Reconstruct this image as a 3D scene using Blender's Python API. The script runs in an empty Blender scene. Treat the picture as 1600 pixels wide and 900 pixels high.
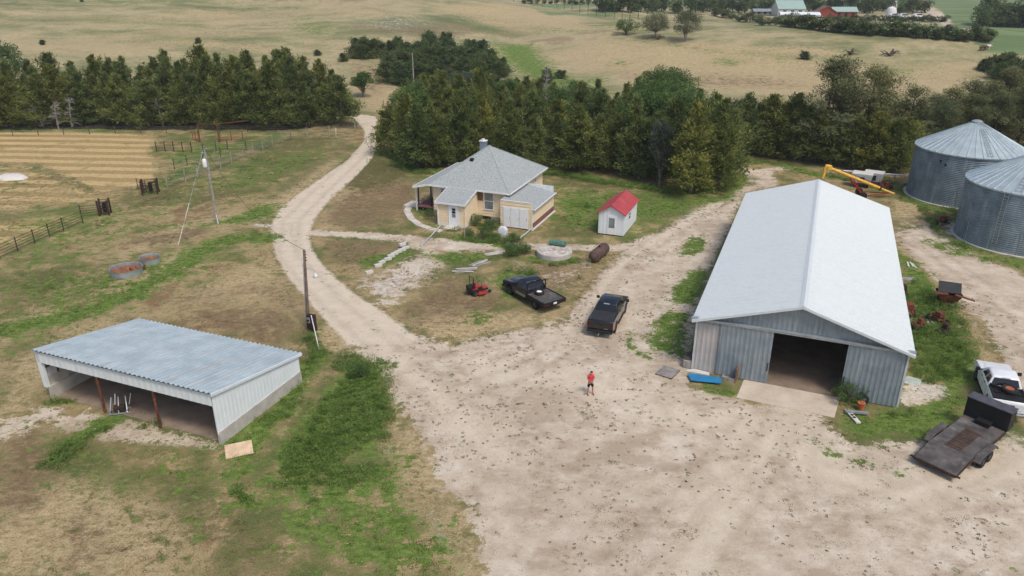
import bpy, math, random
import numpy as np
from mathutils import Vector, Matrix

# ------------------------------------------------------------------ camera, light, exposure
sc = bpy.context.scene
PITCH = math.atan(514 / 1187.0)          # camera looks 23.4 degrees below the horizon
CAM_H = 26.0
cam_data = bpy.data.cameras.new("camera")
cam_data.sensor_width = 36.0
cam_data.lens = 1187.0 / 1600 * 36
cam_data.clip_start = 0.5
cam_data.clip_end = 9000
cam = bpy.data.objects.new("camera", cam_data)
cam.location = (0, 0, CAM_H)
cam.rotation_euler = (math.pi / 2 - PITCH, 0, 0)
sc.collection.objects.link(cam)
sc.camera = cam

SUN_EL, SUN_AZ = math.radians(57), math.radians(148)     # azimuth clockwise from +Y
world = bpy.data.worlds.new("World")
sc.world = world
world.use_nodes = True
wn = world.node_tree
sky = wn.nodes.new("ShaderNodeTexSky")
sky.sky_type = 'NISHITA'
sky.sun_disc = False
sky.sun_elevation = SUN_EL
sky.sun_rotation = SUN_AZ
sky.air_density = 0.8
sky.dust_density = 3.0
sky.ozone_density = 0.6
wn.links.new(sky.outputs[0], wn.nodes["Background"].inputs[0])
wn.nodes["Background"].inputs[1].default_value = 0.12

sun_data = bpy.data.lights.new("sun", 'SUN')
sun_data.energy = 1.5
sun_data.angle = math.radians(14)
sun_data.color = (1.0, 0.93, 0.83)
sun = bpy.data.objects.new("sun", sun_data)
sd = Vector((math.sin(SUN_AZ) * math.cos(SUN_EL), math.cos(SUN_AZ) * math.cos(SUN_EL), math.sin(SUN_EL)))
sun.rotation_euler = sd.to_track_quat('Z', 'Y').to_euler()
sun.location = (0, 0, 80)
sc.collection.objects.link(sun)

sc.view_settings.view_transform = 'Standard'
sc.view_settings.look = 'None'
sc.view_settings.exposure = 0.42
sc.view_settings.gamma = 1
sc.view_settings.use_curve_mapping = False
sc.cycles.max_bounces = 5
sc.cycles.diffuse_bounces = 3
sc.cycles.glossy_bounces = 2
sc.cycles.volume_bounces = 0
sc.cycles.use_denoising = True

# ------------------------------------------------------------------ terrain height and pixel -> ground
def S(a, b, x):
    t = np.clip((x - a) / (b - a), 0, 1)
    return t * t * (3 - 2 * t)

def _hash(ix, iy, s):
    h = (ix.astype(np.int64) * 374761393 + iy.astype(np.int64) * 668265263 + s * 974711) & 0x7fffffff
    h = ((h ^ (h >> 13)) * 1274126177) & 0x7fffffff
    return ((h ^ (h >> 16)) & 0xffff) / 65535.0

def vnoise(x, y, s=0):
    x = np.asarray(x, float); y = np.asarray(y, float)
    ix = np.floor(x); iy = np.floor(y); fx = x - ix; fy = y - iy
    fx = fx * fx * (3 - 2 * fx); fy = fy * fy * (3 - 2 * fy)
    a = _hash(ix, iy, s); b = _hash(ix + 1, iy, s); c = _hash(ix, iy + 1, s); d = _hash(ix + 1, iy + 1, s)
    return (a * (1 - fx) + b * fx) * (1 - fy) + (c * (1 - fx) + d * fx) * fy

def fbm(x, y, s=0, o=4):
    v = 0; a = .5; t = 0
    for i in range(o):
        v = v + a * vnoise(x * 2 ** i, y * 2 ** i, s + i * 17); t += a; a *= .5
    return v / t

def bump(x, y, cx, cy, rx, ry, h, rot=0):
    c, s = math.cos(rot), math.sin(rot)
    dx, dy = x - cx, y - cy
    return h * np.exp(-(((dx * c + dy * s) / rx) ** 2 + ((-dx * s + dy * c) / ry) ** 2))

def T(x, y):
    x = np.asarray(x, float); y = np.asarray(y, float)
    m = S(140, 215, y)
    h = bump(x, y, -190, 430, 170, 190, 20) + bump(x, y, -45, 330, 85, 75, 6.5, -.3)
    h = h + bump(x, y, 85, 232, 70, 38, 7.5, -.15) + bump(x, y, 175, 225, 60, 40, 4.5)
    h = h + bump(x, y, -35, 230, 30, 25, 2.0)
    h = h - bump(x, y, 8, 225, 10, 60, 2.0, .25)
    h = h + (fbm(x / 45, y / 45, 5, 3) - .5) * 5.0 * S(150, 260, y) * (1 - .8 * S(400, 520, y) * S(0, 60, x))
    h = h + (fbm(x / 11, y / 11, 9, 2) - .5) * 1.1 * S(150, 230, y) * (1 - S(380, 460, y))
    return h * m

CP, SP = math.cos(PITCH), math.sin(PITCH)
_t = np.concatenate([np.arange(25, 320, .25), np.arange(320, 3000, 1.0)])
def G(px, py, z=None):
    """point of the ground (or of height z) seen at a place in the photograph"""
    a = (px - 800) / 1187.0; b = (450 - py) / 1187.0
    d = (a, CP + b * SP, -SP + b * CP)
    if z is not None:
        t = (z - CAM_H) / d[2]
        return Vector((d[0] * t, d[1] * t, z))
    X = d[0] * _t; Y = d[1] * _t; Z = CAM_H + d[2] * _t
    hit = np.nonzero(Z <= T(X, Y))[0]
    if len(hit) == 0:
        t = 1500.0
    else:
        t = _t[hit[0]]
    x, y = d[0] * t, d[1] * t
    return Vector((x, y, float(T(x, y))))

def depth_scale(p):
    """photo pixels per metre at a point"""
    c = p.y * CP - (p.z - CAM_H) * SP
    return 1187.0 / c

YAW = math.radians(-21.9)                 # every building stands on this grid
GU = Vector((math.cos(YAW), math.sin(YAW), 0)); GV = Vector((-math.sin(YAW), math.cos(YAW), 0))
def W(u, v, z=0):
    return GU * u + GV * v + Vector((0, 0, z))

# ------------------------------------------------------------------ objects and tags
C = sc.collection
def link(name, me, parent=None):
    o = bpy.data.objects.new(name, me)
    C.objects.link(o)
    if parent is not None:
        o.parent = parent
    return o

def tag(o, label=None, cat=None, group=None, kind=None):
    if label: o['label'] = label
    if cat: o['category'] = cat
    if group: o['group'] = group
    if kind: o['kind'] = kind
    return o

def thing(name, label, cat, loc=(0, 0, 0), rotz=0, group=None):
    o = bpy.data.objects.new(name, None)
    C.objects.link(o)
    o.empty_display_size = .3
    o.location = loc
    o.rotation_euler = (0, 0, rotz)
    return tag(o, label, cat, group)

def copy_tree(o, parent=None):
    c = o.copy(); C.objects.link(c); c.parent = parent
    for ch in list(o.children):
        copy_tree(ch, c)
    return c

class MB:
    def __init__(s):
        s.v = []; s.f = []
    def add(s, vs, fs, M=None):
        n = len(s.v)
        for p in vs:
            p = Vector(p)
            if M is not None: p = M @ p
            s.v.append(tuple(p))
        for f in fs:
            s.f.append([n + i for i in f])
        return s
    def box(s, a, b, M=None):
        x0, y0, z0 = a; x1, y1, z1 = b
        vs = [(x0, y0, z0), (x1, y0, z0), (x1, y1, z0), (x0, y1, z0), (x0, y0, z1), (x1, y0, z1), (x1, y1, z1), (x0, y1, z1)]
        return s.add(vs, [(0, 3, 2, 1), (4, 5, 6, 7), (0, 1, 5, 4), (1, 2, 6, 5), (2, 3, 7, 6), (3, 0, 4, 7)], M)
    def bar(s, p, q, w, h=None, M=None):
        p = Vector(p); q = Vector(q); h = h or w
        d = (q - p); L = d.length
        if L < 1e-6: return s
        R = d.to_track_quat('Z', 'Y').to_matrix().to_4x4()
        N = Matrix.Translation(p) @ R
        if M is not None: N = M @ N
        return s.box((-w / 2, -h / 2, 0), (w / 2, h / 2, L), N)
    def tube(s, pts, r, n=8, M=None, cap=True):
        pts = [Vector(p) for p in pts]
        rs = r if isinstance(r, (list, tuple)) else [r] * len(pts)
        vs = []; fs = []
        up = Vector((0, 0, 1))
        prev = None
        for i, p in enumerate(pts):
            if i == 0: d = pts[1] - p
            elif i == len(pts) - 1: d = p - pts[i - 1]
            else: d = pts[i + 1] - pts[i - 1]
            d.normalize()
            if prev is None:
                a = d.orthogonal().normalized()
            else:
                a = (prev - d * prev.dot(d))
                a = a.normalized() if a.length > 1e-6 else d.orthogonal().normalized()
            prev = a
            b = d.cross(a)
            for k in range(n):
                t = 2 * math.pi * k / n
                vs.append(p + (a * math.cos(t) + b * math.sin(t)) * rs[i])
        m = len(pts)
        for i in range(m - 1):
            for k in range(n):
                k2 = (k + 1) % n
                fs.append((i * n + k, i * n + k2, (i + 1) * n + k2, (i + 1) * n + k))
        if cap:
            fs.append(tuple(range(n))[::-1]); fs.append(tuple((m - 1) * n + k for k in range(n)))
        return s.add(vs, fs, M)
    def prism(s, poly, axis, a, b, M=None):
        """poly = 2D outline; axis 'x','y' or 'z' = extrusion direction from a to b"""
        def P(q, t):
            if axis == 'x': return (t, q[0], q[1])
            if axis == 'y': return (q[0], t, q[1])
            return (q[0], q[1], t)
        n = len(poly)
        vs = [P(q, a) for q in poly] + [P(q, b) for q in poly]
        fs = [tuple(range(n)), tuple(range(n, 2 * n))[::-1]] + [(i, n + i, n + (i + 1) % n, (i + 1) % n) for i in range(n)]
        return s.add(vs, fs, M)
    def quad(s, *ps, M=None):
        return s.add(ps, [tuple(range(len(ps)))], M)
    def lathe(s, prof, n=24, M=None, cap=True):
        vs = []; fs = []
        for (r, z) in prof:
            for k in range(n):
                t = 2 * math.pi * k / n
                vs.append((r * math.cos(t), r * math.sin(t), z))
        for i in range(len(prof) - 1):
            for k in range(n):
                k2 = (k + 1) % n
                fs.append((i * n + k, i * n + k2, (i + 1) * n + k2, (i + 1) * n + k))
        if cap:
            fs.append(tuple(range(n))[::-1]); m = len(prof) - 1
            fs.append(tuple(m * n + k for k in range(n)))
        return s.add(vs, fs, M)
    def build(s, name, mat, parent=None, smooth=False, bevel=0, fix=True):
        me = bpy.data.meshes.new(name)
        me.from_pydata(s.v, [], s.f)
        if fix:
            import bmesh
            bm = bmesh.new(); bm.from_mesh(me)
            bmesh.ops.recalc_face_normals(bm, faces=bm.faces)
            bm.to_mesh(me); bm.free()
        me.materials.append(mat)
        o = link(name, me, parent)
        if bevel:
            b = o.modifiers.new("edge", 'BEVEL'); b.width = bevel; b.segments = 2; b.limit_method = 'ANGLE'; b.angle_limit = math.radians(35)
        if smooth:
            me.polygons.foreach_set("use_smooth", [True] * len(me.polygons))
            try:
                me.set_sharp_from_angle(angle=math.radians(38))
            except Exception:
                pass
        return o

def RX(a): return Matrix.Rotation(a, 4, 'X')
def RY(a): return Matrix.Rotation(a, 4, 'Y')
def RZ(a): return Matrix.Rotation(a, 4, 'Z')
def TR(x, y, z): return Matrix.Translation((x, y, z))

def np_mesh(name, V, F, mat, smooth=False, attrs=None, kind_dom='FACE'):
    """V (n,3) floats, F (m,k) ints -> mesh quickly"""
    me = bpy.data.meshes.new(name)
    F = np.asarray(F, np.int32); m, k = F.shape
    me.vertices.add(len(V)); me.vertices.foreach_set("co", np.asarray(V, np.float32).ravel())
    me.loops.add(m * k); me.loops.foreach_set("vertex_index", F.ravel())
    me.polygons.add(m)
    me.polygons.foreach_set("loop_start", np.arange(0, m * k, k, dtype=np.int32))
    try:
        me.polygons.foreach_set("loop_total", np.full(m, k, np.int32))
    except Exception:
        pass
    for nm, (dom, typ, arr) in (attrs or {}).items():
        at = me.attributes.new(nm, typ, dom)
        at.data.foreach_set("value" if typ == 'FLOAT' else "color", np.asarray(arr, np.float32).ravel())
    me.update(calc_edges=True)
    if smooth:
        me.polygons.foreach_set("use_smooth", np.ones(m, bool))
    me.materials.append(mat)
    return me

# ------------------------------------------------------------------ materials
class NT:
    def __init__(s, name):
        s.m = bpy.data.materials.new(name); s.m.use_nodes = True
        s.t = s.m.node_tree; s.p = s.t.nodes["Principled BSDF"]
        g = s.t.nodes.new("ShaderNodeNewGeometry"); s.pos = g.outputs["Position"]
        tc = s.t.nodes.new("ShaderNodeTexCoord"); s.obj = tc.outputs["Object"]
    def set(s, i, v):
        if isinstance(v, bpy.types.NodeSocket): s.t.links.new(v, i)
        elif isinstance(v, (tuple, list)) and len(v) == 3 and i.type == 'RGBA': i.default_value = (*v, 1)
        else: i.default_value = v
    def noise(s, scale, detail=4, rough=.55, vec=None, dist=0):
        n = s.t.nodes.new("ShaderNodeTexNoise"); s.set(n.inputs["Vector"], vec or s.pos)
        n.inputs["Scale"].default_value = scale; n.inputs["Detail"].default_value = detail
        n.inputs["Roughness"].default_value = rough; n.inputs["Distortion"].default_value = dist
        return n.outputs["Fac"]
    def vor(s, scale, vec=None, feat='F1', out="Distance"):
        n = s.t.nodes.new("ShaderNodeTexVoronoi"); s.set(n.inputs["Vector"], vec or s.pos)
        n.feature = feat; n.inputs["Scale"].default_value = scale
        return n.outputs[out]
    def wave(s, scale, dist=0, vec=None, dir='X', prof='SIN', dscale=1):
        n = s.t.nodes.new("ShaderNodeTexWave"); s.set(n.inputs["Vector"], vec or s.pos)
        n.bands_direction = dir; n.wave_profile = prof
        n.inputs["Scale"].default_value = scale; n.inputs["Distortion"].default_value = dist
        n.inputs["Detail Scale"].default_value = dscale
        return n.outputs["Fac"]
    def mapv(s, vec, scale=(1, 1, 1), rot=(0, 0, 0), loc=(0, 0, 0)):
        n = s.t.nodes.new("ShaderNodeMapping"); s.set(n.inputs["Vector"], vec)
        n.inputs["Scale"].default_value = scale; n.inputs["Rotation"].default_value = rot; n.inputs["Location"].default_value = loc
        return n.outputs[0]
    def ramp(s, fac, stops, interp='LINEAR'):
        n = s.t.nodes.new("ShaderNodeValToRGB"); s.set(n.inputs[0], fac)
        cr = n.color_ramp; cr.interpolation = interp
        while len(cr.elements) < len(stops): cr.elements.new(.5)
        for e, (p, c) in zip(cr.elements, stops):
            e.position = p; e.color = (*c, 1) if len(c) == 3 else c
        return n.outputs[0]
    def mix(s, fac, a, b, mode='MIX'):
        n = s.t.nodes.new("ShaderNodeMix"); n.data_type = 'RGBA'; n.blend_type = mode
        s.set(n.inputs[0], fac); s.set(n.inputs[6], a); s.set(n.inputs[7], b)
        return n.outputs[2]
    def math(s, op, a, b=0.0, c=None):
        n = s.t.nodes.new("ShaderNodeMath"); n.operation = op
        s.set(n.inputs[0], a); s.set(n.inputs[1], b)
        if c is not None: s.set(n.inputs[2], c)
        return n.outputs[0]
    def mr(s, v, a, b, c=0.0, d=1.0, smooth=True):
        n = s.t.nodes.new("ShaderNodeMapRange"); n.interpolation_type = 'SMOOTHSTEP' if smooth else 'LINEAR'
        s.set(n.inputs[0], v)
        for i, q in zip((1, 2, 3, 4), (a, b, c, d)): s.set(n.inputs[i], q)
        return n.outputs[0]
    def attr(s, name):
        n = s.t.nodes.new("ShaderNodeAttribute"); n.attribute_name = name
        return n
    def sep(s, c):
        n = s.t.nodes.new("ShaderNodeSeparateColor"); s.set(n.inputs[0], c); return n.outputs
    def rnd(s):
        n = s.t.nodes.new("ShaderNodeObjectInfo"); return n.outputs["Random"]
    def bump(s, h, strength=.4, dist=.05):
        n = s.t.nodes.new("ShaderNodeBump"); s.set(n.inputs["Height"], h)
        n.inputs["Strength"].default_value = strength; n.inputs["Distance"].default_value = dist
        s.t.links.new(n.outputs[0], s.p.inputs["Normal"])
    def out(s, col, rough=.85, metal=0.0, spec=.3, coat=0.0):
        s.set(s.p.inputs["Base Color"], col); s.set(s.p.inputs["Roughness"], rough); s.set(s.p.inputs["Metallic"], metal)
        s.p.inputs["Specular IOR Level"].default_value = spec
        if coat: s.p.inputs["Coat Weight"].default_value = coat; s.p.inputs["Coat Roughness"].default_value = .08
        return s.m

def simple(name, col, rough=.7, metal=0.0, var=.15, scale=3.0, bump=0.0, spec=.3, coat=0.0, dirt=None, dirt_amt=.4):
    n = NT(name)
    f = n.noise(scale, 5, .6, n.obj)
    c = n.mix(n.mr(f, .3, .7), tuple(max(0, q * (1 - var)) for q in col), tuple(min(1, q * (1 + var)) for q in col))
    if dirt:
        g = n.noise(scale * .6, 6, .65, n.mapv(n.obj, (1, 1, .35), loc=(7, 3, 1)))
        c = n.mix(n.mr(g, .5, .75, 0, dirt_amt), c, dirt)
    if bump: n.bump(n.noise(scale * 8, 4, .6, n.obj), bump, .02)
    return n.out(c, rough, metal, spec, coat)

M = {}
M['black_paint'] = simple('black_paint', (.006, .007, .009), .22, spec=.5, coat=.6, var=.1, dirt=(.10, .09, .075), dirt_amt=.25)
M['navy_paint'] = simple('navy_paint', (.012, .016, .03), .25, spec=.5, coat=.5, var=.1, dirt=(.12, .11, .1), dirt_amt=.3)
M['tan_paint'] = simple('tan_paint', (.24, .21, .17), .4, coat=.2, dirt=(.2, .17, .13))
M['white_paint'] = simple('white_paint', (.74, .76, .78), .35, coat=.4, var=.03, dirt=(.45, .4, .32), dirt_amt=.18)
M['glass'] = simple('dark_glass', (.008, .01, .012), .06, spec=.6)
M['tyre'] = simple('tyre_rubber', (.018, .018, .018), .85, dirt=(.16, .13, .1), dirt_amt=.5)
M['rim'] = simple('rim_metal', (.09, .09, .095), .4, .8)
M['white_rim'] = simple('white_rim', (.75, .76, .76), .4)
M['chrome'] = simple('chrome', (.5, .5, .5), .25, 1.0)
M['plastic'] = simple('black_plastic', (.015, .015, .016), .55)
M['vinyl'] = simple('black_vinyl', (.03, .032, .035), .6, dirt=(.12, .11, .1), dirt_amt=.2)
M['red_light'] = simple('red_lens', (.14, .012, .012), .2)
M['clear_lens'] = simple('clear_lens', (.55, .56, .56), .15)
M['deck_grey'] = simple('deck_grey', (.10, .09, .085), .6, .1, .35, 1.5, .2, dirt=(.27, .25, .24), dirt_amt=.75)
M['inset_wood'] = simple('inset_wood', (.065, .042, .032), .85, 0, .3, 3, .3, dirt=(.14, .09, .06))
M['rust'] = simple('rust', (.13, .05, .028), .85, 0, .45, 4, .3, dirt=(.05, .03, .022), dirt_amt=.6)
M['dark_rust'] = simple('dark_rust', (.05, .028, .022), .85, 0, .4, 4, .3)
M['rusty_tank'] = simple('rusty_tank', (.11, .07, .06), .7, .2, .3, 2, .2, dirt=(.22, .12, .09), dirt_amt=.6)
M['pipe_brown'] = simple('pipe_brown', (.06, .035, .028), .8, 0, .3, 2)
M['pipe_green'] = simple('pipe_green', (.10, .15, .12), .7, 0, .25, 2)
M['pipe_grey'] = simple('pipe_grey', (.25, .25, .25), .6, .3)
M['orange'] = simple('orange_paint', (.36, .11, .05), .6, 0, .2, dirt=(.2, .07, .04))
M['red'] = simple('red_paint', (.32, .035, .03), .5, 0, .2, dirt=(.12, .04, .03))
M['old_red'] = simple('faded_red', (.17, .045, .035), .8, 0, .4, dirt=(.06, .035, .03), dirt_amt=.8)
M['yellow'] = simple('yellow_paint', (.72, .42, .07), .45, 0, .12, dirt=(.3, .17, .05), dirt_amt=.35)
M['wood_post'] = simple('wood_post', (.30, .27, .23), .9, 0, .3, 3, .3)
M['wood_dark'] = simple('wood_dark', (.085, .065, .055), .9, 0, .3, 3, .3)
M['wood_pole'] = simple('wood_pole', (.17, .125, .10), .9, 0, .3, 3, .3)
M['wood_brown'] = simple('wood_brown', (.20, .11, .07), .85, 0, .35, 3, .3)
M['plywood'] = simple('plywood', (.56, .42, .28), .8, 0, .15, 3, .1)
M['grey_wood'] = simple('grey_wood', (.30, .28, .26), .9, 0, .25, 3, .2)
M['white_trim'] = simple('white_trim', (.74, .75, .75), .55, 0, .05, 2, dirt=(.5, .47, .42), dirt_amt=.25)
M['concrete'] = simple('concrete', (.46, .43, .39), .9, 0, .15, 1.2, .25, dirt=(.22, .2, .17), dirt_amt=.5)
M['concrete_pale'] = simple('concrete_pale', (.56, .52, .46), .9, 0, .15, 1.5, .25, dirt=(.3, .27, .22), dirt_amt=.6)
M['block'] = simple('block', (.55, .54, .51), .9, 0, .1, 4, .2)
M['galv'] = simple('galvanised', (.38, .42, .44), .45, .5, .15, 2, dirt=(.25, .25, .26))
M['blue'] = simple('blue_paint', (.02, .20, .42), .45, 0, .12, 2, dirt=(.04, .16, .3))
M['porch_red'] = simple('porch_red', (.22, .10, .09), .7, 0, .15)
M['boxdark'] = simple('box_dark', (.035, .014, .014), .5)
M['green_tank'] = simple('green_tank', (.085, .185, .14), .6, 0, .25, dirt=(.2, .2, .15), dirt_amt=.5)
M['tarp'] = simple('white_tarp', (.60, .58, .54), .7, 0, .12, 4, .3)
M['grey_tarp'] = simple('grey_tarp', (.62, .63, .66), .6, 0, .1, 6, .3)
M['shirt'] = simple('red_shirt', (.68, .045, .07), .8, 0, .1, 8)
M['shorts'] = simple('black_shorts', (.012, .012, .014), .85)
M['skin'] = simple('skin', (.40, .20, .14), .55, 0, .08)
M['hair'] = simple('hair', (.035, .02, .014), .7)
M['ochre'] = simple('ochre_bucket', (.45, .13, .05), .7, 0, .3, dirt=(.12, .05, .03))
M['bark'] = simple('bark', (.10, .075, .06), .95, 0, .3, 4, .3)
M['bark_pale'] = simple('bark_pale', (.22, .19, .16), .95, 0, .3, 4, .3)
M['dead_wood'] = simple('dead_wood', (.33, .30, .28), .95, 0, .2, 4)
M['red_barnwood'] = simple('red_wall', (.25, .05, .035), .8)
M['green_roof'] = simple('green_roof', (.30, .42, .38), .7)
M['cow'] = simple('brown_hide', (.10, .045, .03), .9)
# ------------------------------------------------------------------ ground cover zones, stored in metres on the ground
def gpts(pts):
    return np.array([[*G(px, py)[:2]] for px, py in pts])

def seg_dist(P, a, b):
    d = b - a; L = max(float(d @ d), 1e-9)
    t = np.clip(((P - a) @ d) / L, 0, 1)
    return np.hypot(P[:, 0] - (a[0] + t * d[0]), P[:, 1] - (a[1] + t * d[1]))

class Zone:
    def __init__(s, pts, soft, val=1.0, width=None, world=False):
        s.p = np.array(pts, float) if world else gpts(pts)
        s.soft = soft; s.val = val; s.w = width
        r = soft + (width or 0)
        s.lo = s.p.min(0) - r; s.hi = s.p.max(0) + r
    def ev(s, P):
        out = np.zeros(len(P))
        k = np.nonzero((P[:, 0] > s.lo[0]) & (P[:, 0] < s.hi[0]) & (P[:, 1] > s.lo[1]) & (P[:, 1] < s.hi[1]))[0]
        if len(k) == 0: return out
        Q = P[k]; n = len(s.p)
        D = np.full(len(Q), 1e9)
        rng = range(n - 1) if s.w is not None else range(n)
        for i in rng:
            D = np.minimum(D, seg_dist(Q, s.p[i], s.p[(i + 1) % n]))
        if s.w is not None:
            sdv = D - s.w / 2
        else:
            inside = np.zeros(len(Q), bool)
            for i in range(n):
                x1, y1 = s.p[i]; x2, y2 = s.p[(i + 1) % n]
                if y1 == y2: continue
                c = ((y1 > Q[:, 1]) != (y2 > Q[:, 1])) & (Q[:, 0] < (x2 - x1) * (Q[:, 1] - y1) / (y2 - y1) + x1)
                inside ^= c
            sdv = np.where(inside, -D, D)
        out[k] = np.clip(.5 - sdv / s.soft, 0, 1) * s.val
        return out

def poly(pts, soft=3, val=1.0): return Zone(pts, soft, val)
def line(pts, width, soft=2, val=1.0): return Zone(pts, soft, val, width)

ZN = {k: [] for k in ('track', 'rough', 'sand', 'green', 'brown', 'straw', 'field', 'lane', 'stubble', 'stone', 'olive')}
# the gravel lane coming down from the hills and the bare yard
ZN['lane'] += [
    poly([(545, 179), (558, 190), (570, 204), (570, 220), (541, 252), (500, 280), (462, 307), (438, 326), (426, 345), (423, 368), (431, 400),
          (448, 430), (476, 465), (506, 500), (546, 540), (640, 540), (650, 527), (600, 489), (560, 465), (527, 437), (502, 412),
          (487, 390), (483, 366), (493, 340), (517, 310), (550, 281), (580, 250), (590, 225), (585, 202), (590, 187), (575, 180)], 1.0),
    line([(590, 530), (660, 600), (760, 700)], 4.5, 7, .75), line([(850, 545), (920, 480), (975, 410), (1050, 360), (1120, 312)], 3.0, 3, .6),
    line([(1235, 655), (1270, 730), (1400, 770), (1600, 715)], 4.5, 5, .8), line([(1220, 660), (1140, 760), (1050, 920)], 4, 5, .75), line([(1180, 660), (1050, 650), (900, 590), (760, 580)], 4, 6, .72),
    line([(575, 184), (545, 180), (480, 172), (300, 168), (100, 166), (-100, 168)], 3.0, 1.5),
    line([(1235, 262), (1190, 268), (1165, 268)], 3, 2, .6),
]
ZN['sand'] += [
    poly([(560, 545), (600, 600), (645, 660), (668, 700), (690, 760), (735, 800), (760, 900), (770, 1100), (1900, 1100), (1900, 640), (1600, 690), (1500, 745),
          (1440, 690), (1330, 700), (1285, 655), (1150, 625), (1080, 605), (1075, 585), (1090, 490), (1120, 400), (1165, 300), (1215, 290), (1205, 266), (1158, 262), (1165, 282),
          (1135, 310), (1085, 330), (1038, 360), (990, 376), (955, 415), (930, 440), (905, 470), (885, 500), (865, 515), (800, 525), (700, 548), (620, 510), (560, 465)], 2.2),
    line([(492, 365), (560, 368), (620, 372), (680, 378), (770, 384), (860, 386), (960, 388), (1040, 378)], 1.8, 1.4, .95),
    line([(655, 385), (720, 386), (800, 385)], 2.6, 2.0, .95),
    poly([(555, 440), (600, 425), (640, 398), (690, 392), (712, 402), (690, 428), (650, 452), (612, 485), (585, 470)], 4, .78),
    poly([(1400, 365), (1450, 350), (1500, 385), (1620, 440), (1700, 470), (1700, 700), (1590, 640), (1570, 560), (1530, 500), (1480, 455), (1420, 405)], 3),
    poly([(1395, 340), (1600, 345), (1620, 400), (1450, 400)], 3, .5),
    poly([(820, 490), (900, 450), (960, 400), (900, 400), (830, 430), (870, 470)], 3, .42),
    line([(700, 548), (790, 528), (870, 512)], 2, 2, .7),
    poly([(60, 660), (140, 640), (340, 690), (350, 705), (250, 700), (130, 690)], 2, .8),
    line([(20, 670), (70, 650)], 3, 3, .7),
    poly([(1250, 840), (1420, 800), (1600, 770), (1600, 900)], 4, 1),
    poly([(1410, 600), (1450, 590), (1500, 620), (1450, 640), (1405, 640)], 1.5, .8),
    line([(250, 800), (330, 780), (400, 800)], 1.2, 2, .5),
    line([(640, 560), (720, 640), (900, 720)], 6, 4, 1),
]
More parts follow.
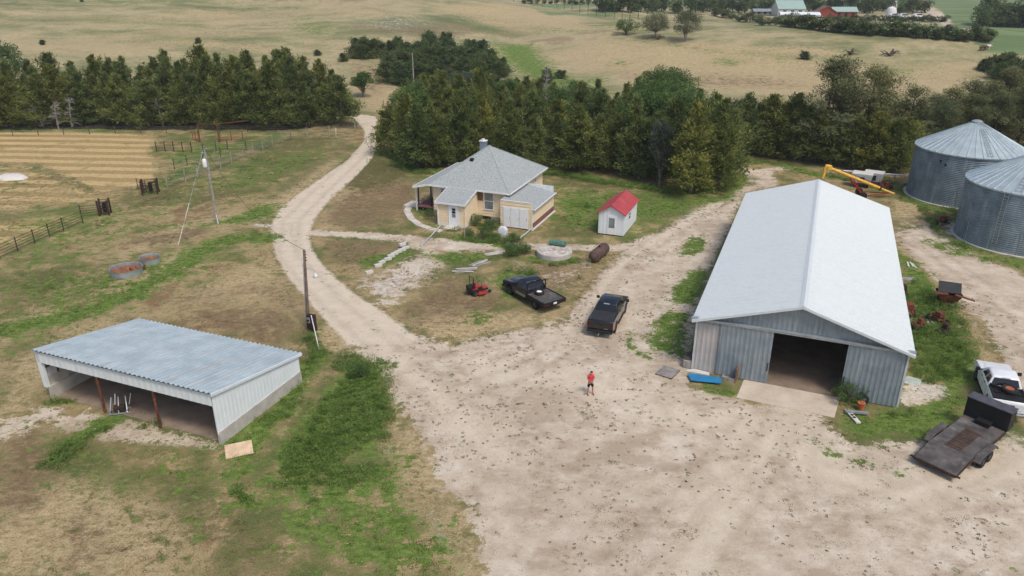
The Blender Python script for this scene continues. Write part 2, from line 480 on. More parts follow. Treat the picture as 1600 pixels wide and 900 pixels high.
ZN['green'] += [
    line([(416, 372), (370, 372), (330, 384), (270, 425), (200, 462), (100, 495), (-20, 525)], 3.2, 3.0, .95),
    poly([(345, 345), (400, 320), (440, 320), (430, 340), (380, 352), (300, 356)], 3, .85),
    line([(250, 355), (340, 348)], 2, 3, .6),
    line([(0, 420), (120, 400), (200, 355), (310, 300)], 3.5, 5, .5),
    line([(230, 300), (330, 245), (440, 212)], 3.0, 3, .6),
    poly([(250, 240), (330, 222), (400, 222), (330, 246), (270, 262)], 4, .6),
    line([(0, 203), (240, 203), (420, 207)], 3, 4, .55),
    poly([(865, 305), (940, 312), (1000, 320), (1090, 308), (1160, 292), (1150, 312), (1060, 330), (1000, 345), (930, 335), (870, 330)], 3, .8),
    line([(600, 240), (640, 262), (700, 270), (860, 268), (960, 284), (1060, 300), (1140, 292), (1160, 280)], 3.0, 3, .9),
    line([(1155, 252), (1220, 256), (1260, 270), (1300, 276)], 2.5, 2.5, .9),
    poly([(450, 690), (530, 590), (560, 560), (590, 570), (602, 620), (600, 680), (560, 710), (500, 750), (450, 765), (420, 720)], 1.6, .95),
    poly([(345, 690), (420, 640), (465, 575), (500, 540), (515, 552), (460, 640), (420, 690), (380, 760)], 1.5, .9),
    poly([(480, 745), (590, 700), (625, 760), (640, 800), (690, 850), (700, 900), (520, 900), (430, 850), (440, 780)], 4, .66),
    line([(600, 760), (625, 830), (610, 900)], 1.0, 2, .95),
    line([(660, 820), (690, 880)], 1.0, 2, .85),
    line([(370, 765), (390, 790)], .8, 1.5, .9), line([(360, 740), (380, 770)], .8, 2, .8),
    poly([(95, 690), (160, 650), (200, 650), (180, 670), (130, 700), (80, 730)], 1.4, .85),
    line([(80, 632), (115, 628)], .6, 1, .9),
    poly([(1050, 450), (1080, 422), (1112, 420), (1100, 460), (1085, 480), (1045, 470)], 1.3, .9),
    poly([(1065, 378), (1100, 365), (1106, 380), (1095, 398), (1060, 402)], 1.2, .85),
    poly([(1120, 395), (1140, 360), (1150, 330), (1165, 310), (1130, 400), (1115, 420)], 1.0, .8),
    poly([(1000, 535), (1040, 480), (1080, 490), (1078, 560), (1060, 565), (1020, 545)], 1.6, .78),
    line([(985, 520), (990, 545), (1010, 560)], .7, 1, .8),
    poly([(1400, 392), (1425, 402), (1450, 430), (1475, 470), (1510, 530), (1530, 600), (1490, 610), (1440, 590), (1425, 540), (1415, 470)], 2.0, .9),
    poly([(1320, 640), (1345, 648), (1420, 640), (1500, 612), (1510, 640), (1470, 680), (1440, 690), (1400, 680), (1350, 680), (1310, 670)], 1.6, .85),
    line([(1268, 685), (1290, 705), (1330, 720), (1400, 740)], .6, 1.2, .75),
    poly([(560, 405), (640, 385), (660, 392), (600, 418), (560, 425)], 1.6, .75),
    poly([(650, 400), (700, 395), (760, 398), (770, 408), (700, 415)], 1.5, .7),
    poly([(780, 420), (830, 425), (830, 460), (790, 470), (770, 440)], 1.5, .8),
    line([(715, 372), (760, 378), (815, 392)], 1.5, 1.2, .9), line([(830, 405), (900, 408)], 1.5, 1, .8),
    poly([(740, 485), (770, 495), (750, 510), (720, 505)], 1.0, .65),
    line([(640, 325), (665, 345), (690, 360)], 1.2, 1.5, .6),
    poly([(1440, 370), (1500, 375), (1560, 395), (1620, 410), (1600, 425), (1490, 400), (1440, 385)], 2, .6),
    poly([(1395, 285), (1440, 300), (1490, 330), (1480, 340), (1400, 310)], 2, .75),
    poly([(1085, 600), (1150, 610), (1150, 625), (1100, 618)], .8, .75),
    # the gully and green hollows between the far hills
    poly([(770, 70), (830, 68), (845, 90), (870, 110), (905, 130), (860, 135), (820, 120), (790, 100)], 10, .95), line([(760, 40), (775, 70), (800, 100)], 4, 8, .5),
    poly([(900, 120), (960, 118), (950, 132), (900, 135)], 6, .6),
    line([(840, 52), (900, 50), (960, 42)], 4, 5, .5), line([(930, 40), (970, 38)], 6, 6, .8),
    poly([(960, 92), (990, 98), (975, 106), (950, 102)], 5, .55), poly([(1120, 92), (1170, 96), (1150, 106), (1110, 102)], 6, .55),
    line([(560, 62), (660, 74), (780, 70)], 5, 7, .6), line([(700, 30), (820, 44), (960, 50)], 4, 6, .5), line([(820, 118), (900, 140), (1000, 150)], 5, 6, .6), line([(960, 60), (1120, 82), (1300, 96)], 3, 5, .5), line([(100, 30), (330, 44), (480, 30)], 6, 10, .5), line([(200, 66), (420, 60), (540, 76)], 5, 9, .5),  # green drainage lines, also painted darker to bring out hill relief
    poly([(440, 35), (520, 32), (540, 50), (470, 60)], 14, .5), poly([(0, 0), (200, 10), (400, 6), (500, 0)], 18, .45),
    poly([(300, 90), (400, 85), (420, 92), (330, 100)], 8, .4), poly([(1380, 105), (1440, 108), (1420, 120), (1370, 115)], 5, .5),
    line([(100, 50), (200, 48), (260, 60)], 6, 8, .45),
]
ZN['green'] += [poly([(860, 290), (1000, 298), (1150, 300), (1080, 330), (990, 372), (880, 365), (850, 345)], 6, .62), poly([(0, 440), (160, 410), (300, 380), (420, 375), (300, 440), (160, 500), (0, 560)], 9, .55),
    poly([(60, 690), (250, 680), (420, 720), (460, 800), (330, 860), (220, 780)], 8, .50), poly([(240, 300), (420, 240), (540, 215), (520, 250), (400, 310)], 8, .48), poly([(0, 330), (200, 320), (240, 340), (120, 400), (0, 420)], 8, .5),
    poly([(560, 900), (700, 900), (690, 830), (620, 760), (560, 800)], 3, .7), line([(420, 760), (500, 780), (600, 740)], 3, 4, .75)]
ZN['olive'] += [
    poly([(190, 255), (330, 290), (440, 215), (550, 205), (520, 250), (420, 300), (310, 330), (260, 330), (180, 330)], 6, .62),
    poly([(520, 265), (590, 235), (640, 262), (640, 280), (560, 300), (520, 290)], 3, .75),
    poly([(0, 430), (180, 400), (260, 380), (200, 450), (60, 500), (0, 520)], 5, .62),
    poly([(0, 620), (40, 560), (60, 500), (0, 500)], 5, .6),
    poly([(860, 275), (940, 272), (1010, 288), (1000, 300), (900, 300)], 3, .55),
    poly([(440, 540), (480, 520), (530, 560), (480, 640), (440, 600)], 3, .6),
    poly([(100, 720), (300, 700), (480, 760), (560, 900), (250, 900)], 8, .55),
    poly([(850, 330), (960, 345), (940, 370), (860, 372)], 2, .7),
    poly([(0, 260), (60, 270), (230, 262), (250, 300), (120, 320), (0, 330)], 5, .5),
    poly([(690, 545), (760, 520), (850, 512), (870, 515), (780, 545), (720, 560)], 1.2, .62),
    poly([(1440, 840), (1600, 800), (1650, 900), (1460, 900)], 5, .6),
]
ZN['brown'] += [
    poly([(60, 800), (160, 780), (260, 840), (200, 900), (60, 900)], 7, .6), line([(20, 720), (160, 700), (300, 760), (420, 880)], 3, 6, .62), poly([(620, 730), (700, 720), (700, 800), (640, 820)], 4, .5), line([(560, 640), (640, 700), (660, 800)], 1.5, 3, .5), line([(280, 470), (420, 450), (470, 500)], 3, 5, .62),
    poly([(500, 330), (560, 290), (640, 280), (665, 300), (640, 340), (560, 360), (500, 350)], 4, .68),
    poly([(500, 372), (590, 378), (640, 384), (560, 425), (510, 400)], 3, .65),
    poly([(640, 470), (700, 430), (790, 450), (800, 480), (720, 500), (650, 510), (610, 495)], 4, .7),
    poly([(260, 505), (330, 480), (460, 478), (480, 520), (440, 545), (360, 530)], 4, .72),
    poly([(330, 350), (250, 365), (170, 385), (230, 385), (320, 372)], 2, .65),
    line([(150, 470), (230, 440), (300, 400)], 1.5, 3, .55),
    poly([(-10, 690), (60, 660), (110, 720), (70, 790), (-10, 840)], 3, .75),
    poly([(200, 700), (330, 720), (420, 780), (400, 860), (300, 870), (200, 800)], 7, .6),
    poly([(430, 300), (540, 215), (560, 200), (545, 235), (470, 285)], 3, .6),
    poly([(1500, 860), (1600, 840), (1600, 900), (1500, 900)], 3, .7),
    poly([(850, 400), (960, 395), (920, 440), (860, 460), (820, 430)], 2.5, .62),
    line([(690, 556), (760, 538), (830, 520), (865, 512)], .6, 1.0, .7),
    poly([(540, 90), (640, 110), (600, 150), (540, 140)], 8, .5),
    poly([(520, 40), (720, 35), (840, 50), (700, 62), (560, 55)], 14, .5), poly([(960, 110), (1220, 120), (1300, 140), (1000, 140)], 12, .5),
]
ZN['straw'] += [
    line([(436, 322), (380, 335), (300, 352), (220, 390), (140, 430), (60, 490), (-40, 560)], 3.0, 3.5, .9),
    poly([(0, 570), (120, 510), (200, 490), (120, 560), (60, 600), (50, 660), (0, 690)], 4, .85),
    poly([(-40, 760), (120, 745), (260, 770), (330, 830), (280, 920), (-60, 920)], 4, .85),
    poly([(0, 640), (60, 690), (50, 740), (0, 740)], 3, .8),
    poly([(300, 450), (420, 400), (455, 440), (490, 500), (420, 480), (330, 475), (200, 505)], 4, .75),
    poly([(600, 680), (660, 660), (690, 720), (720, 790), (650, 790), (610, 750)], 3, .95),
    poly([(600, 600), (640, 660), (620, 700), (600, 680)], 1.5, .8),
    poly([(620, 500), (700, 480), (820, 490), (880, 480), (860, 505), (700, 540)], 3, .9),
    poly([(490, 330), (530, 320), (540, 360), (495, 362)], 2, .7),
    poly([(1440, 390), (1600, 420), (1600, 455), (1500, 420)], 3, .7),
    poly([(1395, 310), (1440, 320), (1440, 345), (1395, 340)], 1.5, .8),
    poly([(540, 130), (600, 100), (660, 170), (600, 180), (565, 170)], 6, .8),
    poly([(480, 520), (520, 500), (560, 550), (500, 560)], 1.5, .7),
    poly([(820, 78), (930, 62), (1100, 70), (1400, 100), (1560, 95), (1520, 150), (1200, 150), (1000, 130), (900, 110)], 14, .72),
    poly([(560, 100), (400, 60), (200, 90), (0, 85), (0, 60), (300, 40), (560, 60)], 16, .55),
    poly([(0, 12), (200, 22), (420, 10), (620, 5), (400, 40), (100, 45)], 18, .5),
    poly([(680, 10), (800, 8), (900, 25), (940, 45), (820, 55), (740, 35)], 10, .7),
    poly([(500, 575), (540, 545), (470, 640), (440, 690), (430, 680)], .8, .6),
    poly([(340, 505), (480, 480), (470, 500)], 1.5, .6),
    line([(640, 800), (700, 760), (760, 900)], 3, 4, .75),
    line([(1540, 560), (1590, 620)], 2, 3, .6),
]
ZN['straw'] += [line([(860, 82), (960, 68), (1110, 74), (1300, 84)], 6, 8, .95), line([(700, 14), (830, 22), (930, 40)], 8, 9, .95), line([(0, 72), (180, 62), (420, 78)], 8, 12, .8), line([(250, 26), (430, 18), (640, 24)], 8, 12, .8),  # pale straw along the crests, colour put in for weak relief shading
    poly([(120, 460), (260, 400), (320, 380), (300, 420), (180, 480)], 3, .8), poly([(300, 350), (430, 310), (520, 240), (540, 250), (440, 340), (330, 366)], 3, .7), poly([(500, 320), (520, 290), (580, 260), (600, 280), (540, 320)], 2, .7)]
ZN['stubble'] += [poly([(-200, 206), (180, 208), (240, 213), (232, 240), (245, 262), (240, 285), (160, 300), (60, 255), (-200, 262)], 3, 1),
                  poly([(-200, 262), (60, 256), (170, 298), (235, 282), (200, 312), (120, 325), (-100, 345), (-200, 400)], 6, .55),
                  poly([(-60, 350), (120, 330), (150, 345), (60, 372), (0, 395), (-80, 430)], 3, .6)]
ZN['stone'] += [line([(492, 366), (640, 374), (760, 384)], 1.0, 1, .5), poly([(1420, 590), (1500, 600), (1480, 630), (1405, 630)], 1.5, .6),
                line([(700, 400), (720, 395)], 1.5, 1, .5), poly([(560, 455), (600, 430), (660, 400), (690, 408), (640, 450), (600, 480)], 3, .55),
                line([(670, 810), (690, 860)], 1.2, 1.5, .6), line([(400, 352), (425, 354)], .7, .6, .9),
                line([(1410, 365), (1500, 420), (1600, 480)], 3, 3, .4),
                poly([(540, 34), (640, 22), (700, 38), (620, 50), (560, 46)], 14, .33)]
ZN['rough'] += [line([(600, 590), (720, 690), (860, 720), (960, 660)], 5, 6), line([(590, 560), (640, 620), (700, 660)], 2, 2), poly([(820, 700), (1000, 690), (1060, 800), (1000, 900), (760, 900), (740, 800)], 8, .8),
                line([(690, 555), (780, 540), (880, 520)], 3, 3), poly([(1280, 860), (1420, 820), (1600, 770), (1650, 900), (1280, 920)], 6, 1), line([(1350, 790), (1600, 720)], 2, 3, .7), poly([(950, 540), (1030, 440), (1090, 400), (1080, 560), (1010, 580)], 3, .8),
                line([(930, 640), (1080, 640), (1200, 660)], 3, 4, .8), poly([(560, 440), (640, 395), (700, 400), (640, 450), (590, 480)], 2, 1), poly([(1500, 480), (1600, 560), (1600, 480)], 3, .8), line([(780, 400), (900, 430), (960, 400)], 5, 4)]
# crops beyond the shelterbelts
ZN['field'] += [poly([(1160, 14), (1440, 12), (1400, -10), (1100, -12), (1000, 2), (1020, 8)], 8),
                poly([(1440, -6), (1700, -6), (1700, 80), (1560, 82), (1540, 58), (1480, 28)], 5),
                poly([(1300, 38), (1480, 40), (1510, 58), (1420, 56), (1310, 50)], 5, .9),
                poly([(820, 4), (935, 2), (940, 10), (830, 12)], 8, .8), poly([(830, 18), (1000, 16), (960, 26), (860, 26)], 5, .6),
                poly([(1500, 60), (1700, 84), (1700, 94), (1540, 84)], 4, .7)]
ZN['sand'] += [line([(1405, -8), (1425, 4), (1458, 20), (1490, 37), (1520, 52), (1545, 62)], 9, 3, 1),
               line([(1120, 22), (1230, 26), (1330, 30), (1430, 28)], 8, 5, .8), line([(960, 18), (1130, 24)], 2.5, 2, .8),
               line([(690, -2), (800, 4), (900, 14), (960, 20)], 2.5, 2, .6)]

def pair(pts, w=.40, gap=1.75, val=1.0):
    P = gpts(pts); out = []
    for s in (-.5, .5):
        Q = []
        for i in range(len(P)):
            d = P[min(i + 1, len(P) - 1)] - P[max(i - 1, 0)]; d = d / max(np.hypot(*d), 1e-6)
            Q.append(P[i] + np.array([-d[1], d[0]]) * gap * s)
        out.append(Zone(Q, .5, val, w, True))
    return out
for tr in ([(1230, 640), (1200, 720), (1120, 830), (1040, 960)], [(1265, 650), (1240, 720), (1270, 800), (1380, 790), (1500, 745), (1600, 680)], [(1250, 660), (1160, 730), (1000, 760), (850, 700), (720, 600), (640, 520)],
           [(930, 560), (915, 500), (960, 425), (1040, 368), (1130, 312), (1170, 280)], [(880, 560), (900, 500), (940, 440), (1000, 385)], [(1290, 740), (1420, 780), (1600, 730)], [(700, 620), (820, 580), (900, 530)],
           [(440, 350), (450, 400), (520, 475), (600, 545), (700, 640)], [(574, 200), (570, 235), (500, 300), (455, 345), (450, 400)], [(1420, 380), (1480, 430), (1560, 520), (1600, 600)], [(1400, 365), (1460, 395), (1600, 500)], [(1180, 660), (1060, 800), (960, 900)]):
    ZN['track'] += pair(tr, val=.85)
def masks(P):
    out = {}
    for k, zs in ZN.items():
        m = np.zeros(len(P))
        for z in zs: m = np.maximum(m, z.ev(P))
        out[k] = m
    return out

def axis(lo, hi, a, b, step, g):
    mid = list(np.arange(a, b + 1e-6, step)); up = []; s = step; x = mid[-1]
    while x < hi: s *= g; x += s; up.append(x)
    dn = []; s = step; x = mid[0]
    while x > lo: s *= g; x -= s; dn.append(x)
    return np.array(dn[::-1] + mid + up)

gx = axis(-3500, 3500, -60, 66, .32, 1.03)
gy = axis(-600, 6000, 22, 112, .32, 1.022)
GX, GY = np.meshgrid(gx, gy)
GZ = T(GX, GY)
P2 = np.stack([GX.ravel(), GY.ravel()], 1)
mk = masks(P2)
one = np.ones(len(P2))
nx, ny = len(gx), len(gy)
idx = np.arange(nx * ny).reshape(ny, nx)
F = np.stack([idx[:-1, :-1].ravel(), idx[:-1, 1:].ravel(), idx[1:, 1:].ravel(), idx[1:, :-1].ravel()], 1)

def ground_material():
    n = NT('ground_cover')
    A = n.sep(n.attr('coverA').outputs["Color"]); B = n.sep(n.attr('coverB').outputs["Color"]); D = n.sep(n.attr('coverC').outputs["Color"])
    big = n.noise(.045, 4, .6); mid = n.noise(.35, 5, .62); fine = n.noise(2.6, 5, .66); tiny = n.noise(11, 4, .7)
    edge = n.math('ADD', n.math('MULTIPLY', n.noise(.8, 5, .7), .5), n.math('ADD', n.math('MULTIPLY', fine, .32), n.math('MULTIPLY', tiny, .18)))
    e0 = n.mr(edge, .36, .64, -.5, .5, False)
    def cut(m, amp=1.5, w=.12):
        amp = amp * .62
        return n.mr(n.math('MULTIPLY_ADD', e0, amp, m), .5 - w, .5 + w)
    streak = n.noise(1.2, 5, .7, n.mapv(n.pos, (1, 2.6, 1), rot=(0, 0, .5)))
    mot = n.math('ADD', n.math('MULTIPLY', fine, .5), n.math('MULTIPLY', streak, .5))
    # dry pasture: olive, tan and brown patches
    base = n.ramp(n.math('ADD', n.math('MULTIPLY', big, .45), n.math('MULTIPLY', mid, .55)),
                  [(.38, (.095, .135, .038)), (.45, (.155, .170, .060)), (.50, (.26, .215, .105)), (.55, (.40, .315, .17)), (.62, (.24, .155, .085))])
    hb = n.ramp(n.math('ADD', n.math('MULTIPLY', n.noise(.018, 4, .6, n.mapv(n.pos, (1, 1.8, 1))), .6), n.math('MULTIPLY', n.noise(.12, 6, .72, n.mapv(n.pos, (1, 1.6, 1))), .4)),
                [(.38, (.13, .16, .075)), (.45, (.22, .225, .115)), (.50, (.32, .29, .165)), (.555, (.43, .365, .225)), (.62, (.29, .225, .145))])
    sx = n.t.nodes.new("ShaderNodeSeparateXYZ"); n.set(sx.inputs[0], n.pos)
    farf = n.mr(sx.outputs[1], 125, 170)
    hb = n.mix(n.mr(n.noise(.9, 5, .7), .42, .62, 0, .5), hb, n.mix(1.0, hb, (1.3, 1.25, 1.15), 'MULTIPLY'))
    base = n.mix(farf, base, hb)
    base = n.mix(n.mr(mot, .35, .68, 0, .55), base, n.mix(1.0, base, (.48, .50, .42), 'MULTIPLY'))
    base = n.mix(n.mr(tiny, .5, .75, 0, .35), base, (.42, .35, .22))
    # straw
    st = n.ramp(mot, [(.38, (.28, .20, .105)), (.50, (.42, .33, .19)), (.62, (.52, .43, .265))])
    c = n.mix(cut(B[0], 1.9, .35), base, st)
    # olive
    ol = n.ramp(mot, [(.3, (.055, .062, .022)), (.5, (.12, .11, .045)), (.7, (.21, .165, .085))])
    c = n.mix(cut(A[2], 1.9, .25), c, n.ramp(mot, [(.34, (.11, .075, .042)), (.5, (.205, .145, .085)), (.66, (.33, .25, .155))]))
    c = n.mix(cut(D[2], 1.9, .25), c, ol)
    # mown field with windrows
    row = n.wave(.088, 3.4, n.mapv(n.pos, (1, 1, 1), rot=(0, 0, math.radians(2.5))), 'Y', 'SIN', .35)
    rowm = n.mr(n.math('MULTIPLY_ADD', n.math('SUBTRACT', fine, .5), .9, row), .42, .62)
    rowf = n.mr(n.noise(.03, 2, .5), .40, .55)
    rowm = n.mix(n.math('MULTIPLY', rowf, .35), rowm, n.mr(mot, .42, .55))
    sb = n.mix(rowm, (.31, .22, .10), (.54, .405, .21))
    sb = n.mix(n.mr(mid, .55, .7, 0, .6), sb, (.16, .15, .06))
    c = n.mix(cut(D[0], 1.3), c, sb)
    # bare gravelly yard
    pk = n.noise(.9, 5, .6)
    sa = n.ramp(n.math('ADD', n.math('MULTIPLY', mid, .4), n.math('MULTIPLY', pk, .6)), [(.36, (.44, .355, .265)), (.5, (.58, .495, .39)), (.62, (.68, .61, .505))])
    sa = n.mix(n.mr(big, .4, .62, 0, .4), sa, (.45, .36, .275))
    sa = n.mix(n.mr(n.noise(.22, 4, .65, n.mapv(n.pos, (1, 1.5, 1), loc=(9, 4, 0))), .48, .62, 0, .7), sa, (.39, .305, .225))
    sa = n.mix(n.mr(tiny, .55, .75, 0, .55), sa, (.66, .60, .52))
    sa = n.mix(n.mr(n.noise(26, 3, .7), .56, .70, 0, .55), sa, (.25, .205, .15))
    # low flat weeds scattered over it
    cl = n.math('MAXIMUM', n.mr(n.noise(.13, 4, .6), .56, .70), n.math('MULTIPLY', n.attr('coverC').outputs['Alpha'], n.mr(n.noise(.42, 4, .65), .46, .60)))
    sp = n.math('MULTIPLY', n.mr(n.noise(2.6, 4, .65, n.mapv(n.pos, (1, 1.2, 1))), .57, .61), cl)
    sp2 = n.math('MULTIPLY', n.mr(n.noise(8.5, 2, .6), .62, .68), n.mr(n.noise(.2, 3, .6, n.mapv(n.pos, loc=(31, 8, 0))), .40, .6))
    spk = n.math('MAXIMUM', n.math('MULTIPLY', sp, .9), n.math('MULTIPLY', sp2, .75))
    sa = n.mix(spk, sa, n.mix(fine, (.19, .165, .105), (.31, .26, .18)))
    c = n.mix(cut(A[0], 1.5, .10), c, sa)
    la = n.ramp(pk, [(.3, (.575, .49, .38)), (.7, (.66, .58, .465))])
    trk = n.noise(.5, 3, .5)
    la = n.mix(n.mr(trk, .5, .7, 0, .3), la, (.50, .42, .33))
    la = n.mix(n.mr(tiny, .6, .75, 0, .3), la, (.68, .62, .54))
    c = n.mix(cut(B[2], .7, .2), c, la)
    c = n.mix(cut(D[1], 1.8), c, n.ramp(fine, [(.35, (.30, .26, .20)), (.5, (.55, .50, .43)), (.65, (.66, .62, .55))]))
    gr = n.ramp(mot, [(.36, (.055, .085, .018)), (.46, (.095, .155, .030)), (.54, (.145, .215, .048)), (.66, (.23, .245, .085))])
    c = n.mix(cut(A[1], 2.3), c, gr)
    fd = n.mix(n.mr(n.noise(.02, 3, .5, n.mapv(n.pos, (1, 6, 1))), .35, .65), (.12, .175, .075), (.20, .255, .12))
    c = n.mix(cut(B[1], .5), c, fd)
    tk = n.math('MULTIPLY', n.attr('coverB').outputs["Alpha"], n.mr(fine, .30, .55, .35, 1.0))
    c = n.mix(n.math('MULTIPLY', tk, .62), c, n.mix(1.0, c, (.66, .62, .57), 'MULTIPLY'))
    grit = n.noise(12, 6, .8)
    sandy = n.math('MAXIMUM', A[0], B[2])
    gl = n.mix(n.mr(grit, .38, .62), (.72, .74, .72), (1.22, 1.20, 1.16))
    gl = n.mix(n.math('MULTIPLY', farf, .6), gl, (1, 1, 1))
    gs = n.mix(n.mr(n.noise(17, 4, .7), .38, .62), (.90, .90, .90), (1.07, 1.07, 1.06))
    c = n.mix(1.0, c, n.mix(n.mr(sandy, .4, .6), gl, gs), 'MULTIPLY')
    n.bump(n.math('ADD', fine, n.math('MULTIPLY', grit, .5)), .7, .12)
    return n.out(c, .95, 0, .15)

M['ground'] = ground_material()
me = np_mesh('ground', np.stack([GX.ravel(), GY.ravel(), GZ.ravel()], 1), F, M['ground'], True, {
    'coverA': ('POINT', 'FLOAT_COLOR', np.stack([mk['sand'], mk['green'], mk['brown'], one], 1)),
    'coverB': ('POINT', 'FLOAT_COLOR', np.stack([mk['straw'], mk['field'], mk['lane'], mk['track']], 1)),
    'coverC': ('POINT', 'FLOAT_COLOR', np.stack([mk['stubble'], mk['stone'], mk['olive'], mk['rough']], 1))})
tag(link('ground', me), kind='structure')
# ------------------------------------------------------------------ sheet metal and siding
def metal(name, c1, c2, rough, metalness, stain=None, amt=.4, stretch=(1, 1, .2), scale=1.0, panel=None):
    n = NT(name)
    f = n.noise(scale, 5, .6, n.obj)
    c = n.mix(n.mr(f, .32, .68), c1, c2)
    if panel:
        q = n.vor(panel[0], n.mapv(n.obj, panel[1]), out="Color")
        c = n.mix(.35, c, n.mix(1.0, c, n.mr(n.sep(q)[0], 0, 1, .55, 1.3, False), 'MULTIPLY'))
    if stain:
        g = n.noise(1.6, 6, .7, n.mapv(n.obj, stretch, loc=(3, 9, 1)))
        c = n.mix(n.mr(g, .50, .68, 0, amt), c, stain)
    return n.out(c, rough, metalness, .4)

M['white_roof'] = metal('white_metal_roof', (.55, .60, .615), (.59, .64, .65), .5, .0, (.47, .50, .51), .30, (.12, 2.5, 1), 3)
M['barn_grey'] = metal('blue_grey_sheet', (.19, .235, .262), (.255, .305, .335), .55, .2, (.42, .45, .47), .4, (3, 3, .25))
M['barn_pale'] = metal('weathered_sheet', (.38, .37, .36), (.46, .445, .43), .65, .1, (.35, .27, .23), .4, (3, 3, .2))
M['barn_side'] = metal('pale_side_sheet', (.50, .52, .53), (.58, .60, .61), .6, .1)
M['shed_roof'] = metal('galvanised_roof', (.34, .42, .455), (.44, .525, .56), .5, .15, (.36, .30, .27), .55, (3.2, .05, 1), .8)
M['white_sheet'] = metal('white_sheet', (.68, .73, .75), (.74, .78, .80), .5, 0, (.55, .58, .58), .25)
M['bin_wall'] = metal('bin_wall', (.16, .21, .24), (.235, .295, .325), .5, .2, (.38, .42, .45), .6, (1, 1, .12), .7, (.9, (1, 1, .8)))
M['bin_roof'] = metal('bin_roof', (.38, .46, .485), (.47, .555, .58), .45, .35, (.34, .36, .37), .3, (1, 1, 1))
M['inner'] = simple('inner_sheet', (.16, .15, .14), .9)

def siding_mat():
    n = NT('cream_siding')
    c = n.mix(n.mr(n.noise(1.5, 5, .6, n.obj), .35, .7), (.74, .60, .41), (.80, .67, .47))
    c = n.mix(n.mr(n.noise(3, 5, .7, n.mapv(n.obj, (1, 1, .4))), .55, .75, 0, .4), c, (.62, .50, .33))
    return n.out(c, .7, 0, .2)
M['siding'] = siding_mat()
def shingle_mat():
    n = NT('grey_shingles')
    a = n.noise(9, 3, .7, n.mapv(n.obj, (1, 1, 1))); b = n.noise(1.0, 4, .6, n.obj)
    c = n.ramp(a, [(.36, (.21, .235, .235)), (.5, (.32, .355, .355)), (.64, (.43, .46, .455))])
    c = n.mix(n.mr(b, .4, .7, 0, .3), c, (.38, .39, .38))
    n.bump(a, .4, .02)
    return n.out(c, .9, 0, .15)
M['shingle'] = shingle_mat()
M['found'] = simple('foundation', (.42, .38, .34), .9, 0, .2, 2, .2, dirt=(.25, .14, .1), dirt_amt=.5)
M['brick'] = simple('brick_band', (.22, .10, .085), .9, 0, .25, 3)
M['window_glass'] = simple('window_glass', (.20, .225, .24), .15, 0, .3, .8, spec=.6)
M['red_roof'] = metal('red_metal_roof', (.36, .05, .055), (.42, .07, .075), .45, .0, (.5, .2, .18), .3)
M['door_white'] = simple('door_white', (.76, .77, .78), .5, 0, .04)
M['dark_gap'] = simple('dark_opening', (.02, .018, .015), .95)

def ribbed(mb, p0, p1, z0, ztop, pitch=.25, depth=.02, nrm=None, thick=.0):
    """vertical corrugated sheet from p0 to p1 (2D), bottom z0, top ztop(s) with s in metres from p0"""
    p0 = Vector((p0[0], p0[1])); p1 = Vector((p1[0], p1[1]))
    d = p1 - p0; L = d.length; d /= L; nn = Vector((d.y, -d.x)) if nrm is None else Vector(nrm)
    n = max(2, int(L / pitch)); vs = []; fs = []
    prof = [(0, 0), (.30, 0), (.42, 1), (.72, 1), (.84, 0)]
    ss = []
    for i in range(n):
        for (a, h) in prof: ss.append(((i + a) * L / n, h))
    ss.append((L, 0))
    for (s, h) in ss:
        q = p0 + d * s + nn * h * depth
        vs.append((q.x, q.y, z0)); vs.append((q.x, q.y, ztop(s) if callable(ztop) else ztop))
    for i in range(len(ss) - 1):
        fs.append((2 * i, 2 * i + 2, 2 * i + 3, 2 * i + 1))
    mb.add(vs, fs)

def ribroof(mb, a, b, c, d, pitch, depth, sine=False):
    """corrugated plane; a->b is along the eave (ribs repeat), a->d runs up the slope"""
    a, b, c, d = map(Vector, (a, b, c, d))
    nrm = (b - a).cross(d - a).normalized()
    if nrm.z < 0: nrm = -nrm
    L = (b - a).length; n = int(L / pitch); vs = []; fs = []; ss = []
    if sine:
        for i in range(n):
            for k in range(6): ss.append(((i + k / 6) / n, .5 - .5 * math.cos(k / 6 * 2 * math.pi)))
    else:
        for i in range(n):
            for (t, h) in ((0, 0), (.55, 0), (.68, 1), (.86, 1)): ss.append(((i + t) / n, h))
    ss.append((1, 0))
    for (t, h) in ss:
        p = a.lerp(b, t) + nrm * h * depth; q = d.lerp(c, t) + nrm * h * depth
        vs += [p, q]
    for i in range(len(ss) - 1): fs.append((2 * i, 2 * i + 2, 2 * i + 3, 2 * i + 1))
    # underside
    k = len(vs); o = nrm * -.05
    vs += [a + o, b + o, c + o, d + o]; fs.append((k, k + 3, k + 2, k + 1))
    mb.add(vs, fs)

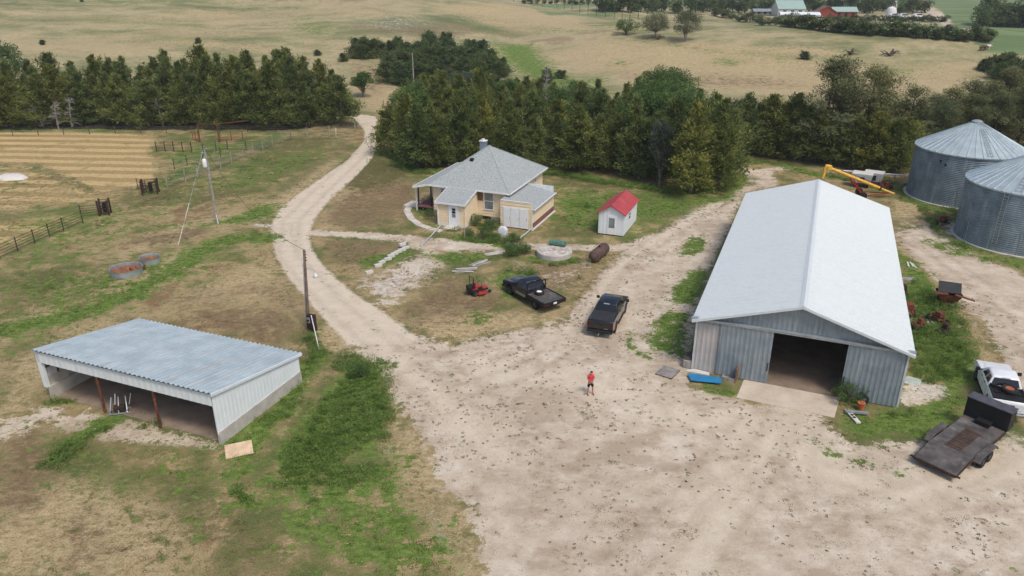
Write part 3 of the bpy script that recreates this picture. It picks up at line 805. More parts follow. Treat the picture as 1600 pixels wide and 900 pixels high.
# ------------------------------------------------------------------ the big machine barn
def barn():
    Wd, Ln, E, R = 12.88, 31.3, 4.0, 6.05
    t = thing('metal_barn', 'long machine barn with white metal roof and open grey sliding doors', 'barn', W(-5.6, 47.24), YAW)
    rise = lambda s: E + (R - E) * (1 - abs(s - Wd / 2) / (Wd / 2)) - .06
    mb = MB()
    ribbed(mb, (1.9, 0), (Wd, 0), E - .05, lambda s: rise(s + 1.9), .3, .025)
    ribbed(mb, (11.5, 0), (Wd, 0), 0, E - .05, .3, .025)
    ribbed(mb, (1.9, 0), (4.0, 0), 0, E - .05, .3, .025)
    mb.build('front_wall', M['barn_grey'], t, fix=False)
    mb = MB(); ribbed(mb, (0, 0), (1.9, 0), 0, E - .42, .3, .025); mb.build('patched_wall_panel', M['barn_pale'], t, fix=False)
    mb = MB(); ribbed(mb, (0, 0), (1.9, 0), E - .42, lambda s: rise(s), .3, .025); mb.build('upper_wall_panel', M['barn_grey'], t, fix=False)
    mb = MB(); ribbed(mb, (0, Ln), (0, 0), 0, E, .3, .025); ribbed(mb, (Wd, 0), (Wd, Ln), 0, E, .3, .025)
    mb.build('side_wall', M['barn_side'], t, fix=False)
    mb = MB(); ribbed(mb, (Wd, Ln), (0, Ln), 0, lambda s: rise(s), .3, .025); mb.build('back_wall', M['barn_side'], t, fix=False)
    for x in (-.05, Wd - .07):
        mb = MB(); mb.box((x, -.05, 0), (x + .12, .07, E)); mb.build('corner_trim', M['barn_side'], t)
    y0, y1, ov = -.42, Ln + .45, .28
    sl = (R - E) / (Wd / 2)
    for sgn in (-1, 1):
        mb = MB()
        xe = Wd / 2 + sgn * (Wd / 2 + ov); ze = E - ov * sl
        ribroof(mb, (xe, y0, ze), (xe, y1, ze), (Wd / 2, y1, R), (Wd / 2, y0, R), .25, .04)
        mb.build('roof_slope', M['white_roof'], t, fix=False)
    mb = MB(); mb.prism([(Wd / 2 - .22, R - .035), (Wd / 2, R + .05), (Wd / 2 + .22, R - .035), (Wd / 2, R - .02)], 'y', y0 - .02, y1 + .02)
    mb.build('ridge_cap', M['white_roof'], t)
    mb = MB()
    for sgn in (-1, 1):
        xe = Wd / 2 + sgn * (Wd / 2 + ov); ze = E - ov * sl
        mb.bar((Wd / 2, y0 - .02, R - .08), (xe, y0 - .02, ze - .08), .04, .16)
        mb.bar((xe, y0, ze - .08), (xe, y1, ze - .08), .05, .14)
    mb.build('roof_trim', M['white_roof'], t)
    # sliding door track and leaves
    mb = MB(); mb.box((-.35, -.26, E - .12), (Wd + .3, -.08, E + .02)); mb.box((-.35, -.30, E + .02), (Wd + .3, -.04, E + .06))
    mb.build('door_track', M['galv'], t)
    for (a, b) in ((1.62, 4.95), (9.42, 12.72)):
        mb = MB(); ribbed(mb, (a, -.17), (b, -.17), .06, E - .12, .3, .025)
        mb.box((a, -.165, .05), (b, -.12, .16)); mb.box((a, -.165, E - .3), (b, -.12, E - .13)); mb.box((a, -.165, .05), (a + .06, -.12, E - .13)); mb.box((b - .06, -.165, .05), (b, -.12, E - .13))
        o = mb.build('sliding_door', M['barn_grey'], t, fix=False)
        hb = MB(); hx = b - .1 if a < 5 else a + .1
        hb.box((hx - .03, -.24, 1.0), (hx + .03, -.2, 1.6)); hb.build('handle', M['plastic'], o)
    # frame inside
    mb = MB()
    for i in range(9):
        y = .2 + i * (Ln - .4) / 8
        for x in (.15, Wd - .15): mb.box((x - .08, y - .08, 0), (x + .08, y + .08, E - .1))
        for s2 in (-1, 1): mb.bar((Wd / 2, y, R - .2), (Wd / 2 + s2 * (Wd / 2 - .1), y, E - .15), .08, .2)
        mb.bar((.1, y, E - .2), (Wd - .1, y, E - .2), .06, .16)
    mb.build('truss_frame', M['wood_brown'], t)
barn()
# concrete apron in front of the barn door and the barn floor
def sheet(name, pts, z, mat, thick=.0):
    mb = MB()
    if thick: mb.prism(pts, 'z', z - thick, z)
    else: mb.quad(*[(p[0], p[1], z) for p in pts])
    return tag(mb.build(name, mat), kind='structure')
def floor_mat():
    n = NT('packed_floor'); f = n.noise(.7, 5, .65); g = n.noise(9, 3, .6)
    c = n.ramp(f, [(.3, (.46, .38, .30)), (.5, (.54, .46, .37)), (.7, (.61, .53, .44))])
    c = n.mix(n.mr(g, .55, .7, 0, .3), c, (.30, .25, .2)); n.bump(f, .2, .03)
    return n.out(c, .95, 0, .1)
M['floor'] = floor_mat()
pw = lambda u, v: tuple(W(u, v)[:2])
sheet('concrete_apron', [pw(-2.3, 44.55), pw(3.6, 44.4), pw(3.9, 47.0), pw(-2.1, 47.1)], .035, M['floor'], .05)
sheet('barn_floor', [pw(-5.5, 47.1), pw(7.2, 47.1), pw(7.2, 78.4), pw(-5.5, 78.4)], .02, simple('shaded_barn_dirt', (.24, .185, .14), .95, 0, .2, .8, .2, dirt=(.15, .115, .09)), .03)  # dirt floor, brown darkened to paint in the shade inside the doorway

# ------------------------------------------------------------------ the open-front shed
def open_shed():
    Wd, D = 13.55, 7.7
    t = thing('open_shed', 'open-fronted livestock shed with rippled metal roof and white fascia', 'shed', W(-43.25, 28.05), YAW)
    hf, hb = 3.45, 2.05
    mb = MB()
    ribroof(mb, (-.45, -.22, hf + .07), (Wd + .3, -.22, hf + .07), (Wd + .3, D + .25, hb), (-.45, D + .25, hb), .36, .10, True)
    mb.build('roof', M['shed_roof'], t, fix=False)
    mb = MB()
    mb.bar((Wd + .24, -.2, hf + .02), (Wd + .24, D + .2, hb - .04), .10, .16); mb.build('roof_trim', M['white_sheet'], t)
    mb = MB(); ribbed(mb, (-.2, -.12), (Wd + .12, -.12), hf - .78, hf - .03, .45, .012); mb.box((-.2, -.10, hf - .8), (Wd + .1, -.06, hf - .02))
    mb.build('fascia', M['white_sheet'], t, fix=False)
    # right wall: sheet above a concrete stem; front edge slants outwards at the foot as in a buttress
    for x, nm in ((Wd, 1), (-.12, -1)):
        mb = MB(); mb.box((x, 0, 0), (x + .2, D, .85)); mb.build('concrete_stem', M['concrete'], t)
    mb = MB(); ribbed(mb, (Wd + .14, -.1), (Wd + .14, D), .7, lambda s: hf - (hf - hb) * s / D - .05, .3, .008)
    mb.quad((Wd + .10, -.1, .85), (Wd + .10, D, .85), (Wd + .10, D, hb - .05), (Wd + .10, -.1, hf - .05)); mb.build('right_wall', M['white_sheet'], t, fix=False)
    mb = MB(); mb.box((-.3, -.12, .85), (.02, .1, hf)); mb.build('corner_post', M['white_sheet'], t)
    mb = MB(); mb.quad((-.1, .1, .85), (-.1, D, .85), (-.1, D, 1.5), (-.1, .1, 1.5))
    mb.quad((-.1, 3.2, 1.5), (-.1, D, 1.5), (-.1, D, hb - .05), (-.1, 3.2, hf - .63)); mb.build('left_wall', M['concrete'], t, fix=False)
    mb = MB(); mb.quad((-.12, .1, 1.5), (-.12, 3.2, 1.5), (-.12, 3.2, hf - .63), (-.12, .1, hf - .1)); mb.build('translucent_panel', M['grey_tarp'], t, fix=False)
    mb = MB()
    for y in (.1, .9, 1.7, 2.5, 3.2): mb.box((-.1, y - .04, 1.5), (-.02, y + .04, hf - .3 - y * .15))
    mb.box((-.1, .1, 2.15), (-.02, 3.2, 2.24)); mb.build('wall_studs', M['wood_dark'], t)
    mb = MB(); mb.box((0, D - .15, 0), (Wd, D, hb - .05)); mb.build('back_wall', M['concrete'], t)
    mb = MB()
    for i in range(7): mb.bar((-.1, .3 + i * 1.1, hf - .12 - (hf - hb) * (.3 + i * 1.1) / D), (Wd + .1, .3 + i * 1.1, hf - .12 - (hf - hb) * (.3 + i * 1.1) / D), .06, .15)
    mb.build('purlins', M['wood_dark'], t)
    for x in (4.6, 9.1):
        mb = MB(); mb.tube([(x, .0, 0), (x, 0, hf - .1)], .085, 10); mb.build('pipe_post', M['rust'], t)
open_shed()
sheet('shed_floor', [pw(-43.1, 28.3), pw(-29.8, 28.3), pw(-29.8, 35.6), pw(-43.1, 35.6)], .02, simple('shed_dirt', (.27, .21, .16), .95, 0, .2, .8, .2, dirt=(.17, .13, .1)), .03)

# ------------------------------------------------------------------ house
def lap_wall(mb, p0, p1, z0, top, lap=.30, out=.05):
    """horizontal lap boards from p0 to p1, outward normal to the right of the direction; top(s) height"""
    p0 = Vector((p0[0], p0[1])); p1 = Vector((p1[0], p1[1])); d = p1 - p0; L = d.length; d /= L; nn = Vector((d.y, -d.x))
    tp = top if callable(top) else (lambda s: top)
    zmax = max(tp(0), tp(L), tp(L / 2)); z = z0
    def xr(zz):
        # span where the wall is at least zz high
        n = 60; ok = [i for i in range(n + 1) if tp(L * i / n) >= zz - 1e-6]
        return (L * ok[0] / n, L * ok[-1] / n) if ok else None
    while z < zmax - .01:
        z2 = min(z + lap, zmax)
        a = xr(z); b = xr(z2) or a
        if not a: break
        P = lambda s, zz, o: (*(p0 + d * s + nn * o), zz)
        mb.quad(P(a[0], z, out), P(a[1], z, out), P(b[1], z2, 0), P(b[0], z2, 0))
        mb.quad(P(a[0], z, 0), P(a[1], z, 0), P(a[1], z, out), P(a[0], z, out))
        z = z2

def window(t, name, p0, d, n, w, z0, z1, glass='window_glass', trim='white_trim', shade=None):
    """window on a wall: p0 = lower left corner (2D), d = direction along, n = outward normal (2D)"""
    p0 = Vector(p0); d = Vector(d); n = Vector(n)
    def P(s, z, o): q = p0 + d * s + n * o; return (q.x, q.y, z)
    mb = MB()
    mb.add([P(0, z0, .062), P(w, z0, .062), P(w, z1, .062), P(0, z1, .062)], [(0, 1, 2, 3)])
    o = mb.build(name, M[glass], t, fix=False)
    mb = MB(); f = .09
    def bx(s0, s1, a, b, th=.10):
        vs = [P(s, z, oo) for oo in (.025, th) for (s, z) in ((s0, a), (s1, a), (s1, b), (s0, b))]
        mb.add(vs, [(0, 1, 2, 3), (4, 7, 6, 5), (0, 4, 5, 1), (1, 5, 6, 2), (2, 6, 7, 3), (3, 7, 4, 0)])
    bx(-f, 0, z0 - f, z1 + f); bx(w, w + f, z0 - f, z1 + f); bx(0, w, z0 - f, z0); bx(0, w, z1, z1 + f); bx(0, w, (z0 + z1) / 2 - .03, (z0 + z1) / 2 + .03, .08)
    mb.build('frame', M[trim], o)
    return o

def house():
    # local origin = front left corner of the entry, x to the right, y to the back
    U0, V0 = -38.3, 72.0
    t = thing('farmhouse', 'cream farmhouse with grey hipped shingle roof, porch and two lean-to additions', 'house', W(U0, V0), YAW)
    X = lambda u: u - U0
    Y = lambda v: v - V0
    xL, xR, yF, yB = 0.0, X(-29.45), 0.0, Y(82.9)
    E = 3.35
    mb = MB()
    lap_wall(mb, (xL, yF), (xR, yF), .45, E); lap_wall(mb, (xR, yF), (xR, yB), .45, E)
    lap_wall(mb, (xR, yB), (xL, yB), .45, E); lap_wall(mb, (xL, yB), (xL, yF), .45, E)
    mb.build('wall', M['siding'], t, fix=False)
    mb = MB(); mb.box((xL - .04, yF - .04, 0), (xR + .04, yB + .04, .46)); mb.build('foundation', M['found'], t)
    # pyramid roof
    a0, a1, b0, b1 = X(-38.75), X(-28.95), Y(71.45), Y(83.4)
    ap = ((a0 + a1) / 2, (b0 + b1) / 2, 6.85); z = 3.38
    mb = MB()
    c = [(a0, b0, z), (a1, b0, z), (a1, b1, z), (a0, b1, z)]
    mb.add(c + [ap] + [(q[0], q[1], z - .14) for q in c], [(0, 1, 4), (1, 2, 4), (2, 3, 4), (3, 0, 4), (5, 6, 1, 0), (6, 7, 2, 1), (7, 8, 3, 2), (8, 5, 0, 3), (8, 7, 6, 5)])
    roof = mb.build('hipped_roof', M['shingle'], t)
    mb = MB()
    for i in range(4):
        mb.bar(Vector(c[i]), Vector(ap), .22, .035)
    mb.build('hip_caps', M['shingle'], roof)
    mb = MB(); g = .07
    for i in range(4):
        p, q = Vector(c[i]), Vector(c[(i + 1) % 4]); mb.bar(p - Vector((0, 0, g)), q - Vector((0, 0, g)), .06, .17)
    mb.build('eave_trim', M['white_trim'], roof)
    # roof vent and cap
    mb = MB(); px, py = ap[0] - 1.15, Y(75.2)
    zz = z + (py - b0) / (ap[1] - b0) * (ap[2] - z)
    mb.box((px - .2, py - .2, zz - .1), (px + .2, py + .22, zz + .22)); mb.build('roof_vent', M['plastic'], roof, bevel=.03)
    # chimney
    mb = MB(); cx, cy = X(-35.55), Y(79.6)
    mb.box((cx - .34, cy - .34, 4.9), (cx + .34, cy + .34, 6.75)); ch = mb.build('chimney', M['barn_grey'], t)
    mb = MB(); mb.box((cx - .4, cy - .4, 6.75), (cx + .4, cy + .4, 6.83)); mb.lathe([(.16, 6.83), (.16, 6.96), (.2, 6.96), (.2, 7.0)], 12, TR(0, 0, 0) @ TR(cx, cy, 0)); mb.build('chimney_cap', M['white_trim'], ch)
    # porch on the left: roof, deck, posts
    mb = MB()
    p0, p1 = X(-40.6), a0 + .02
    mb.add([(p0, b0 + .1, 2.95), (p1, b0 + .1, z + .02), (p1, b1 - .3, z + .02), (p0, b1 - .3, 2.95), (p0, b0 + .1, 2.83), (p1, b0 + .1, z - .1), (p1, b1 - .3, z - .1), (p0, b1 - .3, 2.83)],
           [(0, 1, 2, 3), (7, 6, 5, 4), (0, 4, 5, 1), (1, 5, 6, 2), (2, 6, 7, 3), (3, 7, 4, 0)])
    pr = mb.build('porch_roof', M['shingle'], t)
    mb = MB(); mb.bar((p0, b0 + .07, 2.86), (a0, b0 + .07, z - .06), .06, .2); mb.bar((p0 - .02, b0 + .1, 2.88), (p0 - .02, b1 - .3, 2.88), .06, .18); mb.build('porch_trim', M['white_trim'], pr)
    mb = MB(); mb.box((p0 + .1, .15, .45), (-.03, yB - .2, .62)); mb.build('porch_deck', M['porch_red'], t)
    mb = MB(); mb.box((p0 + .15, .25, 0), (-.05, yB - .3, .45)); mb.build('porch_under_shade', M['dark_gap'], t)  # dark block standing in for the shade under the porch deck
    for (x, y) in ((p0 + .25, .3), (-.75 + .3, .3), (p0 + .25, 3.6), (p0 + .25, 7.2), (p0 + .25, 10.2)):
        mb = MB(); top = 2.85 + (x - p0) * .25
        mb.box((x - .06, y - .06, .62), (x + .06, y + .06, top)); mb.build('porch_post', M['white_trim' if y > .4 else 'plastic'], t)
    mb = MB(); mb.box((p0 + .02, .1, 0), (p0 + .12, .2, 2.85)); mb.build('porch_downspout', M['white_trim'], t)
    # windows of the main front
    s = (1, 0); nf = (0, -1)
    window(t, 'window', (X(-32.1), yF), s, nf, 1.0, 1.25, 3.05)
    mb = MB(); mb.box((X(-32.75) - .75 + .0, yF - .05, 2.1), (X(-32.75), yF - .01, 3.05)); 
    o = mb.build('boarded_window', M['wood_brown'], t); o.location = (.45, 0, 0)
    window(t, 'window', (xL + .95, yF), s, nf, .45, 2.5, 2.95)
    window(t, 'window', (xR, Y(80.0)), (0, 1), (1, 0), .5, 2.35, 3.1)
    mb = MB(); mb.box((X(-32.4), -.06, 0.1), (X(-31.4), -.045, .44)); mb.build('crawl_opening', M['dark_gap'], t)
    # entry addition
    e0, e1, f0 = X(-35.95), X(-32.95), Y(68.55)
    he = 2.62
    rl = lambda s_: he + (.9) * s_ / (0 - f0) if False else he
    mb = MB()
    lap_wall(mb, (e0, f0), (e1, f0), .3, he)
    lap_wall(mb, (e1, f0), (e1, 0), .3, lambda q: he + .82 * q / (-f0))
    lap_wall(mb, (e0, 0), (e0, f0), .3, lambda q: he + .82 * (1 - q / (-f0)))
    mb.build('entry_wall', M['siding'], t, fix=False)
    mb = MB(); mb.box((e0 - .03, f0 - .03, 0), (e1 + .03, -.05, .31)); mb.build('entry_foundation', M['white_trim'], t)
    mb = MB(); y0 = f0 - .3; y1 = Y(71.35); za = he - .02; zb = 3.42
    mb.add([(e0 - .22, y0, za), (e1 + .22, y0, za), (e1 + .22, y1, zb), (e0 - .22, y1, zb), (e0 - .22, y0, za - .1), (e1 + .22, y0, za - .1), (e1 + .22, y1, zb - .1), (e0 - .22, y1, zb - .1)],
           [(0, 1, 2, 3), (7, 6, 5, 4), (0, 4, 5, 1), (1, 5, 6, 2), (2, 6, 7, 3), (3, 7, 4, 0)])
    er = mb.build('entry_roof', M['shingle'], t)
    mb = MB(); mb.bar((e0 - .22, y0 - .02, za - .06), (e1 + .22, y0 - .02, za - .06), .05, .16); mb.bar((e1 + .24, y0, za - .06), (e1 + .24, y1, zb - .06), .05, .16); mb.bar((e0 - .24, y0, za - .06), (e0 - .24, y1, zb - .06), .05, .16)
    mb.build('entry_trim', M['white_trim'], er)
    mb = MB(); dx = e0 + 1.35; mb.box((dx, f0 - .07, .12), (dx + .95, f0 - .03, 2.25)); d = mb.build('entry_door', M['door_white'], t)
    for (a, b) in ((1.05, 1.45), (1.5, 1.75), (1.8, 2.05)):
        mb = MB(); mb.box((dx + .28, f0 - .085, a), (dx + .68, f0 - .072, b)); mb.build('pane', M['window_glass' if a < 1.4 else 'dark_gap'], d)
    mb = MB(); mb.box((dx - .12, f0 - .1, .1), (dx, f0 - .03, 2.35)); mb.box((dx + .95, f0 - .1, .1), (dx + 1.07, f0 - .03, 2.35)); mb.box((dx - .12, f0 - .1, 2.25), (dx + 1.07, f0 - .03, 2.37)); mb.build('door_frame', M['white_trim'], d)
    mb = MB(); mb.box((dx - .3, f0 - 1.1, 0), (dx + 1.25, f0 - .05, .12)); mb.build('door_step', M['concrete_pale'], t)
    mb = MB(); mb.box((e0 - .08, f0 - .12, .05), (e0 + .02, f0 - .03, he - .1)); mb.build('downspout', M['white_trim'], t)
    mb = MB(); mb.tube([(dx + .45, f0 - .1, 2.45), (dx + .45, f0 - .22, 2.5)], .04, 6); mb.box((dx + .3, f0 - .2, 2.42), (dx + .36, f0 - .03, 2.55)); mb.build('wall_lamp', M['plastic'], t)
    # lean-to with double doors
    g0, g1, h0, h1 = X(-29.62), X(-26.1), Y(70.45), Y(77.3)
    hl = 3.05
    top = lambda q: 3.02 - .05 * q
    mb = MB()
    lap_wall(mb, (g0, h0), (g1, h0), .1, 2.92)
    lap_wall(mb, (g1, h0), (g1, h1), .75, 2.33)
    lap_wall(mb, (g0, 0), (g0, h0), .3, 2.92)
    mb.build('lean_to_wall', M['siding'], t, fix=False)
    mb = MB(); mb.box((g1 - .1, h0 + .05, .1), (g1 + .03, h1, .75)); mb.build('brick_band', M['brick'], t)
    mb = MB(); mb.box((g0 + .05, h1 - .1, 0), (g1 - .02, h1, 3.0)); mb.build('lean_to_back_wall', M['white_sheet'], t)
    mb = MB(); mb.box((g1 + .03, h0 + .0, 0), (g1 + .14, h1 + .3, .14)); mb.build('kerb', M['white_trim'], t)
    mb = MB(); ya, yb = h0 + .05, h1 - .12; xa, xb = g0 + .05, g1 + .28; za, zb = 3.02, 2.30
    mb.add([(xa, ya, za), (xb, ya, zb), (xb, yb, zb), (xa, yb, za), (xa, ya, za - .08), (xb, ya, zb - .08), (xb, yb, zb - .08), (xa, yb, za - .08)],
           [(0, 1, 2, 3), (7, 6, 5, 4), (0, 4, 5, 1), (1, 5, 6, 2), (2, 6, 7, 3), (3, 7, 4, 0)])
    lr = mb.build('lean_to_roof', M['shingle'], t)
    mb = MB(); mb.bar((xb + .03, ya - .1, zb - .05), (xb + .03, yb + .1, zb - .05), .08, .12); mb.box((g0, h0 - .06, 2.92), (g1 + .03, h0 + .05, 2.98)); mb.build('lean_to_trim', M['white_trim'], lr)
    for (a, b) in ((g0 + .35, g0 + 1.15), (g0 + 1.2, g0 + 2.15), (g0 + 2.2, g0 + 3.05)):
        mb = MB(); mb.box((a, h0 - .09, .12), (b, h0 - .03, 2.2)); o = mb.build('storage_door', M['door_white'], t, bevel=.01)
        hb = MB(); hb.box((b - .1, h0 - .11, 1.0), (b - .05, h0 - .085, 1.25)); hb.build('handle', M['galv'], o)
    mb = MB(); mb.box((g0 + .25, h0 - .07, 2.2), (g0 + 3.15, h0 - .03, 2.3)); mb.build('door_header', M['white_trim'], t)
    mb = MB(); mb.box((g1 - .02, h0 - .1, 0), (g1 + .08, h0 - .01, 2.35)); mb.tube([(g1 + .03, h0 - .05, 2.3), (g1 + .25, h0 + .0, 2.25)], .04, 6); mb.build('downspout', M['white_trim'], t)
    mb = MB(); mb.tube([(a1 - .35, Y(72.9), 2.9), (a1 - .3, Y(71.5), 3.15), (a1 - .3, Y(71.4), 3.3)], .05, 6); mb.build('gutter_elbow', M['white_trim'], t)
house()

def small_shed():
    t = thing('garden_shed', 'small white garden shed with a bright red metal roof', 'shed', W(-19.4, 72.0), YAW)
    w, d, h, r = 2.66, 5.6, 2.45, 3.25
    mb = MB(); ribbed(mb, (w, 0), (w, d), .12, h, .4, .01); ribbed(mb, (0, d), (0, 0), .12, h, .4, .01)
    g = lambda s: h + (r - h) * (1 - abs(s - w / 2) / (w / 2))
    ribbed(mb, (0, 0), (w, 0), .12, g, .38, .01); ribbed(mb, (w, d), (0, d), .12, g, .38, .01)
    mb.build('wall', M['white_sheet'], t, fix=False)
    mb = MB(); mb.box((.05, .05, 0), (w - .05, d - .05, .13)); mb.build('base', M['wood_dark'], t)
    for s in (-1, 1):
        mb = MB(); xe = w / 2 + s * (w / 2 + .2); ze = h - .2 * (r - h) / (w / 2) + .03
        ribroof(mb, (xe, -.22, ze), (xe, d + .2, ze), (w / 2, d + .2, r + .03), (w / 2, -.22, r + .03), .3, .015)
        mb.build('roof_slope', M['red_roof'], t, fix=False)
    mb = MB(); mb.prism([(w / 2 - .13, r), (w / 2, r + .08), (w / 2 + .13, r), (w / 2, r + .02)], 'y', -.24, d + .22)
    for s in (-1, 1):
        mb.bar((w / 2, -.24, r - .02), (w / 2 + s * (w / 2 + .2), -.24, h - .12), .04, .1)
    mb.build('roof_trim', M['red_roof'], t)
    mb = MB(); mb.box((.95, -.05, .15), (1.85, -.015, 2.15)); dd = mb.build('door', M['door_white'], t)
    mb = MB(); mb.box((1.1, -.065, .85), (1.7, -.052, 1.9)); mb.build('pane', M['window_glass'], dd)
    window(t, 'window', (w, 1.7), (0, 1), (1, 0), .7, 1.35, 2.05, 'dark_gap')
small_shed()

# ------------------------------------------------------------------ grain bins
def grain_bin(c, r, h, label, a0, panel=False):
    t = thing('grain_bin', label, 'grain bin', (c[0], c[1], 0), 0, 'grain bins')
    n = 96; mb = MB(); prof = []
    k = int(h / .2)
    for i in range(k):
        z = .08 + (h - .08) * i / k; dz = (h - .08) / k
        prof += [(r, z), (r + .035, z + dz * .3), (r + .035, z + dz * .6), (r, z + dz * .9)]
    prof.append((r, h))
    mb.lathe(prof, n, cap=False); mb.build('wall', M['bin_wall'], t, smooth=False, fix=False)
    mb = MB(); mb.lathe([(r + .35, -.02), (r + .35, .08), (r, .08)], n, cap=False); mb.build('base', M['concrete_pale'], t, fix=False)
    # roof with raised ribs
    ro, ri, zt = r + .14, .55, h + .55 * r
    nb = 44; vs = []; fs = []
    mb = MB()
    for i in range(nb):
        for (q, u) in ((0, 0), (.86, 0), (.9, 1), (.97, 1)):
            a = 2 * math.pi * (i + q) / nb
            vs.append((ro * math.cos(a), ro * math.sin(a), h + .06 * u)); vs.append((ri * math.cos(a), ri * math.sin(a), zt - .3 + .05 * u))
    m = nb * 4
    for i in range(m):
        j = (i + 1) % m; fs.append((2 * i, 2 * j, 2 * j + 1, 2 * i + 1))
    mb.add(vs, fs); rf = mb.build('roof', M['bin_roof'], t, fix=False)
    mb = MB(); mb.lathe([(ro, h - .12), (ro + .02, h + .02), (r, h + .0)], n, cap=False); mb.build('eave_ring', M['bin_roof'], rf, fix=False)
    mb = MB(); mb.lathe([(ri + .05, zt - .36), (ri + .05, zt - .15), (.38, zt - .02), (.0, zt + .02)], 20, cap=False); mb.build('peak_cap', M['galv'], rf, smooth=True)
    # roof rungs: a ladder from eave to cap
    def rp(a, q, up=.1): rr = ro + (ri - ro) * q; return Vector((rr * math.cos(a), rr * math.sin(a), h + (zt - .3 - h) * q + up))
    mb = MB()
    for q in np.linspace(.06, .8, 11):
        mb.bar(rp(a0, q), rp(a0 + .09 / max(1 - q, .25), q), .035)
    for da in (0, .09): mb.bar(rp(a0 + da, .04), rp(a0 + da * 1.6, .8), .035)
    mb.build('roof_ladder', M['galv'], rf)
    # vertical seams and stiffeners, vents
    for i in range(14):
        a = 2 * math.pi * i / 14 + .1
        mb = MB(); mb.box((-.03, -.05, .1), (.03, .02, 2.1), TR((r + .02) * math.cos(a), (r + .02) * math.sin(a), 0) @ RZ(a + math.pi / 2))
        mb.build('stiffener', M['galv'], t)
    if panel:
        a = math.radians(panel); Mx = TR((r + .03) * math.cos(a), (r + .03) * math.sin(a), 0) @ RZ(a + math.pi / 2)
        mb = MB(); mb.prism([(.45 * math.cos(q), 2.0 + .62 * math.sin(q)) for q in np.linspace(0, 2 * math.pi, 20)[:-1]], 'y', -.12, 0, Mx); mb.build('access_hatch', M['galv'], t)
        mb = MB()
        ml = TR((r + .03) * math.cos(a - .11), (r + .03) * math.sin(a - .11), 0) @ RZ(a - .11 + math.pi / 2)
        for x in (-.22, .22): mb.bar((x, -.75, 0), (x, -.1, 1.75), .05, .05, ml)
        for i in range(6): q = (i + .6) / 6.3; mb.bar((-.22, -.75 + .65 * q, 1.75 * q), (.22, -.75 + .65 * q, 1.75 * q), .04, .04, ml)
        mb.build('short_ladder', M['white_trim'], t)
        a = math.radians(panel - 45); ml = TR((r + .03) * math.cos(a), (r + .03) * math.sin(a), 0) @ RZ(a + math.pi / 2)
        mb = MB()
        for x in (-.2, .2): mb.bar((x, -.15, .8), (x, -.15, h), .04, .04, ml)
        for i in range(16): mb.bar((-.2, -.15, 1 + i * .3), (.2, -.15, 1 + i * .3), .03, .03, ml)
        mb.build('wall_ladder', M['galv'], t)
    else:
        for a, z in ((math.radians(218), 4.6), (math.radians(212), 4.9)):
            mb = MB(); mb.box((-.1, -.08, z), (.1, 0, z + .22), TR((r + .03) * math.cos(a), (r + .03) * math.sin(a), 0) @ RZ(a + math.pi / 2))
            mb.build('sight_port', M['plastic'], t)
    return t
grain_bin((53.45, 87.67), 5.75, 5.9, 'farther grain bin, whole cone roof showing, beside the pine belt', math.radians(258))
grain_bin((51.2, 72.5), 5.75, 5.9, 'nearer grain bin with ladder and round hatch, cut by the frame edge', math.radians(222), 262)

# ------------------------------------------------------------------ poles
def utility_pole_lamp():
    p = G(482, 514)
    t = thing('utility_pole', 'brown wooden yard pole with a hanging lamp between shed and lane', 'utility pole', p)
    H = 6.45; mb = MB(); mb.tube([(0, 0, -.1), (.2, 0, H * .5), (.36, 0, H)], [.13, .11, .09], 10); pole = mb.build('pole', M['wood_pole'], t, smooth=True)
    mb = MB(); mb.tube([(.30, 0, H - 1.5), (.62, -.1, H - 1.45), (.98, -.2, H - 1.5), (1.05, -.22, H - 1.75)], .025, 6); arm = mb.build('lamp_arm', M['galv'], t)
    mb = MB(); mb.lathe([(.06, .0), (.09, -.12), (.2, -.25), (.18, -.42), (.02, -.5)], 14, TR(1.05, -.22, H - 1.7)); mb.build('lamp_shade', M['clear_lens'], t, smooth=True)
    mb = MB()
    for i in range(4): mb.tube([(.35, 0, H - .15 - i * .22), (.49, -.06, H - .15 - i * .22)], .035, 6)
    mb.build('insulators', M['plastic'], t)
    mb = MB(); mb.tube([(-.14, 0, .1), (.06, 0, 3.4), (.16, 0, 5.4)], .03, 6); mb.build('conduit', M['galv'], t)
    b = thing('meter_box', 'dark red electrical box with a meter at the foot of the yard pole', 'electric box', p + Vector((.42, -.38, 0)), math.radians(-20))
    mb = MB(); mb.box((-.3, -.2, 0), (.3, .2, 1.35)); mb.build('cabinet', M['boxdark'], b, bevel=.02)
    mb = MB(); mb.box((-.24, -.26, .75), (.02, -.2, 1.2)); mb.build('meter_frame', M['galv'], b, bevel=.01)
    mb = MB(); mb.lathe([(.08, 0), (.08, .08), (.05, .1)], 12, TR(-.11, -.26, .98) @ RX(math.pi / 2)); mb.build('meter_dial', M['glass'], b)
    q = G(499, 549); r = G(492, 0, 0) if False else None
    w = thing('white_rod', 'slim white rod leaning in the grass beside the yard pole', 'rod', q)
    mb = MB(); mb.tube([(0, 0, 0), (-.25, .35, 1.3), (-.5, .7, 2.5)], .035, 6); mb.build('tube', M['white_trim'], w)
    return p + Vector((.36, 0, H))
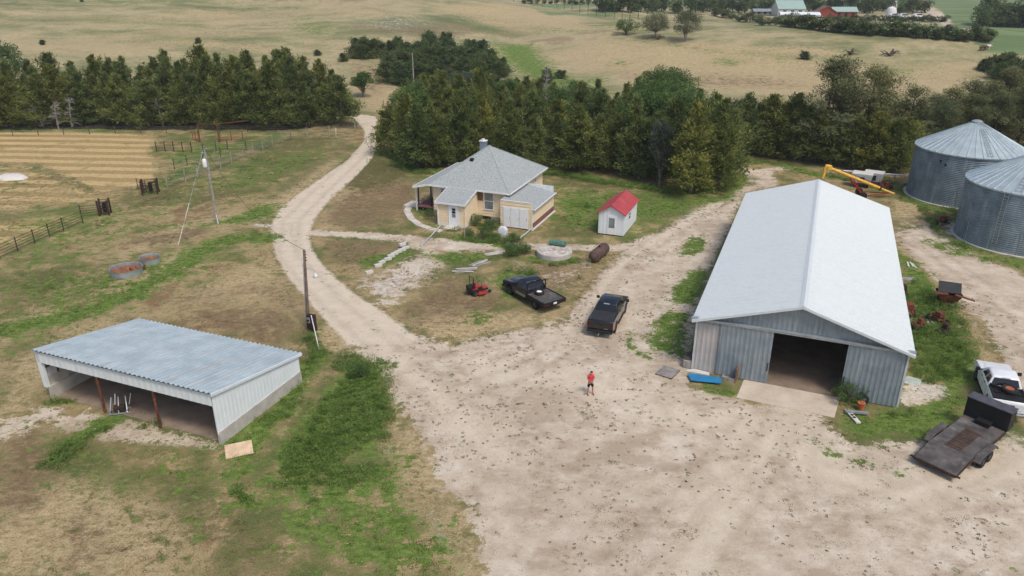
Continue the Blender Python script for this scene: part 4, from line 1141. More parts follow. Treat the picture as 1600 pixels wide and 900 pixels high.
def utility_pole_far():
    p = G(340, 349); top = (-.12, 0, 8.3)
    t = thing('utility_pole', 'leaning grey wooden pole with a white transformer beside the green strip', 'utility pole', p)
    mb = MB(); mb.tube([(0, 0, -.1), (-.05, 0, 4), top], [.14, .12, .09], 10); mb.build('pole', M['grey_wood'], t, smooth=True)
    mb = MB(); mb.lathe([(.02, 0), (.2, .02), (.22, .1), (.22, .75), (.16, .85), (.05, .9)], 14, TR(-.22, -.3, 6.2)); mb.build('transformer', M['white_trim'], t, smooth=True)
    mb = MB(); mb.tube([(-.1, 0, 7.6), (-.45, -.25, 7.75)], .05, 6); mb.tube([(-.1, 0, 7.9), (.15, -.2, 8.1)], .04, 6); mb.tube([(-.1, 0, 7.3), (-.22, -.3, 7.0)], .03, 6); mb.build('insulators', M['galv'], t)
    mb = MB(); mb.tube([(.13, -.15, 0), (.05, -.15, 1.0)], .05, 6); mb.build('ground_guard', M['white_trim'], t)
    g = G(278, 385)
    gw = thing('guy_wire', 'taut guy wire with white guard tubes running down from the transformer pole', 'wire', g)
    tp = Vector(p) + Vector(top) - Vector(g)
    mb = MB(); mb.tube([(0, 0, 0), tp * .97], .014, 5); mb.build('wire', M['galv'], gw)
    for a, b in ((.01, .20), (.27, .42)):
        mb = MB(); mb.tube([tp * a, tp * b], .035, 6); mb.build('guard', M['block'], gw)
    return Vector(p) + Vector(top)
A1 = utility_pole_lamp(); A2 = utility_pole_far()
def cable(a, b, sag, label, r=.016):
    n = 24; a = Vector(a); b = Vector(b)
    mb = MB(); mb.tube([(a.lerp(b, i / n) - Vector((0, 0, sag * 4 * (i / n) * (1 - i / n)))) for i in range(n + 1)], r, 5)
    tag(mb.build('power_cable', M['plastic']), label, 'cable')
cable(A1, A2, 1.7, 'dark cable sagging between the two wooden poles across the lane')
def plain_pole(px, py, H, label):
    t = thing('wooden_pole', label, 'pole', G(px, py)); mb = MB(); mb.tube([(0, 0, -.2), (0, 0, H)], [.16, .11], 8); mb.build('shaft', M['grey_wood'], t, smooth=True)
    mb = MB(); mb.tube([(0, 0, H - .3), (.2, -.05, H - .2)], .05, 6); mb.build('insulators', M['galv'], t)
plain_pole(647, 140, 7.5, 'bare pale pole standing in front of the junipers on the rise')
# ------------------------------------------------------------------ vehicles
def wheel(t, x, y, r, w=.25, mat='rim', flat=False, M4=None):
    s = 1 if x > 0 else -1
    Mx = (M4 or Matrix()) @ TR(x, y, r) @ RY(math.pi / 2 * s)
    mb = MB(); mb.lathe([(r * .62, -w / 2), (r * .93, -w / 2), (r, -w * .3), (r, w * .3), (r * .93, w / 2), (r * .62, w / 2), (r * .6, w * .3), (r * .6, -w * .3), (r * .62, -w / 2)], 26, Mx, cap=False)
    o = mb.build('wheel', M['tyre'], t, smooth=True)
    mb = MB(); mb.lathe([(r * .62, w * .30), (r * .60, w * .42), (r * .5, w * .30), (r * .2, w * .34), (r * .15, w * .42), (.0, w * .42)], 18, Mx, cap=False)
    for k in range(6):
        a = k * math.pi / 3; mb.box((r * .15, -.03, w * .3), (r * .56, .03, w * .38), Mx @ RZ(a))
    mb.build('rim', M[mat], o)
    return o

def arch(cy, r, z0, n=9):
    return [(cy + r * math.cos(a), z0 + max(0, r * math.sin(a))) for a in np.linspace(math.pi, 0, n)]

def pickup(name, label, paint, loc, rotz, kind, cab_len=2.35, wheels='rim', length=5.85):
    t = thing(name, label, 'pickup truck', loc, rotz)
    L = length; hw = .98; rr = .40
    ya, yb = 1.22, L - .98            # axles
    cab0 = 1.85 if kind != 'flat' else 2.45; cab1 = cab0 + cab_len
    b0 = .45
    rear = 0.0 if kind != 'flat' else cab0 - .02
    prof = [(rear + .02, b0 + .12)]
    if kind != 'flat': prof += arch(ya, .50, b0)
    prof += arch(yb, .50, b0)
    prof += [(L - .1, b0 - .02), (L, b0 + .12), (L, .95), (L - .07, 1.10), (L - .45, 1.20), (cab1 + .15, 1.30), (cab1 - .1, 1.34), (rear + .04, 1.34 if kind != 'cover' else 1.36), (rear, 1.25)]
    mb = MB(); mb.prism(prof, 'x', -hw, hw); body = mb.build('body', M[paint], t, bevel=.05, smooth=True)
    # hood crease panel
    mb = MB(); mb.add([(-.72, cab1 + .2, 1.302), (.72, cab1 + .2, 1.302), (.6, L - .55, 1.215), (-.6, L - .55, 1.215), (-.66, cab1 + .2, 1.345), (.66, cab1 + .2, 1.345), (.52, L - .6, 1.25), (-.52, L - .6, 1.25)],
                      [(4, 5, 6, 7), (0, 1, 5, 4), (1, 2, 6, 5), (2, 3, 7, 6), (3, 0, 4, 7)]); mb.build('hood', M[paint], t, smooth=True, bevel=.02)
    # cab
    zb, zt = 1.32, 1.92
    base = [(-hw + .03, cab0), (hw - .03, cab0), (hw - .03, cab1 + .15), (-hw + .03, cab1 + .15)]
    r0, r1, rw = cab0 + .22, cab1 - .62, .74
    top = [(-rw, r0), (rw, r0), (rw, r1), (-rw, r1)]
    mb = MB(); mb.add([(x, y, zb) for x, y in base] + [(x, y, zt - .05) for x, y in top] + [(x * .9, y * .0 + (y + (.1 if y == r0 else -.16)), zt) for x, y in top],
                      [(0, 1, 5, 4), (1, 2, 6, 5), (2, 3, 7, 6), (3, 0, 4, 7), (4, 5, 9, 8), (5, 6, 10, 9), (6, 7, 11, 10), (7, 4, 8, 11), (8, 9, 10, 11), (3, 2, 1, 0)])
    mb.build('cab', M[paint], t, smooth=True, bevel=.03)
    def face(a, b, c, d, u0, u1, v0, v1, off):
        a, b, c, d = map(Vector, (a, b, c, d))    # a,b bottom; d,c top
        nn = (b - a).cross(d - a).normalized() * off
        P = lambda u, v: a.lerp(b, u).lerp(d.lerp(c, u), v) + nn
        return [P(u0, v0), P(u1, v0), P(u1, v1), P(u0, v1)]
    Bc = [Vector((x, y, zb)) for x, y in base]; Tc = [Vector((x, y, zt - .05)) for x, y in top]
    mb = MB(); mb.quad(*face(Bc[0], Bc[1], Tc[1], Tc[0], .07, .93, .12, .90, .012)); mb.build('rear_window', M['glass'], t, fix=False)
    mb = MB(); mb.quad(*face(Bc[2], Bc[3], Tc[3], Tc[2], .05, .95, .06, .95, .012)); mb.build('windshield', M['glass'], t, fix=False)
    two = cab_len > 1.8
    for (p, q, P, Q) in ((Bc[1], Bc[2], Tc[2], Tc[1]), (Bc[3], Bc[0], Tc[0], Tc[3])):
        fwd = p is Bc[1]
        spans = [(.06, .40), (.44, .80)] if two else [(.30, .80)]
        for (u0, u1) in spans:
            if not fwd: u0, u1 = 1 - u1, 1 - u0
            mb = MB(); mb.quad(*face(p, q, P, Q, u0, u1, .12, .88, .012)); mb.build('side_window', M['glass'], t, fix=False)
    for s in (-1, 1):
        mb = MB(); mb.box((s * hw - .02 if s < 0 else hw - .02, cab1 - .05, 1.32), (s * hw + .02 if s < 0 else hw + .02, cab1 + .05, 1.36)) if False else None
        mb.add([(s * (hw - .05), cab1 - .12, 1.34), (s * (hw + .10), cab1 - .12, 1.34), (s * (hw + .10), cab1 - .02, 1.34), (s * (hw - .05), cab1 - .02, 1.34),
                (s * (hw - .05), cab1 - .12, 1.40), (s * (hw + .10), cab1 - .12, 1.40), (s * (hw + .10), cab1 - .02, 1.40), (s * (hw - .05), cab1 - .02, 1.40)],
               [(0, 1, 2, 3), (4, 5, 6, 7), (0, 1, 5, 4), (1, 2, 6, 5), (2, 3, 7, 6), (3, 0, 4, 7)])
        x0, x1 = sorted((s * (hw + .08), s * (hw + .32)))
        mb.box((x0, cab1 - .13, 1.28), (x1, cab1 + .02, 1.50)); mb.build('side_mirror', M['plastic'], t, bevel=.03)
        for y in ((cab0 + cab_len * .32, cab0 + cab_len * .72) if two else (cab0 + .5,)):
            mb = MB(); x0, x1 = sorted((s * hw, s * (hw + .03))); mb.box((x0, y - .12, 1.16), (x1, y + .1, 1.2)); mb.build('door_handle', M['plastic'], t)
        if two or True:
            mb = MB()
            for y in (cab0 + .06, cab0 + cab_len * .5, cab1 - .02):
                x0, x1 = sorted((s * (hw - .01), s * (hw + .003))); mb.box((x0, y - .012, .6), (x1, y + .012, 1.3))
            mb.build('door_seams', M['dark_gap'], t)
        mb = MB(); x0, x1 = sorted((s * .62, s * .93)); mb.box((x0, L - .06, .80), (x1, L + .015, 1.0)); mb.build('headlight', M['clear_lens'], t, bevel=.02)
        mb = MB(); x0, x1 = sorted((s * (hw - .12), s * (hw + .06))); mb.box((x0, cab0 + .1, .40), (x1, cab1 - .1, .46)); mb.build('running_board', M['plastic'], t)
    mb = MB(); mb.box((-.6, L - .03, .72), (.6, L + .02, 1.02)); mb.build('grille', M['plastic'], t)
    mb = MB(); mb.box((-hw + .02, L - .1, .42), (hw - .02, L + .14, .66)); mb.build('front_bumper', M['plastic'], t, bevel=.04)
    for x in (-.84, .84):
        wheel(t, x, yb, rr, .27, wheels)
        wheel(t, x, ya if kind != 'flat' else ya + .1, rr, .27, wheels)
    mb = MB(); mb.box((-.8, .3, .42), (.8, L - .4, .62)); mb.box((-.9, ya - .05, .35), (.9, ya + .05, .45)); mb.build('chassis', M['plastic'], t)
    if kind == 'cover':
        mb = MB(); mb.box((-.86, .10, 1.34), (.86, cab0 - .04, 1.395)); mb.build('bed_cover', M['vinyl'], t, bevel=.02)
    if kind == 'open':
        mb = MB(); mb.box((-.84, .10, 1.345), (.84, cab0 - .05, 1.35)); mb.build('bed_floor', M['plastic'], t)
    if kind in ('cover', 'open'):
        mb = MB(); mb.box((-.86, -.035, .66), (.86, .01, 1.24)); tg = mb.build('tailgate', M[paint], t, bevel=.03)
        mb = MB(); mb.box((-.22, -.05, 1.05), (.22, -.03, 1.13)); mb.build('tailgate_handle', M['plastic'], tg)
        mb = MB(); mb.box((.35, -.042, .76), (.62, -.034, .80)); mb.build('badge', M['chrome'], tg)
        for s in (-1, 1):
            x0, x1 = sorted((s * .87, s * .985)); mb = MB(); mb.box((x0, -.03, .82), (x1, .05, 1.24)); mb.build('tail_light', M['red_light'], t, bevel=.015)
        mb = MB(); mb.box((-hw, -.22, .46), (hw, .03, .64)); rb = mb.build('rear_bumper', M['plastic' if paint == 'black_paint' else 'chrome'], t, bevel=.04)
        mb = MB(); mb.box((-.04, -.5, .40), (.04, -.2, .47)); mb.tube([(0, -.45, .45), (0, -.45, .56)], .03, 8); mb.build('tow_hitch', M['chrome'], t)
        mb = MB(); mb.box((-.22, cab0 + .16, 1.86), (.22, cab0 + .22, 1.90)); mb.build('brake_light', M['clear_lens'], t)
    return t

# black pickup with bed cover
h1 = math.radians(-19.5)
tr1 = pickup('pickup_truck', 'glossy black pickup with a covered bed, parked facing away on the sand', 'black_paint', (6.55, 50.75, 0), h1, 'cover', 2.45)
# dark flatbed pickup
h2 = math.radians(35)
tr2 = pickup('flatbed_truck', 'dark blue-black flatbed pickup with a white diamond decal on its rear glass', 'navy_paint', (3.35, 55.15, 0), h2, 'flat', 1.75)
def flatbed_parts(t):
    mb = MB(); mb.box((-1.08, -.08, .88), (1.08, 2.35, 1.0)); mb.build('flatbed', M['deck_grey'], t, bevel=.01)
    mb = MB(); mb.box((-1.10, -.1, .80), (-1.02, 2.37, 1.06)); mb.box((1.02, -.1, .80), (1.10, 2.37, 1.06)); mb.box((-1.1, -.14, .72), (1.1, -.06, 1.04)); mb.build('bed_rail', M['plastic'], t)
    mb = MB(); mb.box((-.95, 2.3, 1.0), (-.88, 2.38, 1.86)); mb.box((.88, 2.3, 1.0), (.95, 2.38, 1.86)); mb.box((-.95, 2.3, 1.8), (.95, 2.38, 1.88)); mb.box((-.95, 2.3, 1.0), (.95, 2.38, 1.12)); mb.build('headache_rack', M['plastic'], t)
    for s in (-1, 1):
        mb = MB(); mb.box((s * .8 - .12, -.16, .78), (s * .8 + .12, -.13, .88)); mb.build('tail_light', M['red_light'], t)
        mb = MB(); x0, x1 = sorted((s * .975, s * .992)); mb.box((x0, 2.55, .56), (x1, 5.0 - 1.1, .80)); mb.build('tan_side_stripe', M['tan_paint'], t)
    mb = MB(); mb.box((-.16, -.17, .80), (.16, -.145, .95)); mb.build('licence_plate', M['white_trim'], t)
    mb = MB()
    for (a, b) in (((0, 1), (1, 0)), ((1, 0), (0, -1)), ((0, -1), (-1, 0)), ((-1, 0), (0, 1))):
        q = lambda p: Vector((.05 + p[0] * .17, 2.485 + (p[1] * .2 + .3) * .36, 1.40 + (p[1] * .2 + .24)))
        mb.bar(q(a) , q(b), .03, .03)
    mb.build('diamond_decal', M['white_trim'], t)
flatbed_parts(tr2)
def lying_wheel(name, label, loc, rotz, r, w, mat, tilt=0):
    t = thing(name, label, 'spare wheel', loc, rotz)
    mb = MB(); mb.lathe([(r * .6, 0), (r * .93, 0), (r, w * .2), (r, w * .8), (r * .93, w), (r * .62, w), (r * .58, w * .7), (r * .6, 0)], 26, RX(tilt), cap=False); mb.build('tyre', M['tyre'], t, smooth=True)
    mb = MB(); mb.lathe([(r * .6, w * .6), (r * .55, w * .9), (r * .3, w * .7), (.0, w * .75)], 20, RX(tilt), cap=False); mb.build('rim', M[mat], t, smooth=True)
    return t
def on_truck(t, x, y, z): return Vector(t.location) + Matrix.Rotation(t.rotation_euler.z, 3, 'Z') @ Vector((x, y, z))
lying_wheel('spare_wheel', 'spare wheel with a white rim lying on the flatbed behind the cab', on_truck(tr2, -.15, 1.75, 1.003), 0, .40, .25, 'white_rim')
# white pickup beside the barn
h3 = math.radians(-20.5)
tr3 = pickup('white_pickup', 'dusty white pickup hitched to the black trailer at the right edge', 'white_paint', (30.3, 39.55, 0), h3, 'open', 2.1)
def white_parts(t):
    mb = MB()
    for x in (-.9, .9): mb.box((x - .05, .1, 1.35), (x + .05, 1.75, 1.43))
    for y in (.15, .95, 1.7): mb.box((-.9, y - .05, 1.36), (.9, y + .05, 1.42))
    mb.bar((-.9, 1.7, 1.5), (.3, .9, 1.52), .12, .1); mb.build('bed_frame', M['plastic'], t)
white_parts(tr3)
lying_wheel('spare_wheel', 'old wheel with a rusty orange disc lying in the white pickup bed', on_truck(tr3, .1, 1.25, 1.44), 0, .46, .2, 'orange')

def trailer():
    p = G(1461, 728, .6); hd = -math.atan2(4.78, 3.72)
    # origin: rear centre on the ground, y forward
    rl = G(1430, 710, .55); rr = G(1493, 743, .55); c = (rl + rr) / 2
    t = thing('equipment_trailer', 'grey steel deck trailer with a tall black box at its front', 'trailer', (c.x, c.y, 0), hd)
    hw = 1.12; L = 6.15
    mb = MB(); mb.box((-hw, 1.55, .72), (hw, L, .80)); mb.add([(-hw, 0, .42), (hw, 0, .42), (hw, 1.55, .72), (-hw, 1.55, .72), (-hw, 0, .50), (hw, 0, .50), (hw, 1.55, .80), (-hw, 1.55, .80)],
        [(4, 5, 6, 7), (0, 1, 2, 3), (0, 1, 5, 4), (1, 2, 6, 5), (3, 0, 4, 7)]); mb.build('deck', M['deck_grey'], t)
    mb = MB()
    for i in range(9): mb.box((-.42, 1.95 + i * .3, .802), (.42, 1.95 + i * .3 + .27, .825))
    mb.build('wood_inset', M['inset_wood'], t)
    mb = MB()
    for s in (-1, 1): mb.box((s * hw - .05, 1.5, .55), (s * hw + .05, L, .74)); mb.bar((s * hw, 0, .40), (s * hw, 1.55, .66), .1, .14)
    mb.box((-hw, -.06, .34), (hw, .04, .46)); mb.box((-hw - .22, -.02, .40), (-hw, .06, .48)); mb.box((hw, -.02, .40), (hw + .22, .06, .48)); mb.build('frame', M['dark_rust'], t)
    for s in (-1, 1):
        x0, x1 = sorted((s * (hw + .04), s * (hw + .42)))
        mb = MB(); mb.box((x0, 2.2, .86), (x1, 3.95, .92)); mb.add([(x0, 3.95, .92), (x1, 3.95, .92), (x1, 4.25, .6), (x0, 4.25, .6), (x0, 3.95, .86), (x1, 3.95, .86), (x1, 4.2, .58), (x0, 4.2, .58)], [(0, 1, 2, 3), (4, 5, 6, 7)])
        mb.add([(x0, 2.2, .92), (x1, 2.2, .92), (x1, 1.9, .6), (x0, 1.9, .6), (x0, 2.2, .86), (x1, 2.2, .86), (x1, 1.95, .58), (x0, 1.95, .58)], [(0, 1, 2, 3), (4, 5, 6, 7)])
        mb.build('fender', M['deck_grey'], t)
        wheel(t, s * (hw + .24), 2.65, .36, .24); wheel(t, s * (hw + .24), 3.5, .36, .24)
    # front box
    mb = MB(); mb.box((-1.22, L - .1, .78), (1.22, L + .72, 2.02)); mb.build('front_box', M['plastic'], t, bevel=.03)
    mb = MB(); mb.box((-1.25, L - .14, 2.02), (1.25, L + .75, 2.07)); mb.build('box_lid', simple('lid_grey', (.075, .075, .085), .5, 0, .2), t, bevel=.01)
    mb = MB(); mb.box((-.38, L - .62, .80), (.42, L - .12, 1.10)); mb.build('winch_box', M['plastic'], t, bevel=.03)
    mb = MB(); mb.bar((-.7, L + .5, .6), (0, L + 1.5, .58), .1); mb.bar((.7, L + .5, .6), (0, L + 1.5, .58), .1); mb.tube([(0, L + 1.3, .05), (0, L + 1.3, .9)], .04, 8); mb.build('tongue', M['dark_rust'], t)
trailer()

# ------------------------------------------------------------------ person
def skin_mesh(name, pts, edges, radii, mat, parent, subd=2):
    me = bpy.data.meshes.new(name); me.from_pydata(pts, edges, []); me.materials.append(mat)
    o = link(name, me, parent)
    m = o.modifiers.new('skin', 'SKIN'); m.use_smooth_shade = True
    sv = me.skin_vertices
    if not sv:
        bpy.context.view_layer.objects.active = o
        me.update()
    for i, r in enumerate(radii):
        if len(me.skin_vertices): me.skin_vertices[0].data[i].radius = r if isinstance(r, tuple) else (r, r)
    if len(me.skin_vertices): me.skin_vertices[0].data[0].use_root = True
    s = o.modifiers.new('sub', 'SUBSURF'); s.levels = subd; s.render_levels = subd
    return o
def person():
    p = G(922, 616)
    t = thing('person', 'person in red shirt and black shorts looking down at a held controller', 'person', p, math.radians(8))
    # faces -y (towards the camera); head bent forward
    P = []; E = []; R = []
    def v(x, y, z, r): P.append((x, y, z)); R.append(r); return len(P) - 1
    def ch(a, *rest):
        for b in rest: E.append((a, b)); a = b
        return a
    pel = v(0, 0, .93, (.15, .11)); 
    w = v(0, .01, 1.10, (.13, .10)); c = v(0, .0, 1.30, (.165, .11)); s = v(0, -.02, 1.43, (.12, .08)); n = v(0, -.06, 1.51, .055); n2 = v(0, -.10, 1.57, .058)
    ch(pel, w, c, s, n, n2)
    hd = v(0, -.13, 1.64, (.088, .10)); hd2 = v(0, -.15, 1.72, (.075, .09)); ch(n2, hd, hd2)
    for sg in (-1, 1):
        hip = v(sg * .10, 0, .86, .095); kn = v(sg * .145, -.03, .48, .058); cf = v(sg * .15, .0, .34, .056); an = v(sg * .16, .02, .09, .036); ft = v(sg * .175, -.06, .045, (.045, .035)); toe = v(sg * .20, -.16, .035, (.045, .028))
        ch(pel, hip, kn, cf, an, ft, toe)
        sh = v(sg * .165, -.02, 1.42, .058); el = v(sg * .215, -.04, 1.14, .042); wr = v(sg * .10, -.27, 1.16, .028); hn = v(sg * .075, -.33, 1.17, (.038, .022))
        ch(s, sh, el, wr, hn)
        for k in range(4):
            f1 = v(sg * (.075 - .02 * k + .02), -.365, 1.185 - .016 * k, .0095); f2 = v(sg * (.055 - .014 * k), -.395 + .004 * k, 1.175 - .016 * k, .009); f3 = v(sg * (.03 - .008 * k), -.385, 1.16 - .015 * k, .008)
            ch(hn, f1, f2, f3)
        th = v(sg * .05, -.335, 1.205, .011); th2 = v(sg * .03, -.355, 1.215, .0095); ch(hn, th, th2)
    body = skin_mesh('body', P, E, R, M['skin'], t)
    # shirt
    P = []; E = []; R = []
    a = v(0, 0, .88, (.185, .145)); b = v(0, .01, 1.05, (.165, .135)); c = v(0, 0, 1.28, (.19, .135)); d = v(0, -.02, 1.42, (.15, .10)); e = v(0, -.045, 1.48, .07); ch(a, b, c, d, e)
    for sg in (-1, 1):
        s1 = v(sg * .155, -.02, 1.40, .078); s2 = v(sg * .20, -.04, 1.20, .062); ch(d, s1, s2)
    skin_mesh('shirt', P, E, R, M['shirt'], t)
    P = []; E = []; R = []
    a = v(0, 0, .93, (.168, .128)); b = v(0, 0, .86, (.165, .125)); ch(a, b)
    for sg in (-1, 1):
        h = v(sg * .105, 0, .78, .112); k = v(sg * .135, -.02, .54, .092); ch(b, h, k)
    skin_mesh('shorts', P, E, R, M['shorts'], t)
    P = []; E = []; R = []
    a = v(0, -.165, 1.735, (.088, .085)); b = v(0, -.125, 1.70, (.097, .10)); c = v(0, -.085, 1.62, (.075, .06)); ch(b, a); ch(b, c)
    skin_mesh('hair', P, E, R, M['hair'], t)
    mb = MB()
    mb.tube([(0, -.225, 1.655), (0, -.25, 1.625)], [.012, .02], 6)
    for sg in (-1, 1): mb.tube([(sg * .09, -.13, 1.67), (sg * .105, -.12, 1.63)], .018, 6)
    mb.build('face_features', M['skin'], t)
    for sg in (-1, 1):
        mb = MB(); mb.box((sg * .185 - .05, -.22, 0), (sg * .185 + .05, .07, .075)); mb.build('shoe', M['red'], t, bevel=.03, smooth=True)
    d = thing('drone_controller', 'small grey handheld controller held in both hands of the person', 'controller', p + Matrix.Rotation(math.radians(8), 3, 'Z') @ Vector((0, -.37, 1.175)), math.radians(8))
    mb = MB(); mb.box((-.09, -.03, -.02), (.09, .04, .02)); mb.build('case', M['galv'], d, bevel=.01)
    mb = MB(); mb.box((-.05, -.02, .022), (.05, .03, .03)); mb.build('screen', M['glass'], d)
person()

# ------------------------------------------------------------------ mower
def mower():
    p = G(748, 459)
    t = thing('riding_mower', 'red and black zero-turn riding mower parked left of the flatbed truck', 'lawn mower', p, math.radians(-62))
    mb = MB(); mb.prism([(-.72, -.35), (-.5, -.55), (.5, -.55), (.8, -.3), (.8, .3), (.5, .5), (-.5, .5), (-.72, .3)], 'z', .14, .30); mb.build('cutting_deck', M['red'], t, bevel=.03)
    mb = MB(); mb.box((-.35, -1.0, .34), (.35, .75, .46)); mb.build('frame', M['plastic'], t, bevel=.02)
    mb = MB(); mb.box((-.32, -1.05, .46), (.32, -.45, .85)); mb.build('engine', M['plastic'], t, bevel=.06)
    mb = MB(); mb.box((-.40, -.75, .5), (.4, -.2, .62)); mb.build('fuel_tank', M['red'], t, bevel=.05)
    mb = MB(); mb.box((-.26, -.35, .6), (.26, .15, .70)); mb.box((-.26, -.45, .68), (.26, -.33, 1.1)); mb.build('seat', M['red'], t, bevel=.05)
    mb = MB(); mb.box((-.32, .3, .44), (.32, .72, .50)); mb.build('foot_plate', M['red'], t, bevel=.01)
    for s in (-1, 1):
        wheel(t, s * .5, -.55, .29, .26)
        wheel(t, s * .38, .85, .15, .12)
        mb = MB(); mb.tube([(s * .34, .05, .5), (s * .36, .12, .95), (s * .12, .22, 1.02)], .018, 6); mb.build('steering_lever', M['plastic'], t)
    mb = MB(); mb.tube([(-.38, -.62, .4), (-.38, -.66, 1.6), (.38, -.66, 1.6), (.38, -.62, .4)], .03, 8); mb.build('roll_bar', M['plastic'], t)
mower()
# ------------------------------------------------------------------ trees
def leafmat(name, dark, mid, light, hue=.35):
    n = NT(name)
    t = n.attr('tint').outputs["Fac"]
    c = n.ramp(t, [(0, dark), (.5, mid), (1, light)])
    c = n.mix(n.mr(n.rnd(), 0, 1, 0, hue, False), c, n.mix(1.0, c, (1.45, 1.15, .70), 'MULTIPLY'))
    c = n.mix(n.mr(n.math('FRACT', n.math('MULTIPLY', n.rnd(), 7.31)), 0, 1, 0, .6, False), c, n.mix(1.0, c, (.55, .72, .80), 'MULTIPLY'))
    m = n.out(c, .8, 0, .12)
    tr = n.t.nodes.new("ShaderNodeBsdfTranslucent"); n.set(tr.inputs[0], c)
    mx = n.t.nodes.new("ShaderNodeMixShader"); mx.inputs[0].default_value = .5
    n.t.links.new(n.p.outputs[0], mx.inputs[1]); n.t.links.new(tr.outputs[0], mx.inputs[2])
    n.t.links.new(mx.outputs[0], n.t.nodes["Material Output"].inputs[0])
    return m
M['cedar'] = leafmat('cedar_foliage', (.085, .118, .042), (.185, .238, .080), (.32, .355, .13), .7)
M['juniper'] = leafmat('juniper_foliage', (.058, .090, .038), (.125, .175, .068), (.22, .27, .11), .3)
M['pine'] = leafmat('pine_foliage', (.08, .102, .052), (.17, .202, .098), (.30, .32, .165), .4)
M['leafy'] = leafmat('broad_leaves', (.055, .098, .030), (.12, .205, .062), (.22, .31, .11), .3)
M['cotton'] = leafmat('cottonwood_leaves', (.06, .08, .035), (.12, .15, .07), (.20, .225, .12), .3)
M['silver'] = leafmat('silvery_leaves', (.05, .062, .042), (.11, .128, .09), (.20, .215, .165), .2)
M['lime'] = leafmat('bright_leaves', (.05, .09, .02), (.10, .18, .04), (.17, .27, .07), .2)
M['weed'] = leafmat('weed_leaves', (.10, .165, .036), (.20, .30, .075), (.32, .40, .13), .3)
M['grassblade'] = leafmat('grass_blades', (.06, .10, .018), (.125, .20, .042), (.24, .27, .09), .3)
M['drytuft'] = leafmat('dry_tufts', (.065, .065, .032), (.135, .125, .065), (.23, .195, .12), .3)
M['strawtuft'] = leafmat('straw_tufts', (.20, .14, .07), (.34, .26, .14), (.47, .38, .23), .3)
M['brushtuft'] = leafmat('brush_twigs', (.10, .075, .06), (.17, .13, .10), (.24, .20, .15), .3)

def norm(a): return a / np.maximum(np.linalg.norm(a, axis=1, keepdims=True), 1e-9)

def leaf_quads(c, d, L, Wd, rng, cen=None):
    """rhombus leaves at c pointing along d"""
    r = rng.normal(size=c.shape) * .55 + np.array([0, 0, .75])
    if cen is not None: r = r + norm(c - cen) * .9
    s = norm(np.cross(norm(r), d) + 1e-4)
    L = np.asarray(L).reshape(-1, 1); Wd = np.asarray(Wd).reshape(-1, 1)
    V = np.stack([c, c + d * L * .5 + s * Wd * .5, c + d * L, c + d * L * .5 - s * Wd * .5], 1).reshape(-1, 3)
    F = np.arange(len(V)).reshape(-1, 4)
    return V, F

